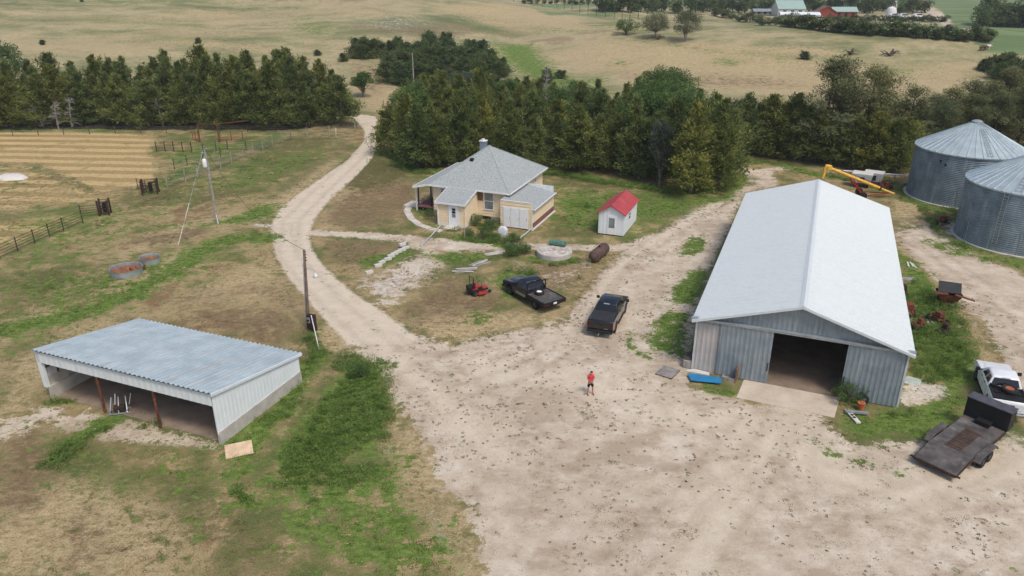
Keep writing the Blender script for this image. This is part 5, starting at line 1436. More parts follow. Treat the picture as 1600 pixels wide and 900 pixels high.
def crown_mesh(kind, seed):
    rng = np.random.default_rng(seed)
    cs, ds, Ls, Ws, ts, limbs = [], [], [], [], [], []
    def spray(base, tip, k, l, w, spread, tint, lo=.3, jit=.18, up=.1):
        s = rng.uniform(lo, 1.02, k) ** .8
        c = base + (tip - base) * s[:, None] + rng.normal(size=(k, 3)) * jit
        d0 = (tip - base) / max(np.linalg.norm(tip - base), 1e-6)
        d = norm(d0 + rng.normal(size=(k, 3)) * spread + np.array([0, 0, up]))
        cs.append(c); ds.append(d); Ls.append(l * rng.uniform(.6, 1.3, k)); Ws.append(w * rng.uniform(.7, 1.3, k))
        ts.append(np.clip(tint + rng.normal(size=k) * .13, 0, 1))
    def blob(c, r, k, l, w, tint, flat=.8):
        q = norm(rng.normal(size=(k, 3))); rr = rng.uniform(.35, 1, k) ** .5
        p = c + q * (rr * r)[:, None] * np.array([1, 1, flat])
        cs.append(p); ds.append(norm(q + rng.normal(size=(k, 3)) * .7)); Ls.append(l * rng.uniform(.6, 1.3, k)); Ws.append(w * rng.uniform(.7, 1.3, k))
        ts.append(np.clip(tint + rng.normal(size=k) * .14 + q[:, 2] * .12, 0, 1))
    if kind in ('cedar', 'juniper'):
        H = 9.0 if kind == 'cedar' else 4.2
        R = (2.6 if kind == 'cedar' else 2.4) * rng.uniform(.85, 1.15)
        tops = [(0, 0, 1.0)] + [(rng.uniform(-.9, .9), rng.uniform(-.9, .9), rng.uniform(.72, .93)) for _ in range(rng.integers(1, 4))]
        if kind == 'juniper': tops = [(rng.uniform(-1, 1), rng.uniform(-1, 1), rng.uniform(.7, 1)) for _ in range(4)]
        lob = rng.uniform(0, 6.28, 4)
        nb = 170 if kind == 'cedar' else 130
        for i in range(nb):
            tx, ty, th = tops[rng.integers(len(tops))] if rng.random() < .6 else tops[0]
            t = rng.uniform(.04 if kind == 'juniper' else .09, 1) ** .95
            az = rng.uniform(0, 2 * math.pi)
            prof = min(1, (t + .08) / .24) ** .7 * (1 - t) ** .9 * 1.22 + .04
            rad = R * prof * rng.uniform(.5, 1.22) * (1 + .22 * math.sin(2 * az + lob[0]) + .14 * math.sin(3 * az + lob[1] + t * 4))
            el = math.radians(8 + 50 * t + rng.normal() * 8)
            ln = rad / max(math.cos(el), .35)
            b = np.array([tx * t, ty * t, H * th * t])
            tip = b + ln * np.array([math.cos(az) * math.cos(el), math.sin(az) * math.cos(el), math.sin(el) * .8])
            tint = rng.uniform(0, 1)
            k = int(14 + 19 * ln)
            spray(b, tip, k, .42, .15, .5, tint, .35, .10 + .07 * ln, .22)
            if i % 4 == 0: limbs.append((b, tip))
        for tx, ty, th in tops:
            b = np.array([tx, ty, H * th * .9]); spray(b, b + np.array([0, 0, H * .12]), 40, .4, .13, .45, .5, 0, .12, .6)
        base = (H, .17 if kind == 'cedar' else .09)
    elif kind == 'pine':
        H = 11.5; R = 3.9
        lean = rng.normal(size=2) * .3
        for i in range(62):
            t = rng.uniform(.22, 1.0)
            az = rng.uniform(0, 6.283)
            prof = (max(0, 1 - t)) ** .45 * min(1, (t - .12) / .22)
            ln = R * prof * rng.uniform(.55, 1.15) + .35
            el = math.radians(rng.uniform(0, 30) + 30 * t)
            b = np.array([lean[0] * t, lean[1] * t, H * t * .96])
            tip = b + ln * np.array([math.cos(az) * math.cos(el), math.sin(az) * math.cos(el), math.sin(el)])
            limbs.append((b, tip))
            tint = rng.uniform(.15, .9)
            for q in range(3):
                s = [1.0, .78, .55][q]
                p = b + (tip - b) * s + rng.normal(size=3) * .25
                blob(p, rng.uniform(.45, .8), 60, .30, .085, tint, .7)
        base = (H, .2)
    elif kind in ('leafy', 'lime', 'silver', 'cotton', 'scrub'):
        H = {'leafy': 8.5, 'lime': 5.0, 'silver': 8.5, 'cotton': 10.5, 'scrub': 4.0}[kind]
        Rx = {'leafy': 3.4, 'lime': 2.0, 'silver': 2.8, 'cotton': 5.4, 'scrub': 3.2}[kind]
        nbl = {'leafy': 60, 'lime': 34, 'silver': 55, 'cotton': 95, 'scrub': 40}[kind]
        z0 = {'leafy': .2, 'lime': .3, 'silver': .15, 'cotton': .1, 'scrub': .1}[kind]
        fork = np.array([0, 0, H * .25])
        for i in range(nbl):
            q = rng.normal(size=3); q /= np.linalg.norm(q); q[2] = q[2] if q[2] > -.6 else -q[2]
            rr = rng.uniform(.55, 1.0)
            c = np.array([q[0] * Rx * rr, q[1] * Rx * rr, H * (z0 + (1 - z0) * .5) + q[2] * H * (1 - z0) * .46 * rr])
            c[:2] *= 1 + .2 * math.sin(3 * math.atan2(q[1], q[0]) + seed)
            limbs.append((fork + rng.normal(size=3) * .2, c))
            r = Rx * rng.uniform(.20, .34)
            blob(c, r, 120 if kind != 'scrub' else 80, .24, .17, rng.uniform(.15, .9))
            if kind == 'silver': spray(fork, c, 20, .3, .12, .8, .6, .5, .25)
        base = (H * .62, .22)
    elif kind == 'far':
        H = 9.0
        for i in range(16):
            q = rng.normal(size=3); q /= np.linalg.norm(q)
            c = np.array([q[0] * 2.4, q[1] * 2.4, 5.0 + q[2] * 3.3])
            blob(c, 1.5, 70, .75, .5, rng.uniform(.2, .8))
        base = (6, .25)
    V, Fq = leaf_quads(np.concatenate(cs), np.concatenate(ds), np.concatenate(Ls), np.concatenate(Ws), rng, np.array([0, 0, H * .35]))
    V[:, 2] = np.maximum(V[:, 2], .05)
    mat = M[{'cedar': 'cedar', 'juniper': 'juniper', 'pine': 'pine', 'leafy': 'leafy', 'scrub': 'leafy', 'lime': 'lime', 'silver': 'silver', 'cotton': 'cotton', 'far': 'juniper'}[kind]]
    crown = np_mesh('crown', V, Fq, mat, False, {'tint': ('FACE', 'FLOAT', np.concatenate(ts))})
    mb = MB()
    h, r = base
    zs = [0, .3, h * .3, h * .6, h]
    mb.tube([(rng.normal() * .05 * i, rng.normal() * .05 * i, z) for i, z in enumerate(zs)], [r * 1.25, r, r * .8, r * .5, r * .12], 7)
    if kind in ('cotton', 'silver', 'leafy'):
        for k in range(2):
            a = rng.uniform(0, 6.28)
            mb.tube([(0, 0, .2), (math.cos(a) * .8, math.sin(a) * .8, h * .5), (math.cos(a) * 1.6, math.sin(a) * 1.6, h)], [r * .8, r * .5, r * .15], 6)
    for (b, t) in limbs[:70]:
        b = Vector(b); t = Vector(t); m = (b + t) / 2 + Vector((0, 0, -.08 * (t - b).length))
        mb.tube([b, m, b.lerp(t, .92)], [r * .30, r * .2, r * .07], 4, cap=False)
    # trunk mesh object is made from the builder, then its data reused
    o = mb.build('trunk', M['bark_pale' if kind in ('cotton', 'silver', 'lime') else 'bark'], None, smooth=True, fix=False)
    tm = o.data; bpy.data.objects.remove(o)
    return crown, tm, H

LIB = {}
def lib(kind, i):
    n = {'cedar': 9, 'juniper': 4, 'pine': 5, 'leafy': 3, 'lime': 1, 'silver': 2, 'cotton': 2, 'scrub': 3, 'far': 4}[kind]
    k = (kind, i % n)
    if k not in LIB: LIB[k] = crown_mesh(kind, 100 + 31 * (i % n) + len(kind) * 7)
    return LIB[k]

trng = random.Random(5)
TREES = []
def tree(name, kind, i, p, h, label, cat='tree', group=None, wide=1.0, bare=False):
    crown, tm, H = lib(kind, i)
    s = h / H
    o = bpy.data.objects.new(name, None); C.objects.link(o)
    o.location = (p[0], p[1], float(T(p[0], p[1])) - .03)
    o.rotation_euler = (0, 0, trng.uniform(0, 6.28))
    w = s ** .7 * wide if s < 1 else s * wide
    w *= trng.uniform(.9, 1.12)
    o.scale = (w, w, s)
    tag(o, label, cat, group)
    link('trunk', tm, o)
    link('crown', crown, o)
    TREES.append((p[0], p[1], w * 2))
    return o

def px_tree(name, kind, i, bx, by, ty, label, cat='tree', group=None, wide=1.0):
    """base at (bx,by), top at row ty of the photograph"""
    p = G(bx, by)
    b = (450 - ty) / 1187.0
    s = p.y / (CP + b * SP)
    h = CAM_H + (-SP + b * CP) * s - p.z
    return tree(name, kind, i, p, max(h, .8), label, cat, group, wide)
# ------------------------------------------------------------------ fences and corrals
def fence(name, label, pts, h, rails, mat, post_mat, step=2.4, pr=.06, rr=.022, group=None, vert=False, ppost=None):
    P = [G(*q) for q in pts]; o0 = P[0]
    t = thing(name, label, 'fence', o0, 0, group)
    seg = []
    for a, b in zip(P[:-1], P[1:]):
        n = max(1, round((b - a).length / step))
        for i in range(n): seg.append(a.lerp(b, i / n))
    seg.append(P[-1])
    seg = [Vector((s.x, s.y, float(T(s.x, s.y)))) for s in seg]
    if ppost is None or ppost:
        for i, s in enumerate(seg):
            if i >= 95: break
            mb = MB(); q = s - o0; mb.tube([(q.x, q.y, -.05), (q.x, q.y, q.z + h + .12)], pr, 6); mb.build('post', post_mat, t)
    mb = MB()
    for k in range(rails):
        z = h * (k + 1) / rails - (.05 if rails > 1 else 0)
        for a, b in zip(seg[:-1], seg[1:]):
            a_ = a - o0 + Vector((0, 0, z)); b_ = b - o0 + Vector((0, 0, z)); mb.tube([a_, b_], rr, 4, cap=False)
    mb.build('rails', mat, t)
    return t
fence('pipe_fence', 'brown pipe fence running up the left edge below the mown field', [(-60, 436), (0, 405), (55, 381), (100, 361), (130, 349)], 1.35, 5, M['pipe_brown'], M['pipe_brown'], 2.4, .05, .025)
fence('pipe_gate', 'short dark gate panel at the upper end of the left pipe fence', [(128, 341), (158, 337)], 1.3, 5, M['pipe_brown'], M['pipe_brown'], 2.2, .05, .025)
fence('corral_fence', 'grey-green corral panels with pale wooden posts along the pasture', [(262, 293), (290, 284), (309, 277), (362, 255), (380, 248), (411, 235), (426, 228), (455, 219)], 1.5, 6, M['pipe_green'], M['wood_post'], 2.6, .08, .022)
fence('corral_fence', 'thin wire fence with wooden posts meeting the lane by the trees', [(455, 219), (480, 214), (515, 210), (555, 204)], 1.3, 4, M['pipe_grey'], M['wood_post'], 3.2, .08, .01)
fence('corral_fence', 'inner green pipe panels behind the long corral fence', [(273, 265), (293, 259), (318, 254), (345, 246)], 1.35, 5, M['pipe_green'], M['pipe_brown'], 2.4, .05, .022)
fence('corral_fence', 'rusty brown corral panels beside the mown field', [(245, 237), (272, 237), (300, 238)], 1.4, 6, M['rust'], M['pipe_brown'], 1.6, .07, .025)
fence('corral_fence', 'brown panels running right of the rusty corral towards the lane', [(318, 240), (338, 236), (356, 234), (385, 236), (411, 233)], 1.35, 5, M['pipe_brown'], M['wood_dark'], 2.2, .08, .022)
fence('corral_fence', 'rust red panels between the tall gateway posts and the pines', [(345, 222), (362, 220), (380, 220)], 1.3, 5, M['orange'], M['rust'], 1.9, .06, .03)
fence('corral_gate', 'orange pipe gate by the left tall gateway post', [(302, 219), (311, 222)], 1.5, 6, M['orange'], M['orange'], 1.2, .05, .045)
fence('wire_fence', 'long wire fence with thin posts along the foot of the shelterbelt', [(-60, 214), (100, 211), (300, 208), (430, 206), (480, 204), (555, 198)], 1.15, 4, M['pipe_grey'], M['wood_dark'], 4.2, .06, .008)
fence('pasture_fence', 'distant fence line crossing the grassy slope', [(690, -1), (780, 6), (870, 18), (960, 34), (1010, 38)], 1.3, 3, M['pipe_grey'], M['wood_dark'], 6.5, .09, .03)
fence('pasture_fence', 'wire fence beyond the bend of the lane', [(560, 172), (600, 168), (640, 165)], 1.2, 3, M['pipe_grey'], M['wood_dark'], 5, .06, .01)
def gateway():
    a, b = G(313, 223), G(343, 223)
    t = thing('corral_gateway', 'tall rusty gateway of two posts and a cross beam in the corral', 'gateway', a)
    d = b - a
    for q in (Vector((0, 0, 0)), d):
        mb = MB(); mb.tube([q, q + Vector((0, 0, 2.9))], .1, 8); mb.build('post', M['rust'], t)
    mb = MB(); mb.tube([Vector((0, 0, 2.85)), d + Vector((0, 0, 2.85)), d + Vector((4.5, 1.5, 3.1))], .06, 6); mb.build('beam', M['rust'], t)
gateway()
def chute(px, py, w, label):
    p = G(px, py); t = thing('cattle_chute', label, 'cattle chute', p, math.radians(15))
    mb = MB()
    for x in (-w, w):
        for y in (-.5, .5): mb.box((x - .08, y - .08, 0), (x + .08, y + .08, 1.75))
    mb.build('posts', M['dark_rust'], t)
    mb = MB()
    for y in (-.5, .5):
        for z in (.4, .8, 1.2, 1.6): mb.bar((-w, y, z), (w, y, z), .06)
    mb.bar((-w, -.5, .4), (w, .5, 1.6), .09); mb.build('bars', M['dark_rust'], t)
    mb = MB(); mb.box((-.1, -.3, .3), (.25, .3, 1.4)); mb.build('head_gate', M['plastic'], t, bevel=.05)
chute(236, 303, .85, 'dark rusty cattle chute at the corner of the mown field')
chute(165, 336, .5, 'dark squeeze gate at the end of the left pipe fence')
fence('pipe_gate', 'thin leaning brown panel beside the dark cattle chute', [(216, 296), (229, 300)], 1.3, 4, M['pipe_brown'], M['pipe_brown'], 1.0, .04, .02)

# ------------------------------------------------------------------ yard things
def stock_tank(lx, rx, y, h, label, rough):
    a, b = G(lx, y), G(rx, y); c = (a + b) / 2; r = (b - a).length / 2
    t = thing('stock_tank', label, 'water tank', c, 0, 'round stock tanks on the green strip')
    mb = MB(); mb.lathe([(r - .03, .02), (r - .03, h), (r + .03, h + .03), (r, h - .06), (r + .015, h * .5), (r, .0)], 36, cap=False); mb.build('wall', M['galv'], t, smooth=True, fix=False)
    rg = np.random.default_rng(3); mb = MB(); n = 24
    vs = [(0, 0, h * .55)]; fs = []
    for k in (1, 2, 3):
        for i in range(n):
            a_ = 6.2832 * i / n; q = (r - .05) * k / 3; vs.append((q * math.cos(a_), q * math.sin(a_), h * .5 + rg.uniform(-.05, .1)))
    for i in range(n): fs.append((0, 1 + i, 1 + (i + 1) % n))
    for k in range(2):
        for i in range(n): fs.append((1 + k * n + i, 1 + (k + 1) * n + i, 1 + (k + 1) * n + (i + 1) % n, 1 + k * n + (i + 1) % n))
    mb.add(vs, fs); mb.build('rusty_fill', M['rust_fill'], t, smooth=True)
M['rust_fill'] = simple('rust_fill', (.24, .11, .06), .95, 0, .4, 3, .4, dirt=(.08, .1, .04), dirt_amt=.5)
stock_tank(175, 222, 428, .55, 'larger round galvanised stock tank full of rusty soil', 0)
stock_tank(220, 250, 410, .5, 'smaller round stock tank just behind the larger one', 1)
p = G(216, 424); mb = MB()
for i in range(10):
    a = i * 1.7; mb.tube([(math.cos(a) * .2, math.sin(a) * .2, .05), (math.cos(a + 1) * .55, math.sin(a + 2) * .5, .1 + .04 * i)], .07, 5)
o = mb.build('scrap_pile', M['rust'], None); o.location = p; tag(o, 'small heap of rusty scrap wedged between the two stock tanks', 'scrap')

def mound():
    a, b = G(-8, 279), G(43, 279); c = (a + b) / 2; rx = (b - a).length / 2
    mb = MB(); n = 40; vs = [(0, 0, .45)]; fs = []
    for k, (q, z) in enumerate(((.35, .52), (.65, .42), (.88, .22), (1, 0))):
        for i in range(n):
            t = 6.2832 * i / n; w = 1 + .06 * math.sin(3 * t + k) + .04 * math.sin(7 * t); vs.append((rx * q * w * math.cos(t), rx * .62 * q * w * math.sin(t), z + .04 * math.sin(5 * t + k * 2) * (z > 0)))
    for i in range(n): fs.append((0, 1 + i, 1 + (i + 1) % n))
    for k in range(3):
        for i in range(n): fs.append((1 + k * n + i, 1 + (k + 1) * n + i, 1 + (k + 1) * n + (i + 1) % n, 1 + k * n + (i + 1) % n))
    mb.add(vs, fs); o = mb.build('covered_mound', M['tarp'], None, smooth=True); o.location = c
    tag(o, 'low mound under a white sheet in the mown field', 'mound')
mound()

def cistern():
    a, b = G(838, 399), G(894, 399); c = (a + b) / 2; r = (b - a).length / 2
    t = thing('cistern', 'round cracked concrete cistern lid in the weeds behind the dark flatbed', 'cistern', c)
    mb = MB(); mb.lathe([(r, 0), (r, .5), (r - .08, .56)], 40, cap=True); mb.build('concrete_ring', M['concrete'], t, bevel=.03)
    mb = MB(); mb.lathe([(r - .25, .563), (r - .3, .60), (0, .62)], 30, cap=False); mb.build('cap', M['rubble'], t)
    g = thing('green_tank', 'small green tank lying on the round concrete cistern', 'tank', c + Vector((.35, .9, .6)), YAW)
    mb = MB(); mb.lathe([(.0, -.85), (.18, -.83), (.28, -.76), (.28, .76), (.18, .83), (0, .85)], 20, TR(0, 0, .29) @ RY(math.pi / 2), cap=False); mb.build('shell', M['green_tank'], g, smooth=True)
    mb = MB(); mb.box((-.7, -.2, 0), (-.55, .2, .12)); mb.box((.55, -.2, 0), (.7, .2, .12)); mb.build('saddle', M['rust'], g)
M['rubble'] = simple('broken_concrete', (.50, .45, .40), .95, 0, .35, 2.2, .6, dirt=(.16, .12, .09), dirt_amt=.8)
cistern()
def rusty_tank():
    p = G(932, 408); t = thing('rusty_tank', 'long rusty cylindrical tank lying on the ground right of the cistern', 'tank', p, math.radians(-28))
    mb = MB(); r = .55; mb.lathe([(0, -1.6), (.3, -1.55), (.5, -1.42), (r, -1.25), (r, 1.25), (.5, 1.42), (.3, 1.55), (0, 1.6)], 24, TR(0, .6, r + .05) @ RX(math.pi / 2), cap=False); mb.build('shell', M['rusty_tank'], t, smooth=True)
    for y in (-.3, 1.3):
        mb = MB(); mb.box((-.35, y, 0), (.35, y + .15, .2)); mb.build('saddle', M['dark_rust'], t)
    mb = MB(); mb.tube([(0, .6, 1.1), (0, .6, 1.3)], .08, 8); mb.build('valve', M['dark_rust'], t)
rusty_tank()
def grill():
    p = G(786, 372); t = thing('covered_grill', 'barbecue grill under a pale cover in front of the white doors', 'grill', p, YAW)
    mb = MB(); mb.add([(-.42, -.3, .12), (.42, -.3, .12), (.42, .3, .12), (-.42, .3, .12), (-.46, -.3, .9), (.46, -.3, .9), (.46, .3, .9), (-.46, .3, .9), (-.28, -.2, 1.22), (.24, -.2, 1.25), (.24, .2, 1.22), (-.28, .2, 1.2)],
        [(0, 1, 5, 4), (1, 2, 6, 5), (2, 3, 7, 6), (3, 0, 4, 7), (4, 5, 9, 8), (5, 6, 10, 9), (6, 7, 11, 10), (7, 4, 8, 11), (8, 9, 10, 11)]); mb.build('cover', M['grey_tarp'], t, bevel=.07, smooth=True)
    mb = MB()
    for x in (-.35, .35):
        for y in (-.22, .22): mb.box((x - .03, y - .03, 0), (x + .03, y + .03, .2))
    mb.build('legs', M['plastic'], t)
grill()
def drain(a, b, label):
    P, Q = G(*a), G(*b); t = thing('drain_pipe', label, 'drain pipe', P); d = Q - P
    mb = MB(); mb.tube([Vector((0, 0, .28)), d * .5 + Vector((.06, 0, .16)), d + Vector((0, 0, .07))], .075, 8); mb.build('pipe', M['pipe_grey2'], t, smooth=True)
M['pipe_grey2'] = simple('pale_pipe', (.42, .44, .45), .6)
drain((688, 357), (657, 386), 'pale drain pipe running out from the entry corner of the house')
drain((832, 360), (812, 374), 'short drain pipe at the right corner of the lean-to')
def walkway():
    pts = [G(*q) for q in ((640, 322), (636, 331), (643, 343), (655, 352), (672, 358), (690, 362))]
    mb = MB(); L = []; Rr = []
    for i, q in enumerate(pts):
        d = (pts[min(i + 1, len(pts) - 1)] - pts[max(i - 1, 0)]).normalized(); n = Vector((d.y, -d.x, 0)) * .38
        L.append(q + n); Rr.append(q - n)
    for i in range(len(pts) - 1):
        a, b, c, d = [Vector((v.x, v.y, 0)) for v in (L[i], L[i + 1], Rr[i + 1], Rr[i])]
        g = (b - a) * .03; h = (c - d) * .03
        mb.prism([(v.x, v.y) for v in (a + g, b - g, c - h, d + h)], 'z', 0, .07)
    tag(mb.build('path', M['concrete_pale'], None), kind='structure')
    mb = MB(); c = G(650, 322); mb.box((-1.3, -.6, 0), (.9, 1.4, .10), TR(c.x, c.y, 0) @ RZ(YAW)); tag(mb.build('path_slab', M['concrete_pale'], None), kind='structure')
walkway()
# cinder blocks in a broken row
bl = [(577, 428), (591, 417), (597, 413), (606, 407), (611, 403), (616, 399), (622, 396), (628, 393), (634, 390), (629, 388)]
first = None
for i, (x, y) in enumerate(bl):
    p = G(x, y)
    if first is None:
        t = thing('concrete_block', 'pale concrete block lying in the broken row by the sandy patch', 'block', p, math.radians(40), 'blocks in the broken row')
        mb = MB(); mb.box((-.36, -.16, 0), (.36, .16, .26)); mb.build('body', M['block'], t, bevel=.02); first = t
    else:
        c = copy_tree(first); c.location = p + Vector((0, 0, .26 if i == 9 else 0)); c.rotation_euler = (0, 0, math.radians(random.Random(i).uniform(25, 55))); c['label'] = first['label']
        if i == 9: c['label'] = 'concrete block stacked on top at the upper end of the row'
def lumber(px, py, rot, n, L, label, mat='grey_wood', seed=1):
    p = G(px, py); r = random.Random(seed); t = thing('lumber_pile', label, 'lumber', p, math.radians(rot))
    for i in range(n):
        mb = MB(); y = (i % 4 - 1.5) * .24 + r.uniform(-.08, .08); z = (i // 4) * .09; a = r.uniform(-.22, .22)
        mb.box((-L / 2 + r.uniform(-.3, .3), y - .07, z), (L / 2 + r.uniform(-.3, .3), y + .07, z + .07), RZ(a)); mb.build('board', M[r.choice([mat, 'block', 'grey_wood'])], t)
lumber(727, 424, 8, 9, 1.7, 'scattered pale boards lying on the grass above the mower', seed=2)
lumber(750, 413, 38, 4, 1.8, 'short boards on the grass left of the weeds by the cistern', seed=3)
lumber(772, 396, 30, 3, 1.8, 'long pale plank in the weeds below the house', 'block', 4)
lumber(1422, 415, 75, 3, 1.3, 'pale board lying in the grass right of the barn roof', 'block', 6)
lumber(1412, 437, 5, 5, 1.6, 'grey boards on the ground against the right barn wall', seed=7)
def post_thing(px, py, h, r, mat, label, name='wooden_post'):
    mb = MB(); mb.tube([(0, 0, 0), (0.02, 0, h)], r, 8); o = mb.build(name, M[mat], None); o.location = G(px, py); tag(o, label, 'post'); return o
post_thing(726, 374, 1.25, .05, 'grey_wood', 'thin grey post in the weeds before the house entry')
post_thing(574, 257, .9, .09, 'block', 'short white marker post at the right verge of the lane')
post_thing(525, 210, 1.0, .09, 'block', 'short pale post where the fence meets the lane')
# hose / cable lying from the weeds to the flatbed
mb = MB(); mb.tube([G(802, 408) + Vector((0, 0, .05)), G(815, 418) + Vector((0, 0, .05)), G(828, 428) + Vector((0, 0, .05))], .03, 6); tag(mb.build('hose', M['pipe_grey2'], None), 'thin pale hose lying on the grass above the flatbed truck', 'hose')

# things at the left front corner of the barn
def pallet():
    p = G(1043, 583); t = thing('metal_grate', 'flat grey slatted grate on the sand left of the barn', 'grate', p, math.radians(-35))
    mb = MB()
    for i in range(8): mb.box((-.6, -.68 + i * .18, .09), (.6, -.60 + i * .18 + .04, .12))
    mb.build('slats', M['grey_wood'], t)
    mb = MB()
    for x in (-.55, 0, .55): mb.box((x - .05, -.68, 0), (x + .05, .74, .09))
    mb.build('runners', M['wood_dark'], t)
pallet()
def blue_board():
    p = G(1100, 596); t = thing('blue_panel', 'bright blue flat panel lying before the weathered barn wall', 'panel', p, YAW + math.radians(8))
    mb = MB(); mb.prism([(-1.15, .45), (-.85, -.45), (1.1, -.35), (1.12, .38)], 'z', .16, .22); mb.build('sheet', M['blue'], t, bevel=.01)
    mb = MB(); mb.box((-.9, -.3, 0), (-.7, .35, .16)); mb.box((.7, -.3, 0), (.9, .3, .16)); mb.build('support', M['wood_dark'], t)
    w = thing('white_board', 'chipped white board half hidden behind the blue panel', 'board', G(1090, 583), YAW)
    mb = MB(); mb.prism([(-.8, -.15), (.8, -.15), (.75, .2), (-.3, .32)], 'z', .02, .10); mb.build('board', M['tarp'], w)
blue_board()
def crate():
    p = G(1141, 595); t = thing('wooden_crate', 'broken brown wooden crate standing beside the barn door', 'crate', p, YAW + math.radians(-10))
    mb = MB(); mb.box((-.5, -.3, 0), (.35, .35, .08)); mb.box((-.5, -.34, .0), (.35, -.28, .25)); mb.box((-.5, .3, 0), (.35, .36, .3)); mb.box((-.55, -.3, 0), (-.48, .3, .22)); mb.build('box', M['grey_wood'], t)
    mb = MB(); mb.box((.33, -.38, 0), (.42, .38, 1.05), RZ(.1)); mb.build('upright_panel', M['wood_brown'], t)
crate()
def old_stove():
    p = G(1075, 571); t = thing('old_box', 'old grey metal box leaning on the left barn corner', 'metal box', p, YAW)
    mb = MB(); mb.box((-.3, -.5, 0), (.3, .5, .62)); mb.build('cabinet', M['grey_wood'], t, bevel=.05)
    mb = MB(); mb.box((-.24, -.46, .62), (.24, .46, .8)); mb.build('lid', M['wood_dark'], t, bevel=.05)
    mb = MB(); mb.box((.22, -.1, .62), (.30, .45, 1.0)); mb.build('flap', M['white_trim'], t)
old_stove()
# right front corner
def bucket():
    p = G(1344, 641); t = thing('bucket', 'rusty orange bucket in the weeds at the right barn door', 'bucket', p)
    mb = MB(); mb.lathe([(.0, 0), (.17, 0), (.22, .5), (.24, .5), (.24, .53), (.2, .53), (.0, .5)], 20, cap=False); mb.build('pail', M['ochre'], t, smooth=True)
    y = thing('discarded_wheel', 'dark tyre leaning behind the orange bucket', 'tyre', G(1348, 637) + Vector((.1, .35, 0)), YAW)
    mb = MB(); mb.lathe([(.2, -.1), (.32, -.1), (.36, 0), (.32, .1), (.2, .1), (.2, -.1)], 24, TR(0, 0, .36) @ RX(math.radians(75)), cap=False); mb.build('rubber', M['tyre'], y, smooth=True)
bucket()
def trailer_jack():
    p = G(1331, 655); t = thing('channel_piece', 'white and black perforated channel lying in a cross before the barn', 'scrap', p, math.radians(5))
    mb = MB(); mb.box((-.14, -.75, .05), (.14, .75, .14)); mb.build('channel', M['tarp'], t)
    mb = MB()
    for i in range(4): mb.lathe([(.1, .14), (.1, .165), (0, .165)], 10, TR(0, -.2 + i * .27, 0), cap=False)
    mb.build('holes', M['plastic'], t)
    mb = MB(); mb.box((-.35, .25, .15), (1.0, .42, .27), RZ(-.25)); mb.build('cross_bar', M['galv'], t)
trailer_jack()
def flat_panel():
    p = G(1424, 597); t = thing('pale_panel', 'pale green flat panel on the ground at the right barn corner', 'panel', p, math.radians(-30))
    mb = MB(); mb.prism([(-.55, -.4), (.5, -.5), (.6, .35), (-.3, .5)], 'z', .04, .1); mb.build('sheet', simple('pale_green', (.36, .42, .36), .7), t)
    mb = MB(); mb.box((-.4, -.5, 0), (.5, -.42, .08)); mb.build('edge', M['white_trim'], t)
flat_panel()
def gutter_end():
    pass
# junk along the right side of the barn
def hopper():
    p = G(1478, 478); t = thing('scrap_hopper', 'rusty hopper with a dark tilted lid in the weeds right of the barn', 'hopper', p, math.radians(-15))
    mb = MB(); mb.add([(-.5, -.4, .35), (.5, -.4, .35), (.5, .4, .35), (-.5, .4, .35), (-.9, -.7, 1.15), (.9, -.7, 1.15), (.9, .7, 1.15), (-.9, .7, 1.15)], [(0, 3, 2, 1), (0, 1, 5, 4), (1, 2, 6, 5), (2, 3, 7, 6), (3, 0, 4, 7)]); mb.build('bin', M['rust'], t)
    mb = MB()
    for x in (-.6, .6):
        for y in (-.5, .5): mb.bar((x, y, 0), (x * .9, y * .9, .9), .07)
    mb.build('legs', M['dark_rust'], t)
    mb = MB(); mb.add([(-.9, -.2, 1.2), (.8, -.3, 1.15), (1.0, .8, 1.65), (-.7, .9, 1.7), (-.9, -.2, 1.25), (.8, -.3, 1.2), (1.0, .8, 1.7), (-.7, .9, 1.75)], [(4, 5, 6, 7), (0, 3, 2, 1), (0, 1, 5, 4), (1, 2, 6, 5), (2, 3, 7, 6), (3, 0, 4, 7)]); mb.build('lid', M['vinyl'], t)
    mb = MB(); mb.box((-1.2, -.7, 1.16), (-.2, -.2, 1.2)); mb.bar((.3, -.6, 1.2), (1.7, -.9, .95), .35, .04); mb.build('loose_sheet', M['rust'], t)
hopper()
def implement(px, py, rot, label, mats, n, s=1.0, seed=1):
    r = random.Random(seed); p = G(px, py); t = thing('farm_implement', label, 'farm implement', p, math.radians(rot))
    mb = MB(); mb.bar((-1.0 * s, 0, .45), (1.0 * s, 0, .45), .12); mb.bar((-.8 * s, .5 * s, .4), (.8 * s, .5 * s, .4), .1); mb.bar((-.6 * s, -.1, .45), (-.5 * s, 1.0 * s, .5), .09); mb.bar((.6 * s, -.1, .45), (.5 * s, 1.0 * s, .5), .09); mb.build('frame', M[mats[0]], t)
    for i in range(n):
        mb = MB(); x = -.9 * s + 1.8 * s * i / max(n - 1, 1); mb.tube([(x, 0, .5), (x + .05, -.25, .3), (x, -.15, 0)], .035, 5); mb.build('tine', M[mats[1]], t)
    mb = MB(); mb.box((-.3 * s, -.1, .5), (.35 * s, .5 * s, .95)); mb.build('housing', M[mats[0]], t, bevel=.05)
    for q in (-1, 1): wheel(t, q * 1.0 * s, .35, .24, .12)
    return t
implement(1423, 492, 70, 'red tined implement parked against the right barn wall', ('old_red', 'dark_rust'), 7, .95, 2)
implement(1412, 462, 70, 'dark cluttered implement beside the right barn wall', ('dark_rust', 'dark_rust'), 6, .9, 3)
implement(1437, 516, 20, 'small red and white machine low against the barn', ('old_red', 'dark_rust'), 4, .55, 4)
implement(1468, 505, 110, 'rusty plough frame standing in the tall weeds', ('rust', 'dark_rust'), 5, .8, 5)
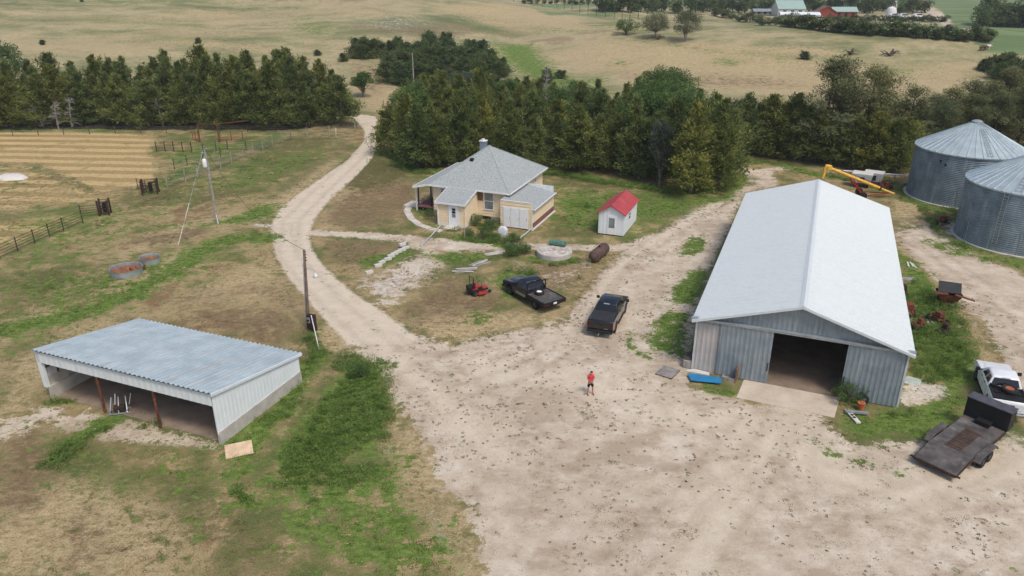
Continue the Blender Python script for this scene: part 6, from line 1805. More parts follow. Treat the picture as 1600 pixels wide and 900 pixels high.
implement(1476, 524, 35, 'small dark engine frame in the weeds above the white pickup', ('dark_rust', 'dark_rust'), 3, .45, 6)
implement(1474, 352, 30, 'red and black implement beside the nearer grain bin', ('old_red', 'plastic'), 5, .8, 7)
implement(1385, 297, 10, 'small pink-red machine between auger and farther bin', ('old_red', 'dark_rust'), 4, .8, 8)
lumber(1455, 500, 80, 4, 2.0, 'long rusty bars lying across the junk in the weeds', 'rust', 9)
lumber(1408, 478, 100, 3, 2.2, 'orange-brown poles leaning along the barn wall', 'wood_brown', 10)
# plywood and the metal stand in the open shed
def plywood():
    p = G(374, 706); t = thing('plywood_sheet', 'tan plywood sheet lying in the weeds by the open shed corner', 'plywood', p, math.radians(22))
    mb = MB(); mb.box((-.75, -.5, 0), (.75, .55, .03), RX(math.radians(14)) @ TR(0, 0, .12)); mb.build('board', M['plywood'], t)
    mb = MB(); mb.box((-.4, -.25, 0), (.4, -.05, .05)); mb.build('support_block', M['wood_dark'], t)
plywood()
def rack():
    p = G(188, 646); t = thing('metal_rack', 'silver tube frame with blades standing under the open shed roof', 'rack', p, math.radians(15))
    mb = MB()
    for x in (-.5, 0, .5): mb.bar((x, -.3, .08), (x * .8, .35, .95), .05); mb.bar((x, .3, .05), (x, -.3, .3), .05)
    mb.bar((-.6, -.3, .1), (.6, -.3, .1), .07); mb.bar((-.6, .3, .1), (.6, .3, .1), .07); mb.build('tubes', M['galv'], t)
    mb = MB(); mb.box((-.3, -.2, .2), (.35, .2, .5)); mb.build('engine', M['dark_rust'], t, bevel=.04)
    mb = MB(); mb.bar((-.3, .3, .3), (-.15, .38, 1.15), .1, .03); mb.bar((.55, .25, .4), (.75, .3, 1.1), .1, .03); mb.build('blades', M['white_trim'], t)
rack()

# ------------------------------------------------------------------ auger and cart behind the barn
def auger():
    a = G(1295, 262, 3.6); b = G(1397, 303, .45)
    base = Vector((b.x, b.y, 0)); t = thing('grain_auger', 'long yellow grain auger raised on a red undercarriage behind the barn', 'auger', base)
    A = a - base; B = b - base; d = (B - A)
    mb = MB(); mb.tube([A, A + d * .78], .19, 14); mb.build('tube', M['yellow'], t, smooth=True)
    mb = MB(); mb.tube([A + d * .78, B], .13, 12); mb.build('lower_tube', M['yellow'], t, smooth=True)
    mb = MB(); mb.lathe([(.26, -.08), (.26, .08)], 14, Matrix.Translation(A + d * .78) @ d.to_track_quat('Z', 'Y').to_matrix().to_4x4()); mb.build('collar', M['dark_rust'], t)
    mb = MB(); mb.tube([A + Vector((-.05, 0, .12)), A + Vector((-.3, 0, .18)), A + Vector((-.42, 0, -.1)), A + Vector((-.45, -.05, -.6)), A + Vector((-.55, -.1, -1.25))], [.27, .25, .2, .17, .15], 12); mb.build('spout', M['yellow'], t, smooth=True)
    mb = MB(); mb.box((-.25, -.25, -.25), (.3, .25, .3), Matrix.Translation(A)); mb.build('drive_head', M['yellow'], t, bevel=.05)
    mb = MB(); m1 = A + d * .30; m2 = A + d * .62
    g1 = Vector((m2.x - .9, m2.y - .9, .45)); g2 = Vector((m2.x - .6, m2.y + 1.0, .45))
    for g in (g1, g2): mb.bar(g, m1, .09); mb.bar(g, A + d * .36, .07); mb.bar(g, B + Vector((-.6, 0, .1)), .09)
    mb.bar(g1, g2, .12); mb.bar(g1.lerp(m1, .5), g2.lerp(m1, .5), .06); mb.build('undercarriage', M['red'], t)
    for g, s in ((g1, -1), (g2, 1)):
        mb = MB(); mb.lathe([(.2, -.12), (.42, -.12), (.45, 0), (.42, .12), (.2, .12)], 20, TR(g.x, g.y, .45) @ RX(math.pi / 2)); mb.build('wheel', M['tyre'], t, smooth=True)
    mb = MB(); mb.tube([A + Vector((0, 0, .28)), A + d * .75 + Vector((0, 0, .35))], .03, 6)
    for q in (.2, .4, .6): mb.bar(A + d * q, A + d * q + Vector((0, 0, .34)), .05)
    mb.build('drive_shaft', M['dark_rust'], t)
auger()
def cart(px, py, rot, label, s=1.0):
    p = G(px, py); t = thing('grain_cart', label, 'grain cart', p, math.radians(rot), 'white carts by the auger')
    mb = MB(); mb.add([(-.9 * s, -.55 * s, .6), (.9 * s, -.55 * s, .6), (.9 * s, .55 * s, .6), (-.9 * s, .55 * s, .6), (-1.15 * s, -.85 * s, 1.7 * s), (1.15 * s, -.85 * s, 1.7 * s), (1.15 * s, .85 * s, 1.7 * s), (-1.15 * s, .85 * s, 1.7 * s)],
        [(0, 3, 2, 1), (0, 1, 5, 4), (1, 2, 6, 5), (2, 3, 7, 6), (3, 0, 4, 7)]); mb.build('hopper', M['white_sheet'], t)
    mb = MB(); mb.box((-1.12 * s, -.82 * s, 1.66 * s), (1.12 * s, .82 * s, 1.72 * s)); mb.build('cover', M['tarp'], t, bevel=.03)
    mb = MB(); mb.bar((-1.2 * s, 0, .45), (1.6 * s, 0, .45), .14); mb.bar((-.8 * s, -.6 * s, .45), (-.8 * s, .6 * s, .45), .1); mb.bar((.8 * s, -.6 * s, .45), (.8 * s, .6 * s, .45), .1)
    for x in (-.8, .8):
        for y in (-.6, .6): mb.bar((x * s, y * s, .4), (x * s, y * s, 1.2 * s), .07)
    mb.build('frame', M['red'], t)
    mb = MB(); mb.box((-.2 * s, -.9 * s, .8), (.3 * s, -.72 * s, 1.4)); mb.build('door', M['plastic'], t)
    for x in (-.7, .7): wheel(t, x * s, -.1, .34, .2)
cart(1345, 292, -30, 'left white hopper cart with red frame under the yellow auger', 1.05)
cart(1363, 290, -30, 'right white hopper cart partly behind the yellow auger', 1.0)
a, b = G(1296, 272), G(1416, 281)
t = thing('pipe_rail', 'long white irrigation pipe on short stands behind the auger', 'pipe', a)
mb = MB(); mb.tube([Vector((0, 0, .55)), b - a + Vector((0, 0, .55))], .09, 8); mb.build('pipe', M['white_trim'], t)
mb = MB()
for q in (.1, .35, .6, .85): c = (b - a) * q; mb.box((c.x - .06, c.y - .06, 0), (c.x + .06, c.y + .06, .5))
mb.build('stands', M['galv'], t)

# ------------------------------------------------------------------ the far farm and small far things
def far_building(px, py, w, d, h, r, wall, roof, label, rot=0, cat='building'):
    p = G(px, py); t = thing('farm_building', label, cat, p, math.radians(rot))
    mb = MB(); mb.box((-w / 2, 0, -1), (w / 2, d, h)); mb.add([(-w / 2, 0, h), (-w / 2, d, h), (-w / 2, d / 2, h + r), (w / 2, 0, h), (w / 2, d, h), (w / 2, d / 2, h + r)], [(0, 1, 2), (3, 5, 4)]); mb.build('wall', M[wall], t)
    for a, b in ((0, d / 2), (d, d / 2)):
        mb = MB(); s = -.4 if a == 0 else .4
        mb.add([(-w / 2 - .4, a + s, h - .2), (w / 2 + .4, a + s, h - .2), (w / 2 + .4, b, h + r + .1), (-w / 2 - .4, b, h + r + .1), (-w / 2 - .4, a + s, h - .4), (w / 2 + .4, a + s, h - .4), (w / 2 + .4, b, h + r - .1), (-w / 2 - .4, b, h + r - .1)],
               [(0, 1, 2, 3), (4, 7, 6, 5), (0, 4, 5, 1), (1, 5, 6, 2), (2, 6, 7, 3), (3, 7, 4, 0)]); mb.build('roof', M[roof], t)
    mb = MB()
    for k in range(3): x = -w / 2 + w * (k + .6) / 3.4; mb.box((x, -.05, .5), (x + w * .12, -.02, h * .75))
    mb.build('window', M['dark_gap'], t)
far_building(1236, 26, 12, 14, 3.6, 3.2, 'tarp', 'green_roof', 'far white-walled barn with pale green roof among the trees', -4, 'barn')
far_building(1303, 29, 7, 9, 3.0, 2.6, 'red_barnwood', 'wood_brown', 'far red gabled house between the far shelterbelts', 84, 'house')
far_building(1320, 28, 11, 7, 3.0, 1.6, 'red_barnwood', 'green_roof', 'far low wing with grey-green roof right of the red house', -4, 'house')
far_building(1194, 24, 10, 5, 2, .8, 'grey_wood', 'galv', 'far low grey shed left of the green-roofed barn', -4, 'shed')
far_building(1250, 30, 17, 5, 2.0, .8, 'tarp', 'white_sheet', 'far long white low shed in front of the green-roofed barn', -6, 'shed')
def far_tank(px, py, r, label):
    t = thing('storage_tank', label, 'tank', G(px, py)); mb = MB(); mb.lathe([(.1, 0), (r * .8, .2), (r, r), (r * .8, r * 1.7), (.1, 2 * r)], 16); mb.build('shell', M['white_trim'], t, smooth=True); mb = MB(); mb.box((-r * .5, -r * .5, -.3), (r * .5, r * .5, .3)); mb.build('stand', M['galv'], t)
far_tank(1391, 27, 2.4, 'far round white tank at the right of the far farmyard'); far_tank(1394, 13, 2.2, 'far white tank standing behind the round one')
def far_car(px, py, rot, label, mat='white_paint'):
    t = thing('parked_vehicle', label, 'vehicle', G(px, py), math.radians(rot))
    mb = MB(); mb.prism([(-2.6, .4), (2.6, .4), (2.6, 1.1), (1.2, 1.25), (.6, 2.0), (-1.8, 2.0), (-2.6, 1.3)], 'y', -1, 1); mb.build('body', M[mat], t, bevel=.1)
    mb = MB(); mb.prism([(.62, 1.9), (1.1, 1.3), (-1.7, 1.3), (-1.7, 1.85)], 'y', -1.02, 1.02); mb.build('windows', M['glass'], t)
    mb = MB()
    for x in (-1.7, 1.7): mb.lathe([(.42, -1.05), (.42, 1.05)], 14, TR(x, 0, .42) @ RX(math.pi / 2))
    mb.build('wheels', M['tyre'], t)
far_car(1281, 33, 10, 'far white car at the corner of the far hedge'); far_car(1413, 29, 0, 'far white van right of the round tank'); far_car(1435, 28, 5, 'far white vehicle at the end of the far farmyard'); far_car(1396, 28, 12, 'far white truck just below the round white tank')
def animal(px, py, label, mat, rot):
    t = G(px, py); P = []; E = []; R = []
    def v(x, y, z, r): P.append((x, y, z)); R.append(r); return len(P) - 1
    a = v(0, 0, 1.05, .33); b = v(.55, 0, 1.08, .34); c = v(-.6, 0, 1.1, .33); n = v(.95, 0, 1.25, .2); h = v(1.25, 0, 1.0, .14); m = v(1.5, 0, .8, .09); tl = v(-.95, 0, 1.1, .05); t2 = v(-1.02, 0, .6, .03)
    E += [(a, b), (a, c), (b, n), (n, h), (h, m), (c, tl), (tl, t2)]
    for s in (-1, 1):
        k1 = v(.55, s * .2, .6, .1); f1 = v(.55, s * .2, .04, .06); E += [(b, k1), (k1, f1)]
        k2 = v(-.55, s * .2, .65, .13); k3 = v(-.72, s * .2, .42, .07); f2 = v(-.62, s * .2, .04, .06); E += [(c, k2), (k2, k3), (k3, f2)]
    o = skin_mesh('cow', P, E, R, M[mat], None, 1); o.location = t; o.rotation_euler = (0, 0, rot); tag(o, label, 'cow')
animal(1541, 79, 'white and brown cow grazing on the far dry slope', 'tarp', .2); animal(1535, 80, 'brown cow beside the white one on the far slope', 'cow', .1)
def stump(px, py, label, s, seed):
    r = random.Random(seed); t = thing('fallen_branches', label, 'fallen tree', G(px, py))
    mb = MB(); mb.tube([(0, 0, 0), (.3 * s, 0, .6 * s), (.5 * s, 0, 1.4 * s)], [.35 * s, .3 * s, .1 * s], 7)
    for i in range(9): a = r.uniform(0, 6.28); mb.tube([(0, 0, .3), (math.cos(a) * s * 1.2, math.sin(a) * s * .8, r.uniform(.2, 1.0) * s), (math.cos(a) * s * 2.1, math.sin(a) * s, r.uniform(.1, 1.3) * s)], [.14 * s, .09 * s, .03], 5)
    mb.build('limbs', M['wood_dark'], t)
stump(1328, 86, 'dark broken stump on the far dry hill', 1.2, 1); stump(1390, 88, 'dark fallen branches lying on the far dry hill', 1.3, 2); stump(1028, 62, 'fallen dark limbs between the two cottonwoods', 1.0, 3)
# ------------------------------------------------------------------ planting
R5 = random.Random(11)
def belt_label(x, row):
    w = ('at the left edge above the white mound' if x < 55 else 'behind the dead grey trees' if x < 130 else 'left of centre of the mown field' if x < 182 else 'behind the middle of the mown field' if x < 235
         else 'behind the right end of the mown field' if x < 300 else 'behind the tall corral gateway' if x < 365 else 'behind the brown corral panels' if x < 430
         else 'behind the white-posted corral fence' if x < 500 else 'at the belt end nearest the lane')
    return ('back-row' if row else 'front-row') + ' dark cedar of the shelterbelt, ' + w
def near_trees(p, d):
    return any((p[0] - q[0]) ** 2 + (p[1] - q[1]) ** 2 < d * d for q in TREES)
# left shelterbelt, back row then front row
tops = [(-60, 92), (-30, 70), (8, 66), (60, 95), (94, 85), (128, 96), (162, 87), (186, 92), (206, 89), (234, 104), (254, 92), (272, 81), (300, 93), (327, 74), (350, 84), (374, 88), (397, 81), (425, 88), (445, 80), (459, 79), (482, 90), (506, 94), (524, 110)]
for i, (x, ty) in enumerate(tops):
    lab = belt_label(x, 1)
    px_tree('cedar_tree', 'cedar', i, x, 178 + R5.uniform(-3, 3), ty + 2, lab, 'tree', 'cedars in the left shelterbelt', .95)
for i in range(28):
    x = -60 + i * 22 + R5.uniform(-6, 6)
    if x > 532: break
    ty = float(np.interp(x, [a for a, b in tops], [b for a, b in tops])) + 14 + R5.uniform(-6, 20)
    if x > 470: ty = max(ty, 108 + (x - 470) * .25)
    px_tree('cedar_tree', 'cedar', i + 3, x, 192 + R5.uniform(-4, 4), ty, belt_label(x, 0), 'tree', 'cedars in the left shelterbelt', .95)
for i, (x, by, ty) in enumerate([(20, 200, 120), (75, 199, 118), (130, 198, 140), (195, 199, 118), (240, 200, 128), (290, 197, 122), (345, 200, 125), (400, 199, 118), (440, 199, 125), (480, 198, 130), (533, 197, 120)]):
    px_tree('cedar_tree', 'cedar', i + 5, x, by, ty, 'low skirted cedar at the belt foot, ' + belt_label(x, 0).split(', ')[1], 'tree', 'front cedars of the left shelterbelt', 1.25)
px_tree('broadleaf_tree', 'leafy', 0, 8, 150, 62, 'rounder bright tree rising behind the belt at the left edge', 'tree', None, 1.2)
px_tree('small_tree', 'lime', 0, 568, 152, 112, 'small bright green tree alone by the bend of the lane', 'tree', None, 1.1)
px_tree('cedar_tree', 'cedar', 2, 612, 238, 168, 'loose-limbed grey cedar leaning over the right side of the lane', 'tree', None, 1.15)
# grove behind the house, walked row by row
def grove_label(x, row):
    w = ('beside the lane' if x < 655 else 'left of the house' if x < 700 else 'behind the house porch' if x < 745 else 'behind the chimney' if x < 785 else 'behind the house ridge' if x < 822 else 'behind the right house wall' if x < 860 else 'between house and garden shed' if x < 925
         else 'behind the garden shed left wall' if x < 965 else 'behind the red roof' if x < 1010 else 'right of the garden shed' if x < 1070 else 'left of the barn track')
    r = ['at the front edge of the grove', 'just inside the front of the grove', 'in the second rank of the grove', 'deep in the grove', 'in the upper part of the grove', 'in the upper part of the grove', 'near the top of the grove', 'at the top of the grove'][row]
    return 'dark cedar ' + w + ', ' + r
def outline(x):
    xs = [590, 618, 640, 700, 760, 820, 850, 880, 910, 940, 965, 990, 1010, 1045, 1075, 1090, 1120, 1150, 1180]
    ys = [190, 160, 118, 105, 110, 122, 125, 120, 118, 128, 140, 118, 106, 100, 112, 138, 135, 150, 160]
    return float(np.interp(x, xs, ys))
rows = [(264, 640, 1145, 34, 1.0), (245, 628, 1150, 36, .9), (222, 628, 1140, 38, .82), (200, 632, 1100, 38, .7), (182, 645, 1060, 38, .6), (165, 660, 880, 38, .5), (150, 655, 850, 36, .45), (138, 660, 830, 36, .4)]
k = 0
for rown, (by, x0, x1, st, q) in enumerate(rows):
    x = x0 + R5.uniform(0, 12)
    while x < x1:
        bb = by + R5.uniform(-5, 5) + (18 * S(880, 1060, x) if by > 210 else 0)
        p = G(x, bb); k += 1
        hmax = 8.2 + R5.uniform(-2.4, 2.0)
        # keep below the photographed outline
        b_ = (450 - outline(x)) / 1187.0; s_ = p.y / (CP + b_ * SP); hl = CAM_H + (-SP + b_ * CP) * s_ - p.z
        h = min(hmax, hl * R5.uniform(.84, 1.0))
        if h > 2.0:
            if 985 < x < 1085 and by < 250 and by > 190:
                tree('broadleaf_tree', 'leafy', k, p, min(hl, 10.5), 'fresh green crown ' + ('left of' if x < 1035 else 'right of') + ' the tallest green tree, ' + ['', 'front', 'second', 'third'][min(rown, 3)] + ' rank of the grove', 'tree', 'green crowns in the grove', .8)
            elif (700 < x < 860 and by < 190 and k % 2) or (k % 7 == 3 and by < 240):
                tree('broadleaf_tree', 'silver' if k % 4 == 1 else 'leafy', k, p, h, 'leafy tree ' + grove_label(x, rown).replace('dark cedar ', ''), 'tree', 'leafy trees in the grove', .95)
            else:
                tree('cedar_tree', 'cedar', k, p, h, grove_label(x, rown), 'tree', 'cedars in the grove behind the house', .94)
        x += st * R5.uniform(.75, 1.15)
px_tree('spruce_tree', 'cedar', 4, 1078, 302, 163, 'tall pointed cedar at the front right corner of the grove', 'tree', None, .9)
px_tree('spruce_tree', 'cedar', 5, 1122, 298, 182, 'broad dark cedar beside the track just left of the barn roof', 'tree', None, .95)
px_tree('spruce_tree', 'silver', 1, 1030, 292, 185, 'silvery blue-grey tree squeezed between the grove cedars', 'tree', None, .62)
px_tree('spruce_tree', 'cedar', 1, 905, 268, 170, 'yellowish pointed cedar behind the right gable of the house', 'tree', None, 1.2)
px_tree('spruce_tree', 'cedar', 7, 655, 262, 165, 'dense cedar skirted to the ground left of the house', 'tree', None, 1.1)
# juniper scrub on the rise
def JN(x, y): return 'dark rounded juniper of the thicket on the rise, ' + ('at its left end' if x < 600 else 'behind the bare pale pole' if x < 670 else 'toward its right end' if x < 745 else 'by the green gully') + (', back rank' if y < 95 else ', front rank')
for i in range(150):
    x = R5.uniform(548, 790); 
    lo = 92 if x < 600 else 105
    by = R5.uniform(80, lo + (30 if x > 610 else 0)); 
    if x > 640 and by > 128: continue
    if x > 745 and by < 100: continue
    if 600 < x < 640 and by > 110 and R5.random() < .5: continue
    p = G(x, by)
    if near_trees(p, 2.7): continue
    tree('juniper_bush', 'juniper', i, p, R5.uniform(3.0, 5.0), JN(x, by), 'bush', 'junipers in the thicket on the rise', 1.15)
for i, (x, by, ty, lab) in enumerate([(497, 87, 78, 'single small juniper near the pasture above the belt'), (537, 96, 83, 'small dark juniper standing left of the thicket'), (310, 68, 59, 'tiny lone bush on the open hillside'), (67, 70, 62, 'faint small bush on the left hillside'), (128, 3, -1, 'dark bush at the very top of the left hill'), (855, 130, 108, 'dark juniper at the right end of the grove top'), (876, 123, 110, 'low dark juniper beside the green gully'), (1257, 93, 80, 'round dark bush alone on the dry hill'), (445, 92, 84, 'small juniper peeping over the shelterbelt')]):
    px_tree('juniper_bush', 'juniper', i, x, by, ty, lab, 'bush', None, .9)
# cottonwoods on the far hill
px_tree('cottonwood_tree', 'cotton', 0, 1024, 60, 18, 'left of two big airy cottonwoods on the dry hill', 'tree', None, .9)
px_tree('cottonwood_tree', 'cotton', 1, 1070, 65, 14, 'right, slightly taller cottonwood on the dry hill', 'tree', None, .9)
px_tree('scrub_tree', 'scrub', 0, 978, 54, 30, 'small open scrub tree left of the two cottonwoods', 'tree', None, 1.1)
# belt from the grove to the grain bins
def MX(x): return 'dark cedar in the belt ' + ('above the track left of the barn roof' if x < 1195 else 'behind the left slope of the barn roof' if x < 1228 else 'nearest the tallest pine' if x < 1270 else 'behind the barn ridge and auger' if x < 1350 else 'just left of the farther grain bin')
for i, (x, by, ty) in enumerate([(1160, 243, 150), (1178, 240, 165), (1198, 243, 152), (1217, 246, 162), (1234, 248, 150), (1255, 252, 168), (1150, 232, 158), (1190, 230, 160), (1225, 236, 165), (1330, 262, 185), (1362, 268, 178), (1388, 270, 190), (1345, 250, 170), (1405, 266, 186), (1300, 258, 190), (1275, 255, 175)]):
    px_tree('cedar_tree', 'cedar', i + 2, x, by, ty, MX(x) + (', front rank' if by > 244 else ', rear rank'), 'tree', 'cedars in the belt behind the barn', 1.1)
for i, (x, by, ty, lab) in enumerate([(1283, 252, 93, 'tallest pine, its layered crown above the barn ridge'), (1345, 250, 108, 'broad open-topped pine right of the tallest pine'), (1410, 246, 138, 'flat-topped pine with bare branches left of the bins'), (1300, 244, 118, 'pine filling in behind the tallest pine')]):
    px_tree('pine_tree', 'pine', i, x, by, ty, lab, 'tree', None, 1.35)
for i, (x, by, ty) in enumerate([(1445, 240, 150), (1475, 236, 140), (1500, 225, 128), (1530, 228, 132), (1556, 222, 108), (1590, 218, 96), (1625, 220, 100), (1430, 250, 170), (1460, 250, 165), (1505, 240, 150), (1545, 240, 145), (1585, 238, 135), (1620, 236, 130), (1385, 236, 160), (1570, 205, 112), (1605, 200, 90), (1650, 215, 95), (1660, 240, 120)]):
    px_tree('pine_tree', 'pine', i + 1, x, by, ty, ('low ' if by > 234 else 'tall ') + 'dark pine ' + ('left of the farther bin roof' if x < 1470 else 'behind the peak of the farther bin' if x < 1550 else 'behind the nearer bin at the right edge'), 'tree', 'pines behind the grain bins', 1.25)
for i, (x, by, ty) in enumerate([(1537, 110, 92), (1552, 112, 88), (1572, 116, 84), (1590, 118, 92), (1610, 120, 88), (1562, 124, 98), (1598, 130, 100), (1620, 135, 98)]):
    px_tree('cedar_tree', 'juniper', i, x, by, ty, 'rounded cedar in the clump on the slope at the right edge', 'tree', 'cedars at the right edge', 1.2)
# far shelterbelts
def FB(x): return 'small dark tree of the far shelterbelt, ' + ('at its left end above the cottonwoods' if x < 1060 else 'left of the green-roofed barn' if x < 1216 else 'between green-roofed barn and red house' if x < 1300 else 'between red house and round white tank' if x < 1385 else 'beside the far gravel road')
n = 0
for x in np.arange(938, 1448, 7.2):
    if 1216 < x < 1256 or 1286 < x < 1335 or 1380 < x < 1402: 
        by = 14
    else: by = 20 + R5.uniform(-3, 2)
    if x < 1000: by = 19 + R5.uniform(-1, 1)
    if R5.random() < .08: continue
    n += 1
    tree('shelterbelt_tree', 'far', n, G(x + R5.uniform(-3, 3), by), R5.uniform(6.0, 10.5), FB(x), 'tree', 'trees of the far shelterbelt', .95)
HB = 'low dark bush in the long diagonal hedge beyond the dry hill'
m = 46
for i in range(m):
    q = i / (m - 1); x = 1116 + q * 430; HB = 'low dark bush of the long diagonal hedge, ' + ('at its upper left end' if q < .25 else 'below the green-roofed barn' if q < .5 else 'below the round white tank' if q < .72 else 'at its lower right end')
    by = float(np.interp(x, [1110, 1200, 1300, 1400, 1500, 1565], [28, 42, 53, 60, 66, 68])) - 2
    tree('hedge_tree', 'far', i, G(x + R5.uniform(-3, 3), by + R5.uniform(-2, 1)), R5.uniform(2.8, 4.2), HB, 'bush', 'bushes of the far diagonal hedge', 1.15)
for i in range(26):
    x = 1295 + i * 7.3
    tree('hedge_tree', 'far', i, G(x, 34 + R5.uniform(-1, 1)), R5.uniform(2.2, 3.2), 'low bush of the short hedge in front of the far farmyard', 'bush', 'bushes of the far yard hedge', 1.1)
for i in range(16):
    x = 1530 + i * 7
    tree('shelterbelt_tree', 'far', i, G(x, 43 + R5.uniform(-3, 1)), R5.uniform(8, 12), 'rounded tree in the dark clump at the upper right corner', 'tree', 'trees at the upper right corner', 1.2)
for i in range(12):
    x = 820 + i * 10
    tree('hedge_tree', 'far', i, G(x, 6 + i * .15), R5.uniform(2.5, 3.5), 'low bush in the thin far hedge at the top centre', 'bush', 'bushes of the thin far hedge', 1.0)
for i, (x, y, h, lab) in enumerate([(744, 352, 1.2, 'leafy shrub in the corner between entry and main wall'), (766, 360, 1.2, 'wide leafy shrub in front of the house window'), (774, 376, .8, 'shrub left of the covered grill'), (757, 372, 1.2, 'rounded shrub below the house window'),
        (733, 371, .9, 'small shrub beside the thin grey post'), (800, 384, 1.2, 'shrub below the lean-to doors'), (818, 398, 1.1, 'grey-green bush left of the concrete cistern'), (798, 400, 1.2, 'loose bush by the pale plank'), (672, 338, .8, 'low shrub beside the porch steps'), (1322, 628, 1.35, 'bushy shrub against the right sliding door'), (560, 590, 1.0, 'leafy clump at the top of the weed patch')]):
    px = G(x, y); tree('shrub', 'scrub', i, px, h, lab, 'shrub', None, .62)
# dead grey trees in the front of the left belt
def dead_tree(px, py, h, label, seed, lean=0):
    r = random.Random(seed); t = thing('dead_tree', label, 'tree', G(px, py))
    mb = MB(); mb.tube([(0, 0, 0), (lean * .4, -.2, h * .5), (lean, -.3, h)], [.14, .09, .03], 6)
    for i in range(34):
        z = h * r.uniform(.12, .95); a = r.uniform(0, 6.28); L = (1.9 - 1.2 * z / h) * r.uniform(.6, 1.2)
        x0 = lean * z / h; m = (x0 + math.cos(a) * L * .5, math.sin(a) * L * .5 - .2, z + .1); e = (x0 + math.cos(a) * L, math.sin(a) * L - .2, z + r.uniform(-.3, .5))
        mb.tube([(x0, -.2, z), m, e], [.045, .035, .015], 4, cap=False)
        for q in range(3): mb.tube([m, (m[0] + r.uniform(-.5, .5), m[1] + r.uniform(-.5, .5), m[2] + r.uniform(-.1, .5))], [.022, .01], 3, cap=False)
    mb.build('branches', M['dead_wood'], t, fix=False)
dead_tree(70, 201, 4.0, 'leaning dead grey tree at the left of the pale branches', 1, -1.2)
dead_tree(92, 202, 4.6, 'widest dead grey tree in front of the shelterbelt', 2, .4)
dead_tree(113, 201, 5.2, 'upright dead tree with pale branches in the belt', 3, .8)
dead_tree(256, 200, 5.0, 'bare grey dead tree before the middle of the shelterbelt', 4, -.4)
dead_tree(850, 182, 9.0, 'bare twisted dead tree rising out of the grove', 5, .5)
dead_tree(830, 262, 4.5, 'dead bare cedar trunk directly behind the house', 6, .2)

# ------------------------------------------------------------------ ground plants
def blades_mesh(name, P, n, h, spread, w, mat, seed, upright=.5, tint=None):
    """tufts at P: n blades each, height h (array), foot spread"""
    rng = np.random.default_rng(seed)
    N = len(P); h = np.broadcast_to(h, (N,)); spread = np.broadcast_to(spread, (N,))
    idx = np.repeat(np.arange(N), n); K = len(idx)
    a = rng.uniform(0, 6.283, K); q = rng.uniform(0, 1, K) ** .6
    ox = np.cos(a) * q * spread[idx]; oy = np.sin(a) * q * spread[idx]
    base = np.stack([P[idx, 0] + ox, P[idx, 1] + oy, P[idx, 2] - .01], 1)
    hh = h[idx] * rng.uniform(.55, 1.15, K) * (1 - .35 * q)
    la = a + rng.normal(size=K) * .8; ln = hh * (1 - upright) * rng.uniform(.3, 1.5, K)
    tip = base + np.stack([np.cos(la) * ln, np.sin(la) * ln, hh], 1)
    wa = rng.uniform(0, 6.283, K); ww = w * rng.uniform(.6, 1.3, K)
    side = np.stack([np.cos(wa) * ww / 2, np.sin(wa) * ww / 2, np.zeros(K)], 1)
    mid = base * .45 + tip * .55 + np.stack([np.zeros(K), np.zeros(K), hh * .08], 1)
    V = np.stack([base - side * .4, mid + side, tip, mid - side], 1).reshape(-1, 3)
    F = np.arange(len(V)).reshape(-1, 4)
    t0 = rng.uniform(.2, .8, N) if tint is None else tint
    tn = np.clip(t0[idx] + rng.normal(size=K) * .16, 0, 1)
    o = link(name, np_mesh(name, V, F, mat, False, {'tint': ('FACE', 'FLOAT', tn)}))
    return o

def scatter(n, xr, yr, seed, fn):
    rng = np.random.default_rng(seed)
    P = np.stack([rng.uniform(*xr, n), rng.uniform(*yr, n)], 1)
    # only where the ground could be seen
    keep = np.abs(P[:, 0]) < P[:, 1] * .78 + 6
    P = P[keep]; p = fn(P); P = P[rng.uniform(0, 1, len(P)) < p]
    return np.concatenate([P, T(P[:, 0], P[:, 1])[:, None]], 1)
def solid(P):
    """1 where nothing may grow: buildings, vehicles, lane"""
    u = P[:, 0] * GU.x + P[:, 1] * GU.y; v = P[:, 0] * GV.x + P[:, 1] * GV.y
    b = ((u > -5.9) & (u < 7.6) & (v > 46.9) & (v < 79)) | ((u > -2.6) & (u < 4.1) & (v > 44.2) & (v < 47.5))
    b |= ((u > -43.6) & (u < -29.3) & (v > 29.0) & (v < 36)) | ((u > -40.8) & (u < -25.9) & (v > 71.9) & (v < 83.2)) | ((u > -36.1) & (u < -32.8) & (v > 68.3) & (v < 72.5)) | ((u > -29.8) & (u < -25.9) & (v > 70.3) & (v < 77.5)) | ((u > -19.6) & (u < -16.5) & (v > 71.8) & (v < 77.8))
    for c in ((53.45, 87.67), (51.2, 72.5)): b |= np.hypot(P[:, 0] - c[0], P[:, 1] - c[1]) < 6.1
    return b
def fw(P, oct=.35, s=3): return fbm(P[:, 0] * oct, P[:, 1] * oct, s, 3)
def noisy(m, P, amp=.9):
    return S(.42, .62, m + (fw(P, .5, 7) - .5) * amp)
def f_green(P):
    mm = masks(P); return noisy(mm['green'], P) * (1 - S(.4, .7, mm['lane'])) * ~solid(P)
P = scatter(90000, (-65, 70), (26, 112), 1, f_green)
tag(blades_mesh('grass', P, 12, .04 + .14 * fw(P, .25, 9), .20, .028, M['grassblade'], 2, .55), kind='stuff')
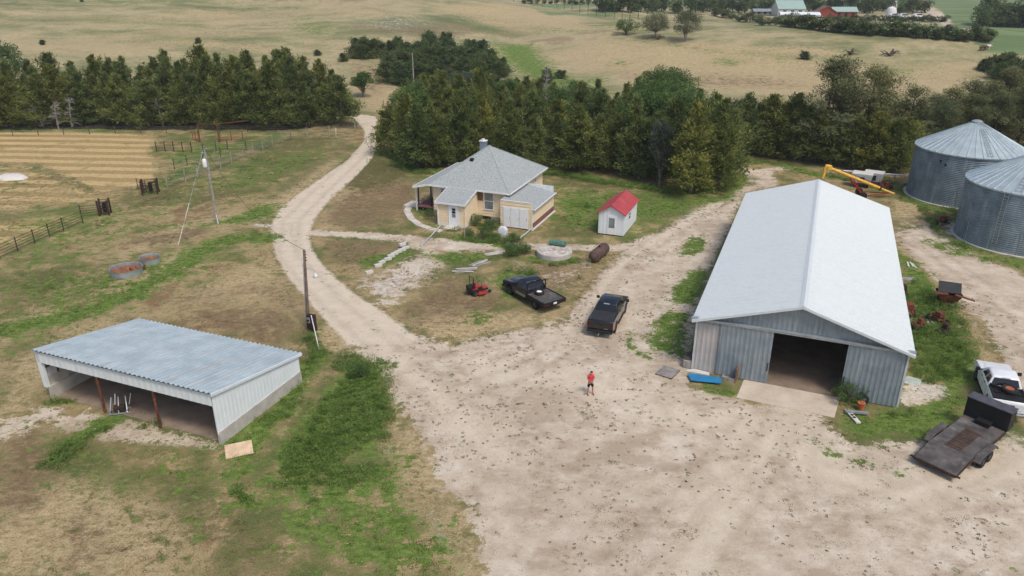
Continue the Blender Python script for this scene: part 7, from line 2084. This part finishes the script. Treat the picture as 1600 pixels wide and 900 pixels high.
# tall weeds beside the open shed and in other rank places
wz = [poly([(455, 700), (530, 600), (560, 566), (588, 572), (600, 620), (598, 668), (560, 705), (505, 742), (455, 755), (425, 720)], 1.5),
      line([(545, 570), (590, 575)], 2.0, 1.0), poly([(400, 660), (430, 640), (470, 575), (500, 550), (470, 640), (440, 690), (410, 720)], 1.0, .75),
      line([(185, 655), (140, 690), (95, 720)], 1.6, 1.6, .85), line([(362, 680), (400, 650), (450, 600)], .9, .8, .85), line([(600, 600), (605, 690)], .8, 1.2, .9), line([(480, 760), (560, 730)], .8, 1.5, .8), line([(220, 668), (250, 665)], .5, .6, .9), line([(85, 633), (115, 628)], .4, .6, .9), line([(372, 765), (385, 790)], .6, .8, .95), poly([(400, 670), (460, 590), (480, 620), (450, 690), (410, 735), (395, 720)], 1.5, .7), poly([(470, 745), (600, 680), (620, 720), (560, 780), (470, 800)], 2.5, .62), line([(300, 690), (330, 690)], .3, .5, .7),
      line([(420, 770), (480, 760)], .8, 1.2, .8), line([(700, 362), (725, 358)], .9, .8, .9), line([(745, 352), (780, 358)], 1.1, .8, 1), line([(730, 374), (780, 380)], 1.3, .9, 1), line([(800, 390), (820, 395)], 1.1, .8, .9),
      line([(650, 330), (672, 342)], .8, .8, .9), line([(838, 412), (870, 418), (895, 412)], .4, .5, .9), line([(840, 382), (895, 385)], .3, .5, .7), line([(920, 415), (950, 412)], .4, .7, .8),
      line([(790, 425), (825, 430)], 1.2, 1, .9), line([(640, 268), (700, 276), (860, 272), (960, 290), (1060, 304), (1140, 298)], 1.6, 1.6, .9), line([(1300, 278), (1420, 290)], 1.4, 1.5, .8),
      poly([(1415, 560), (1420, 470), (1450, 450), (1500, 490), (1525, 560), (1490, 600), (1430, 610)], 1.5, .95), line([(1430, 440), (1460, 470), (1500, 500)], 1.0, 1.2, .7),
      line([(1322, 632), (1318, 622)], .6, .4, 1), line([(1095, 592), (1120, 580)], .4, .5, .9), line([(1440, 325), (1470, 372), (1500, 385)], .9, .8, .85), line([(1415, 300), (1500, 335)], 1.0, 1, .7),
      line([(484, 520), (500, 560)], .9, .8, .9), line([(0, 205), (250, 205), (420, 207)], 1.5, 1.5, .5), line([(1395, 650), (1440, 640), (1500, 615)], .6, .8, .7), line([(862, 322), (930, 325)], .9, 1.5, .7)]
def f_weed(P):
    m = np.zeros(len(P))
    for z in wz: m = np.maximum(m, z.ev(P))
    return noisy(m, P, 1.25) * ~solid(P)
P = scatter(170000, (-65, 62), (30, 122), 4, f_weed)
def leafy_weeds(P, n, seed):
    rng = np.random.default_rng(seed); N = len(P)
    H = (.10 + .50 * S(.36, .68, fw(P, .6, 21))) * (.45 + .9 * vnoise(P[:, 0] * 2.2, P[:, 1] * 2.2, 3))
    idx = np.repeat(np.arange(N), n); K = len(idx)
    q = rng.uniform(0, 1, K); a = rng.uniform(0, 6.283, K); r = .20 * rng.uniform(0, 1, K) ** .5 * (1.15 - .6 * q)
    c = np.stack([P[idx, 0] + np.cos(a) * r, P[idx, 1] + np.sin(a) * r, P[idx, 2] + H[idx] * q + .01], 1)
    d = norm(np.stack([np.cos(a), np.sin(a), .25 + .9 * q], 1) + rng.normal(size=(K, 3)) * .35)
    V, F = leaf_quads(c, d, rng.uniform(.08, .19, K), rng.uniform(.03, .06, K), rng)
    hue = .05 + .95 * fbm(P[:, 0] * 1.3, P[:, 1] * 1.3, 15, 3)
    t = np.clip(hue[idx] + .25 * (q - .5) + rng.normal(size=K) * .15, 0, 1)
    tag(link('weeds', np_mesh('weeds', V, F, M['weed'], False, {'tint': ('FACE', 'FLOAT', t)})), kind='stuff')
leafy_weeds(P, 26, 5)
# low dry rosettes over the yard
def f_dry(P):
    mm = masks(P); s = noisy(mm['sand'], P, .5) * (1 - S(.3, .6, mm['lane'])) * (1 - noisy(mm['green'], P))
    cl = S(.40, .6, fbm(P[:, 0] * .16, P[:, 1] * .16, 41, 3)) * S(.45, .62, fbm(P[:, 0] * .9, P[:, 1] * .9, 43, 2))
    edge = np.clip(1 - np.abs(mm['lane'] - .5) * 2, 0, 1)
    cl = np.clip(cl * .45 + mm['rough'] * S(.46, .6, fbm(P[:, 0] * .7, P[:, 1] * .7, 47, 3)), 0, 1)
    return np.clip(s * (.015 + cl * .95) + edge * .9 * S(.4, .6, fw(P, .8, 5)), 0, 1) * ~solid(P)
P = scatter(26000, (-32, 40), (25, 112), 8, f_dry)
tag(blades_mesh('dry_weeds', P, 22, .03 + .06 * fw(P, .9, 31), .03 + .55 * fw(P, 1.7, 33) ** 2.6, .035, M['drytuft'], 9, .25), kind='stuff')
# cured grass in the pasture
def f_straw(P):
    mm = masks(P); s = 1 - np.maximum.reduce([mm['sand'], mm['lane'], mm['stubble'] * .7])
    return np.clip(s, 0, 1) * S(.35, .65, fbm(P[:, 0] * .3, P[:, 1] * .3, 61, 3)) * .9 * ~solid(P)
P = scatter(52000, (-62, 60), (25, 100), 12, f_straw)
tn = np.clip(fw(P, .2, 71) + np.random.default_rng(1).normal(size=len(P)) * .1, 0, 1)
k = fw(P, .3, 77) > .5
tag(blades_mesh('dry_grass', P[k], 8, .05 + .10 * fw(P[k], .4, 51), .17, .028, M['strawtuft'], 13, .4, tn[k]), kind='stuff')
k = ~k
tag(blades_mesh('olive_grass', P[k], 9, .05 + .09 * fw(P[k], .4, 53), .17, .028, M['drytuft'], 14, .4, tn[k]), kind='stuff')
# brush at the foot of the left belt
bz = [line([(-40, 203), (60, 201), (140, 200), (300, 202), (420, 203), (540, 196)], 2.2, 2.5, .75)]
P = scatter(30000, (-95, -20), (112, 128), 15, lambda P: noisy(bz[0].ev(P), P, .6))
tag(blades_mesh('brush', P, 8, .5, .3, .09, M['brushtuft'], 16, .6), kind='stuff')
# pale stones strewn over the rocky patches
def stones():
    rng = np.random.default_rng(7)
    P = scatter(16000, (-40, 45), (25, 100), 17, lambda P: np.clip(noisy(masks(P)['stone'], P, .6) * .6 + noisy(masks(P)['sand'], P, .4) * .035, 0, 1) * ~solid(P))
    N = len(P); r = rng.uniform(.02, .10, N) ** 1.0
    o = np.array([(1, 0, 0), (-.5, .87, 0), (-.5, -.87, 0), (0, 0, .7), (0.1, 0.05, -.3)])
    ang = rng.uniform(0, 6.28, N); c, s = np.cos(ang), np.sin(ang)
    V = o[None] * r[:, None, None] * rng.uniform(.7, 1.3, (N, 5, 1))
    X = V[..., 0] * c[:, None] - V[..., 1] * s[:, None]; Y = V[..., 0] * s[:, None] + V[..., 1] * c[:, None]
    V = np.stack([X + P[:, None, 0], Y + P[:, None, 1], V[..., 2] + P[:, None, 2] + .01], -1).reshape(-1, 3)
    f = np.array([(0, 1, 3), (1, 2, 3), (2, 0, 3)]); F = (f[None] + np.arange(N)[:, None, None] * 5).reshape(-1, 3)
    tag(link('gravel', np_mesh('gravel', V, F, M['concrete_pale'])), kind='stuff')
stones()
# ------------------------------------------------------------------ thin air between camera and hills
HAZE = 0.0002
def haze():
    m = bpy.data.materials.new('haze'); m.use_nodes = True; nt = m.node_tree
    for n in list(nt.nodes): nt.nodes.remove(n)
    out = nt.nodes.new('ShaderNodeOutputMaterial'); pv = nt.nodes.new('ShaderNodeVolumePrincipled')
    pv.inputs['Color'].default_value = (.78, .84, .9, 1); pv.inputs['Density'].default_value = HAZE
    nt.links.new(pv.outputs[0], out.inputs['Volume'])
    mb = MB(); mb.box((-3800, -900, -8), (3800, 6400, 60)); tag(mb.build('haze', m), kind='stuff')
if HAZE > 0: haze()
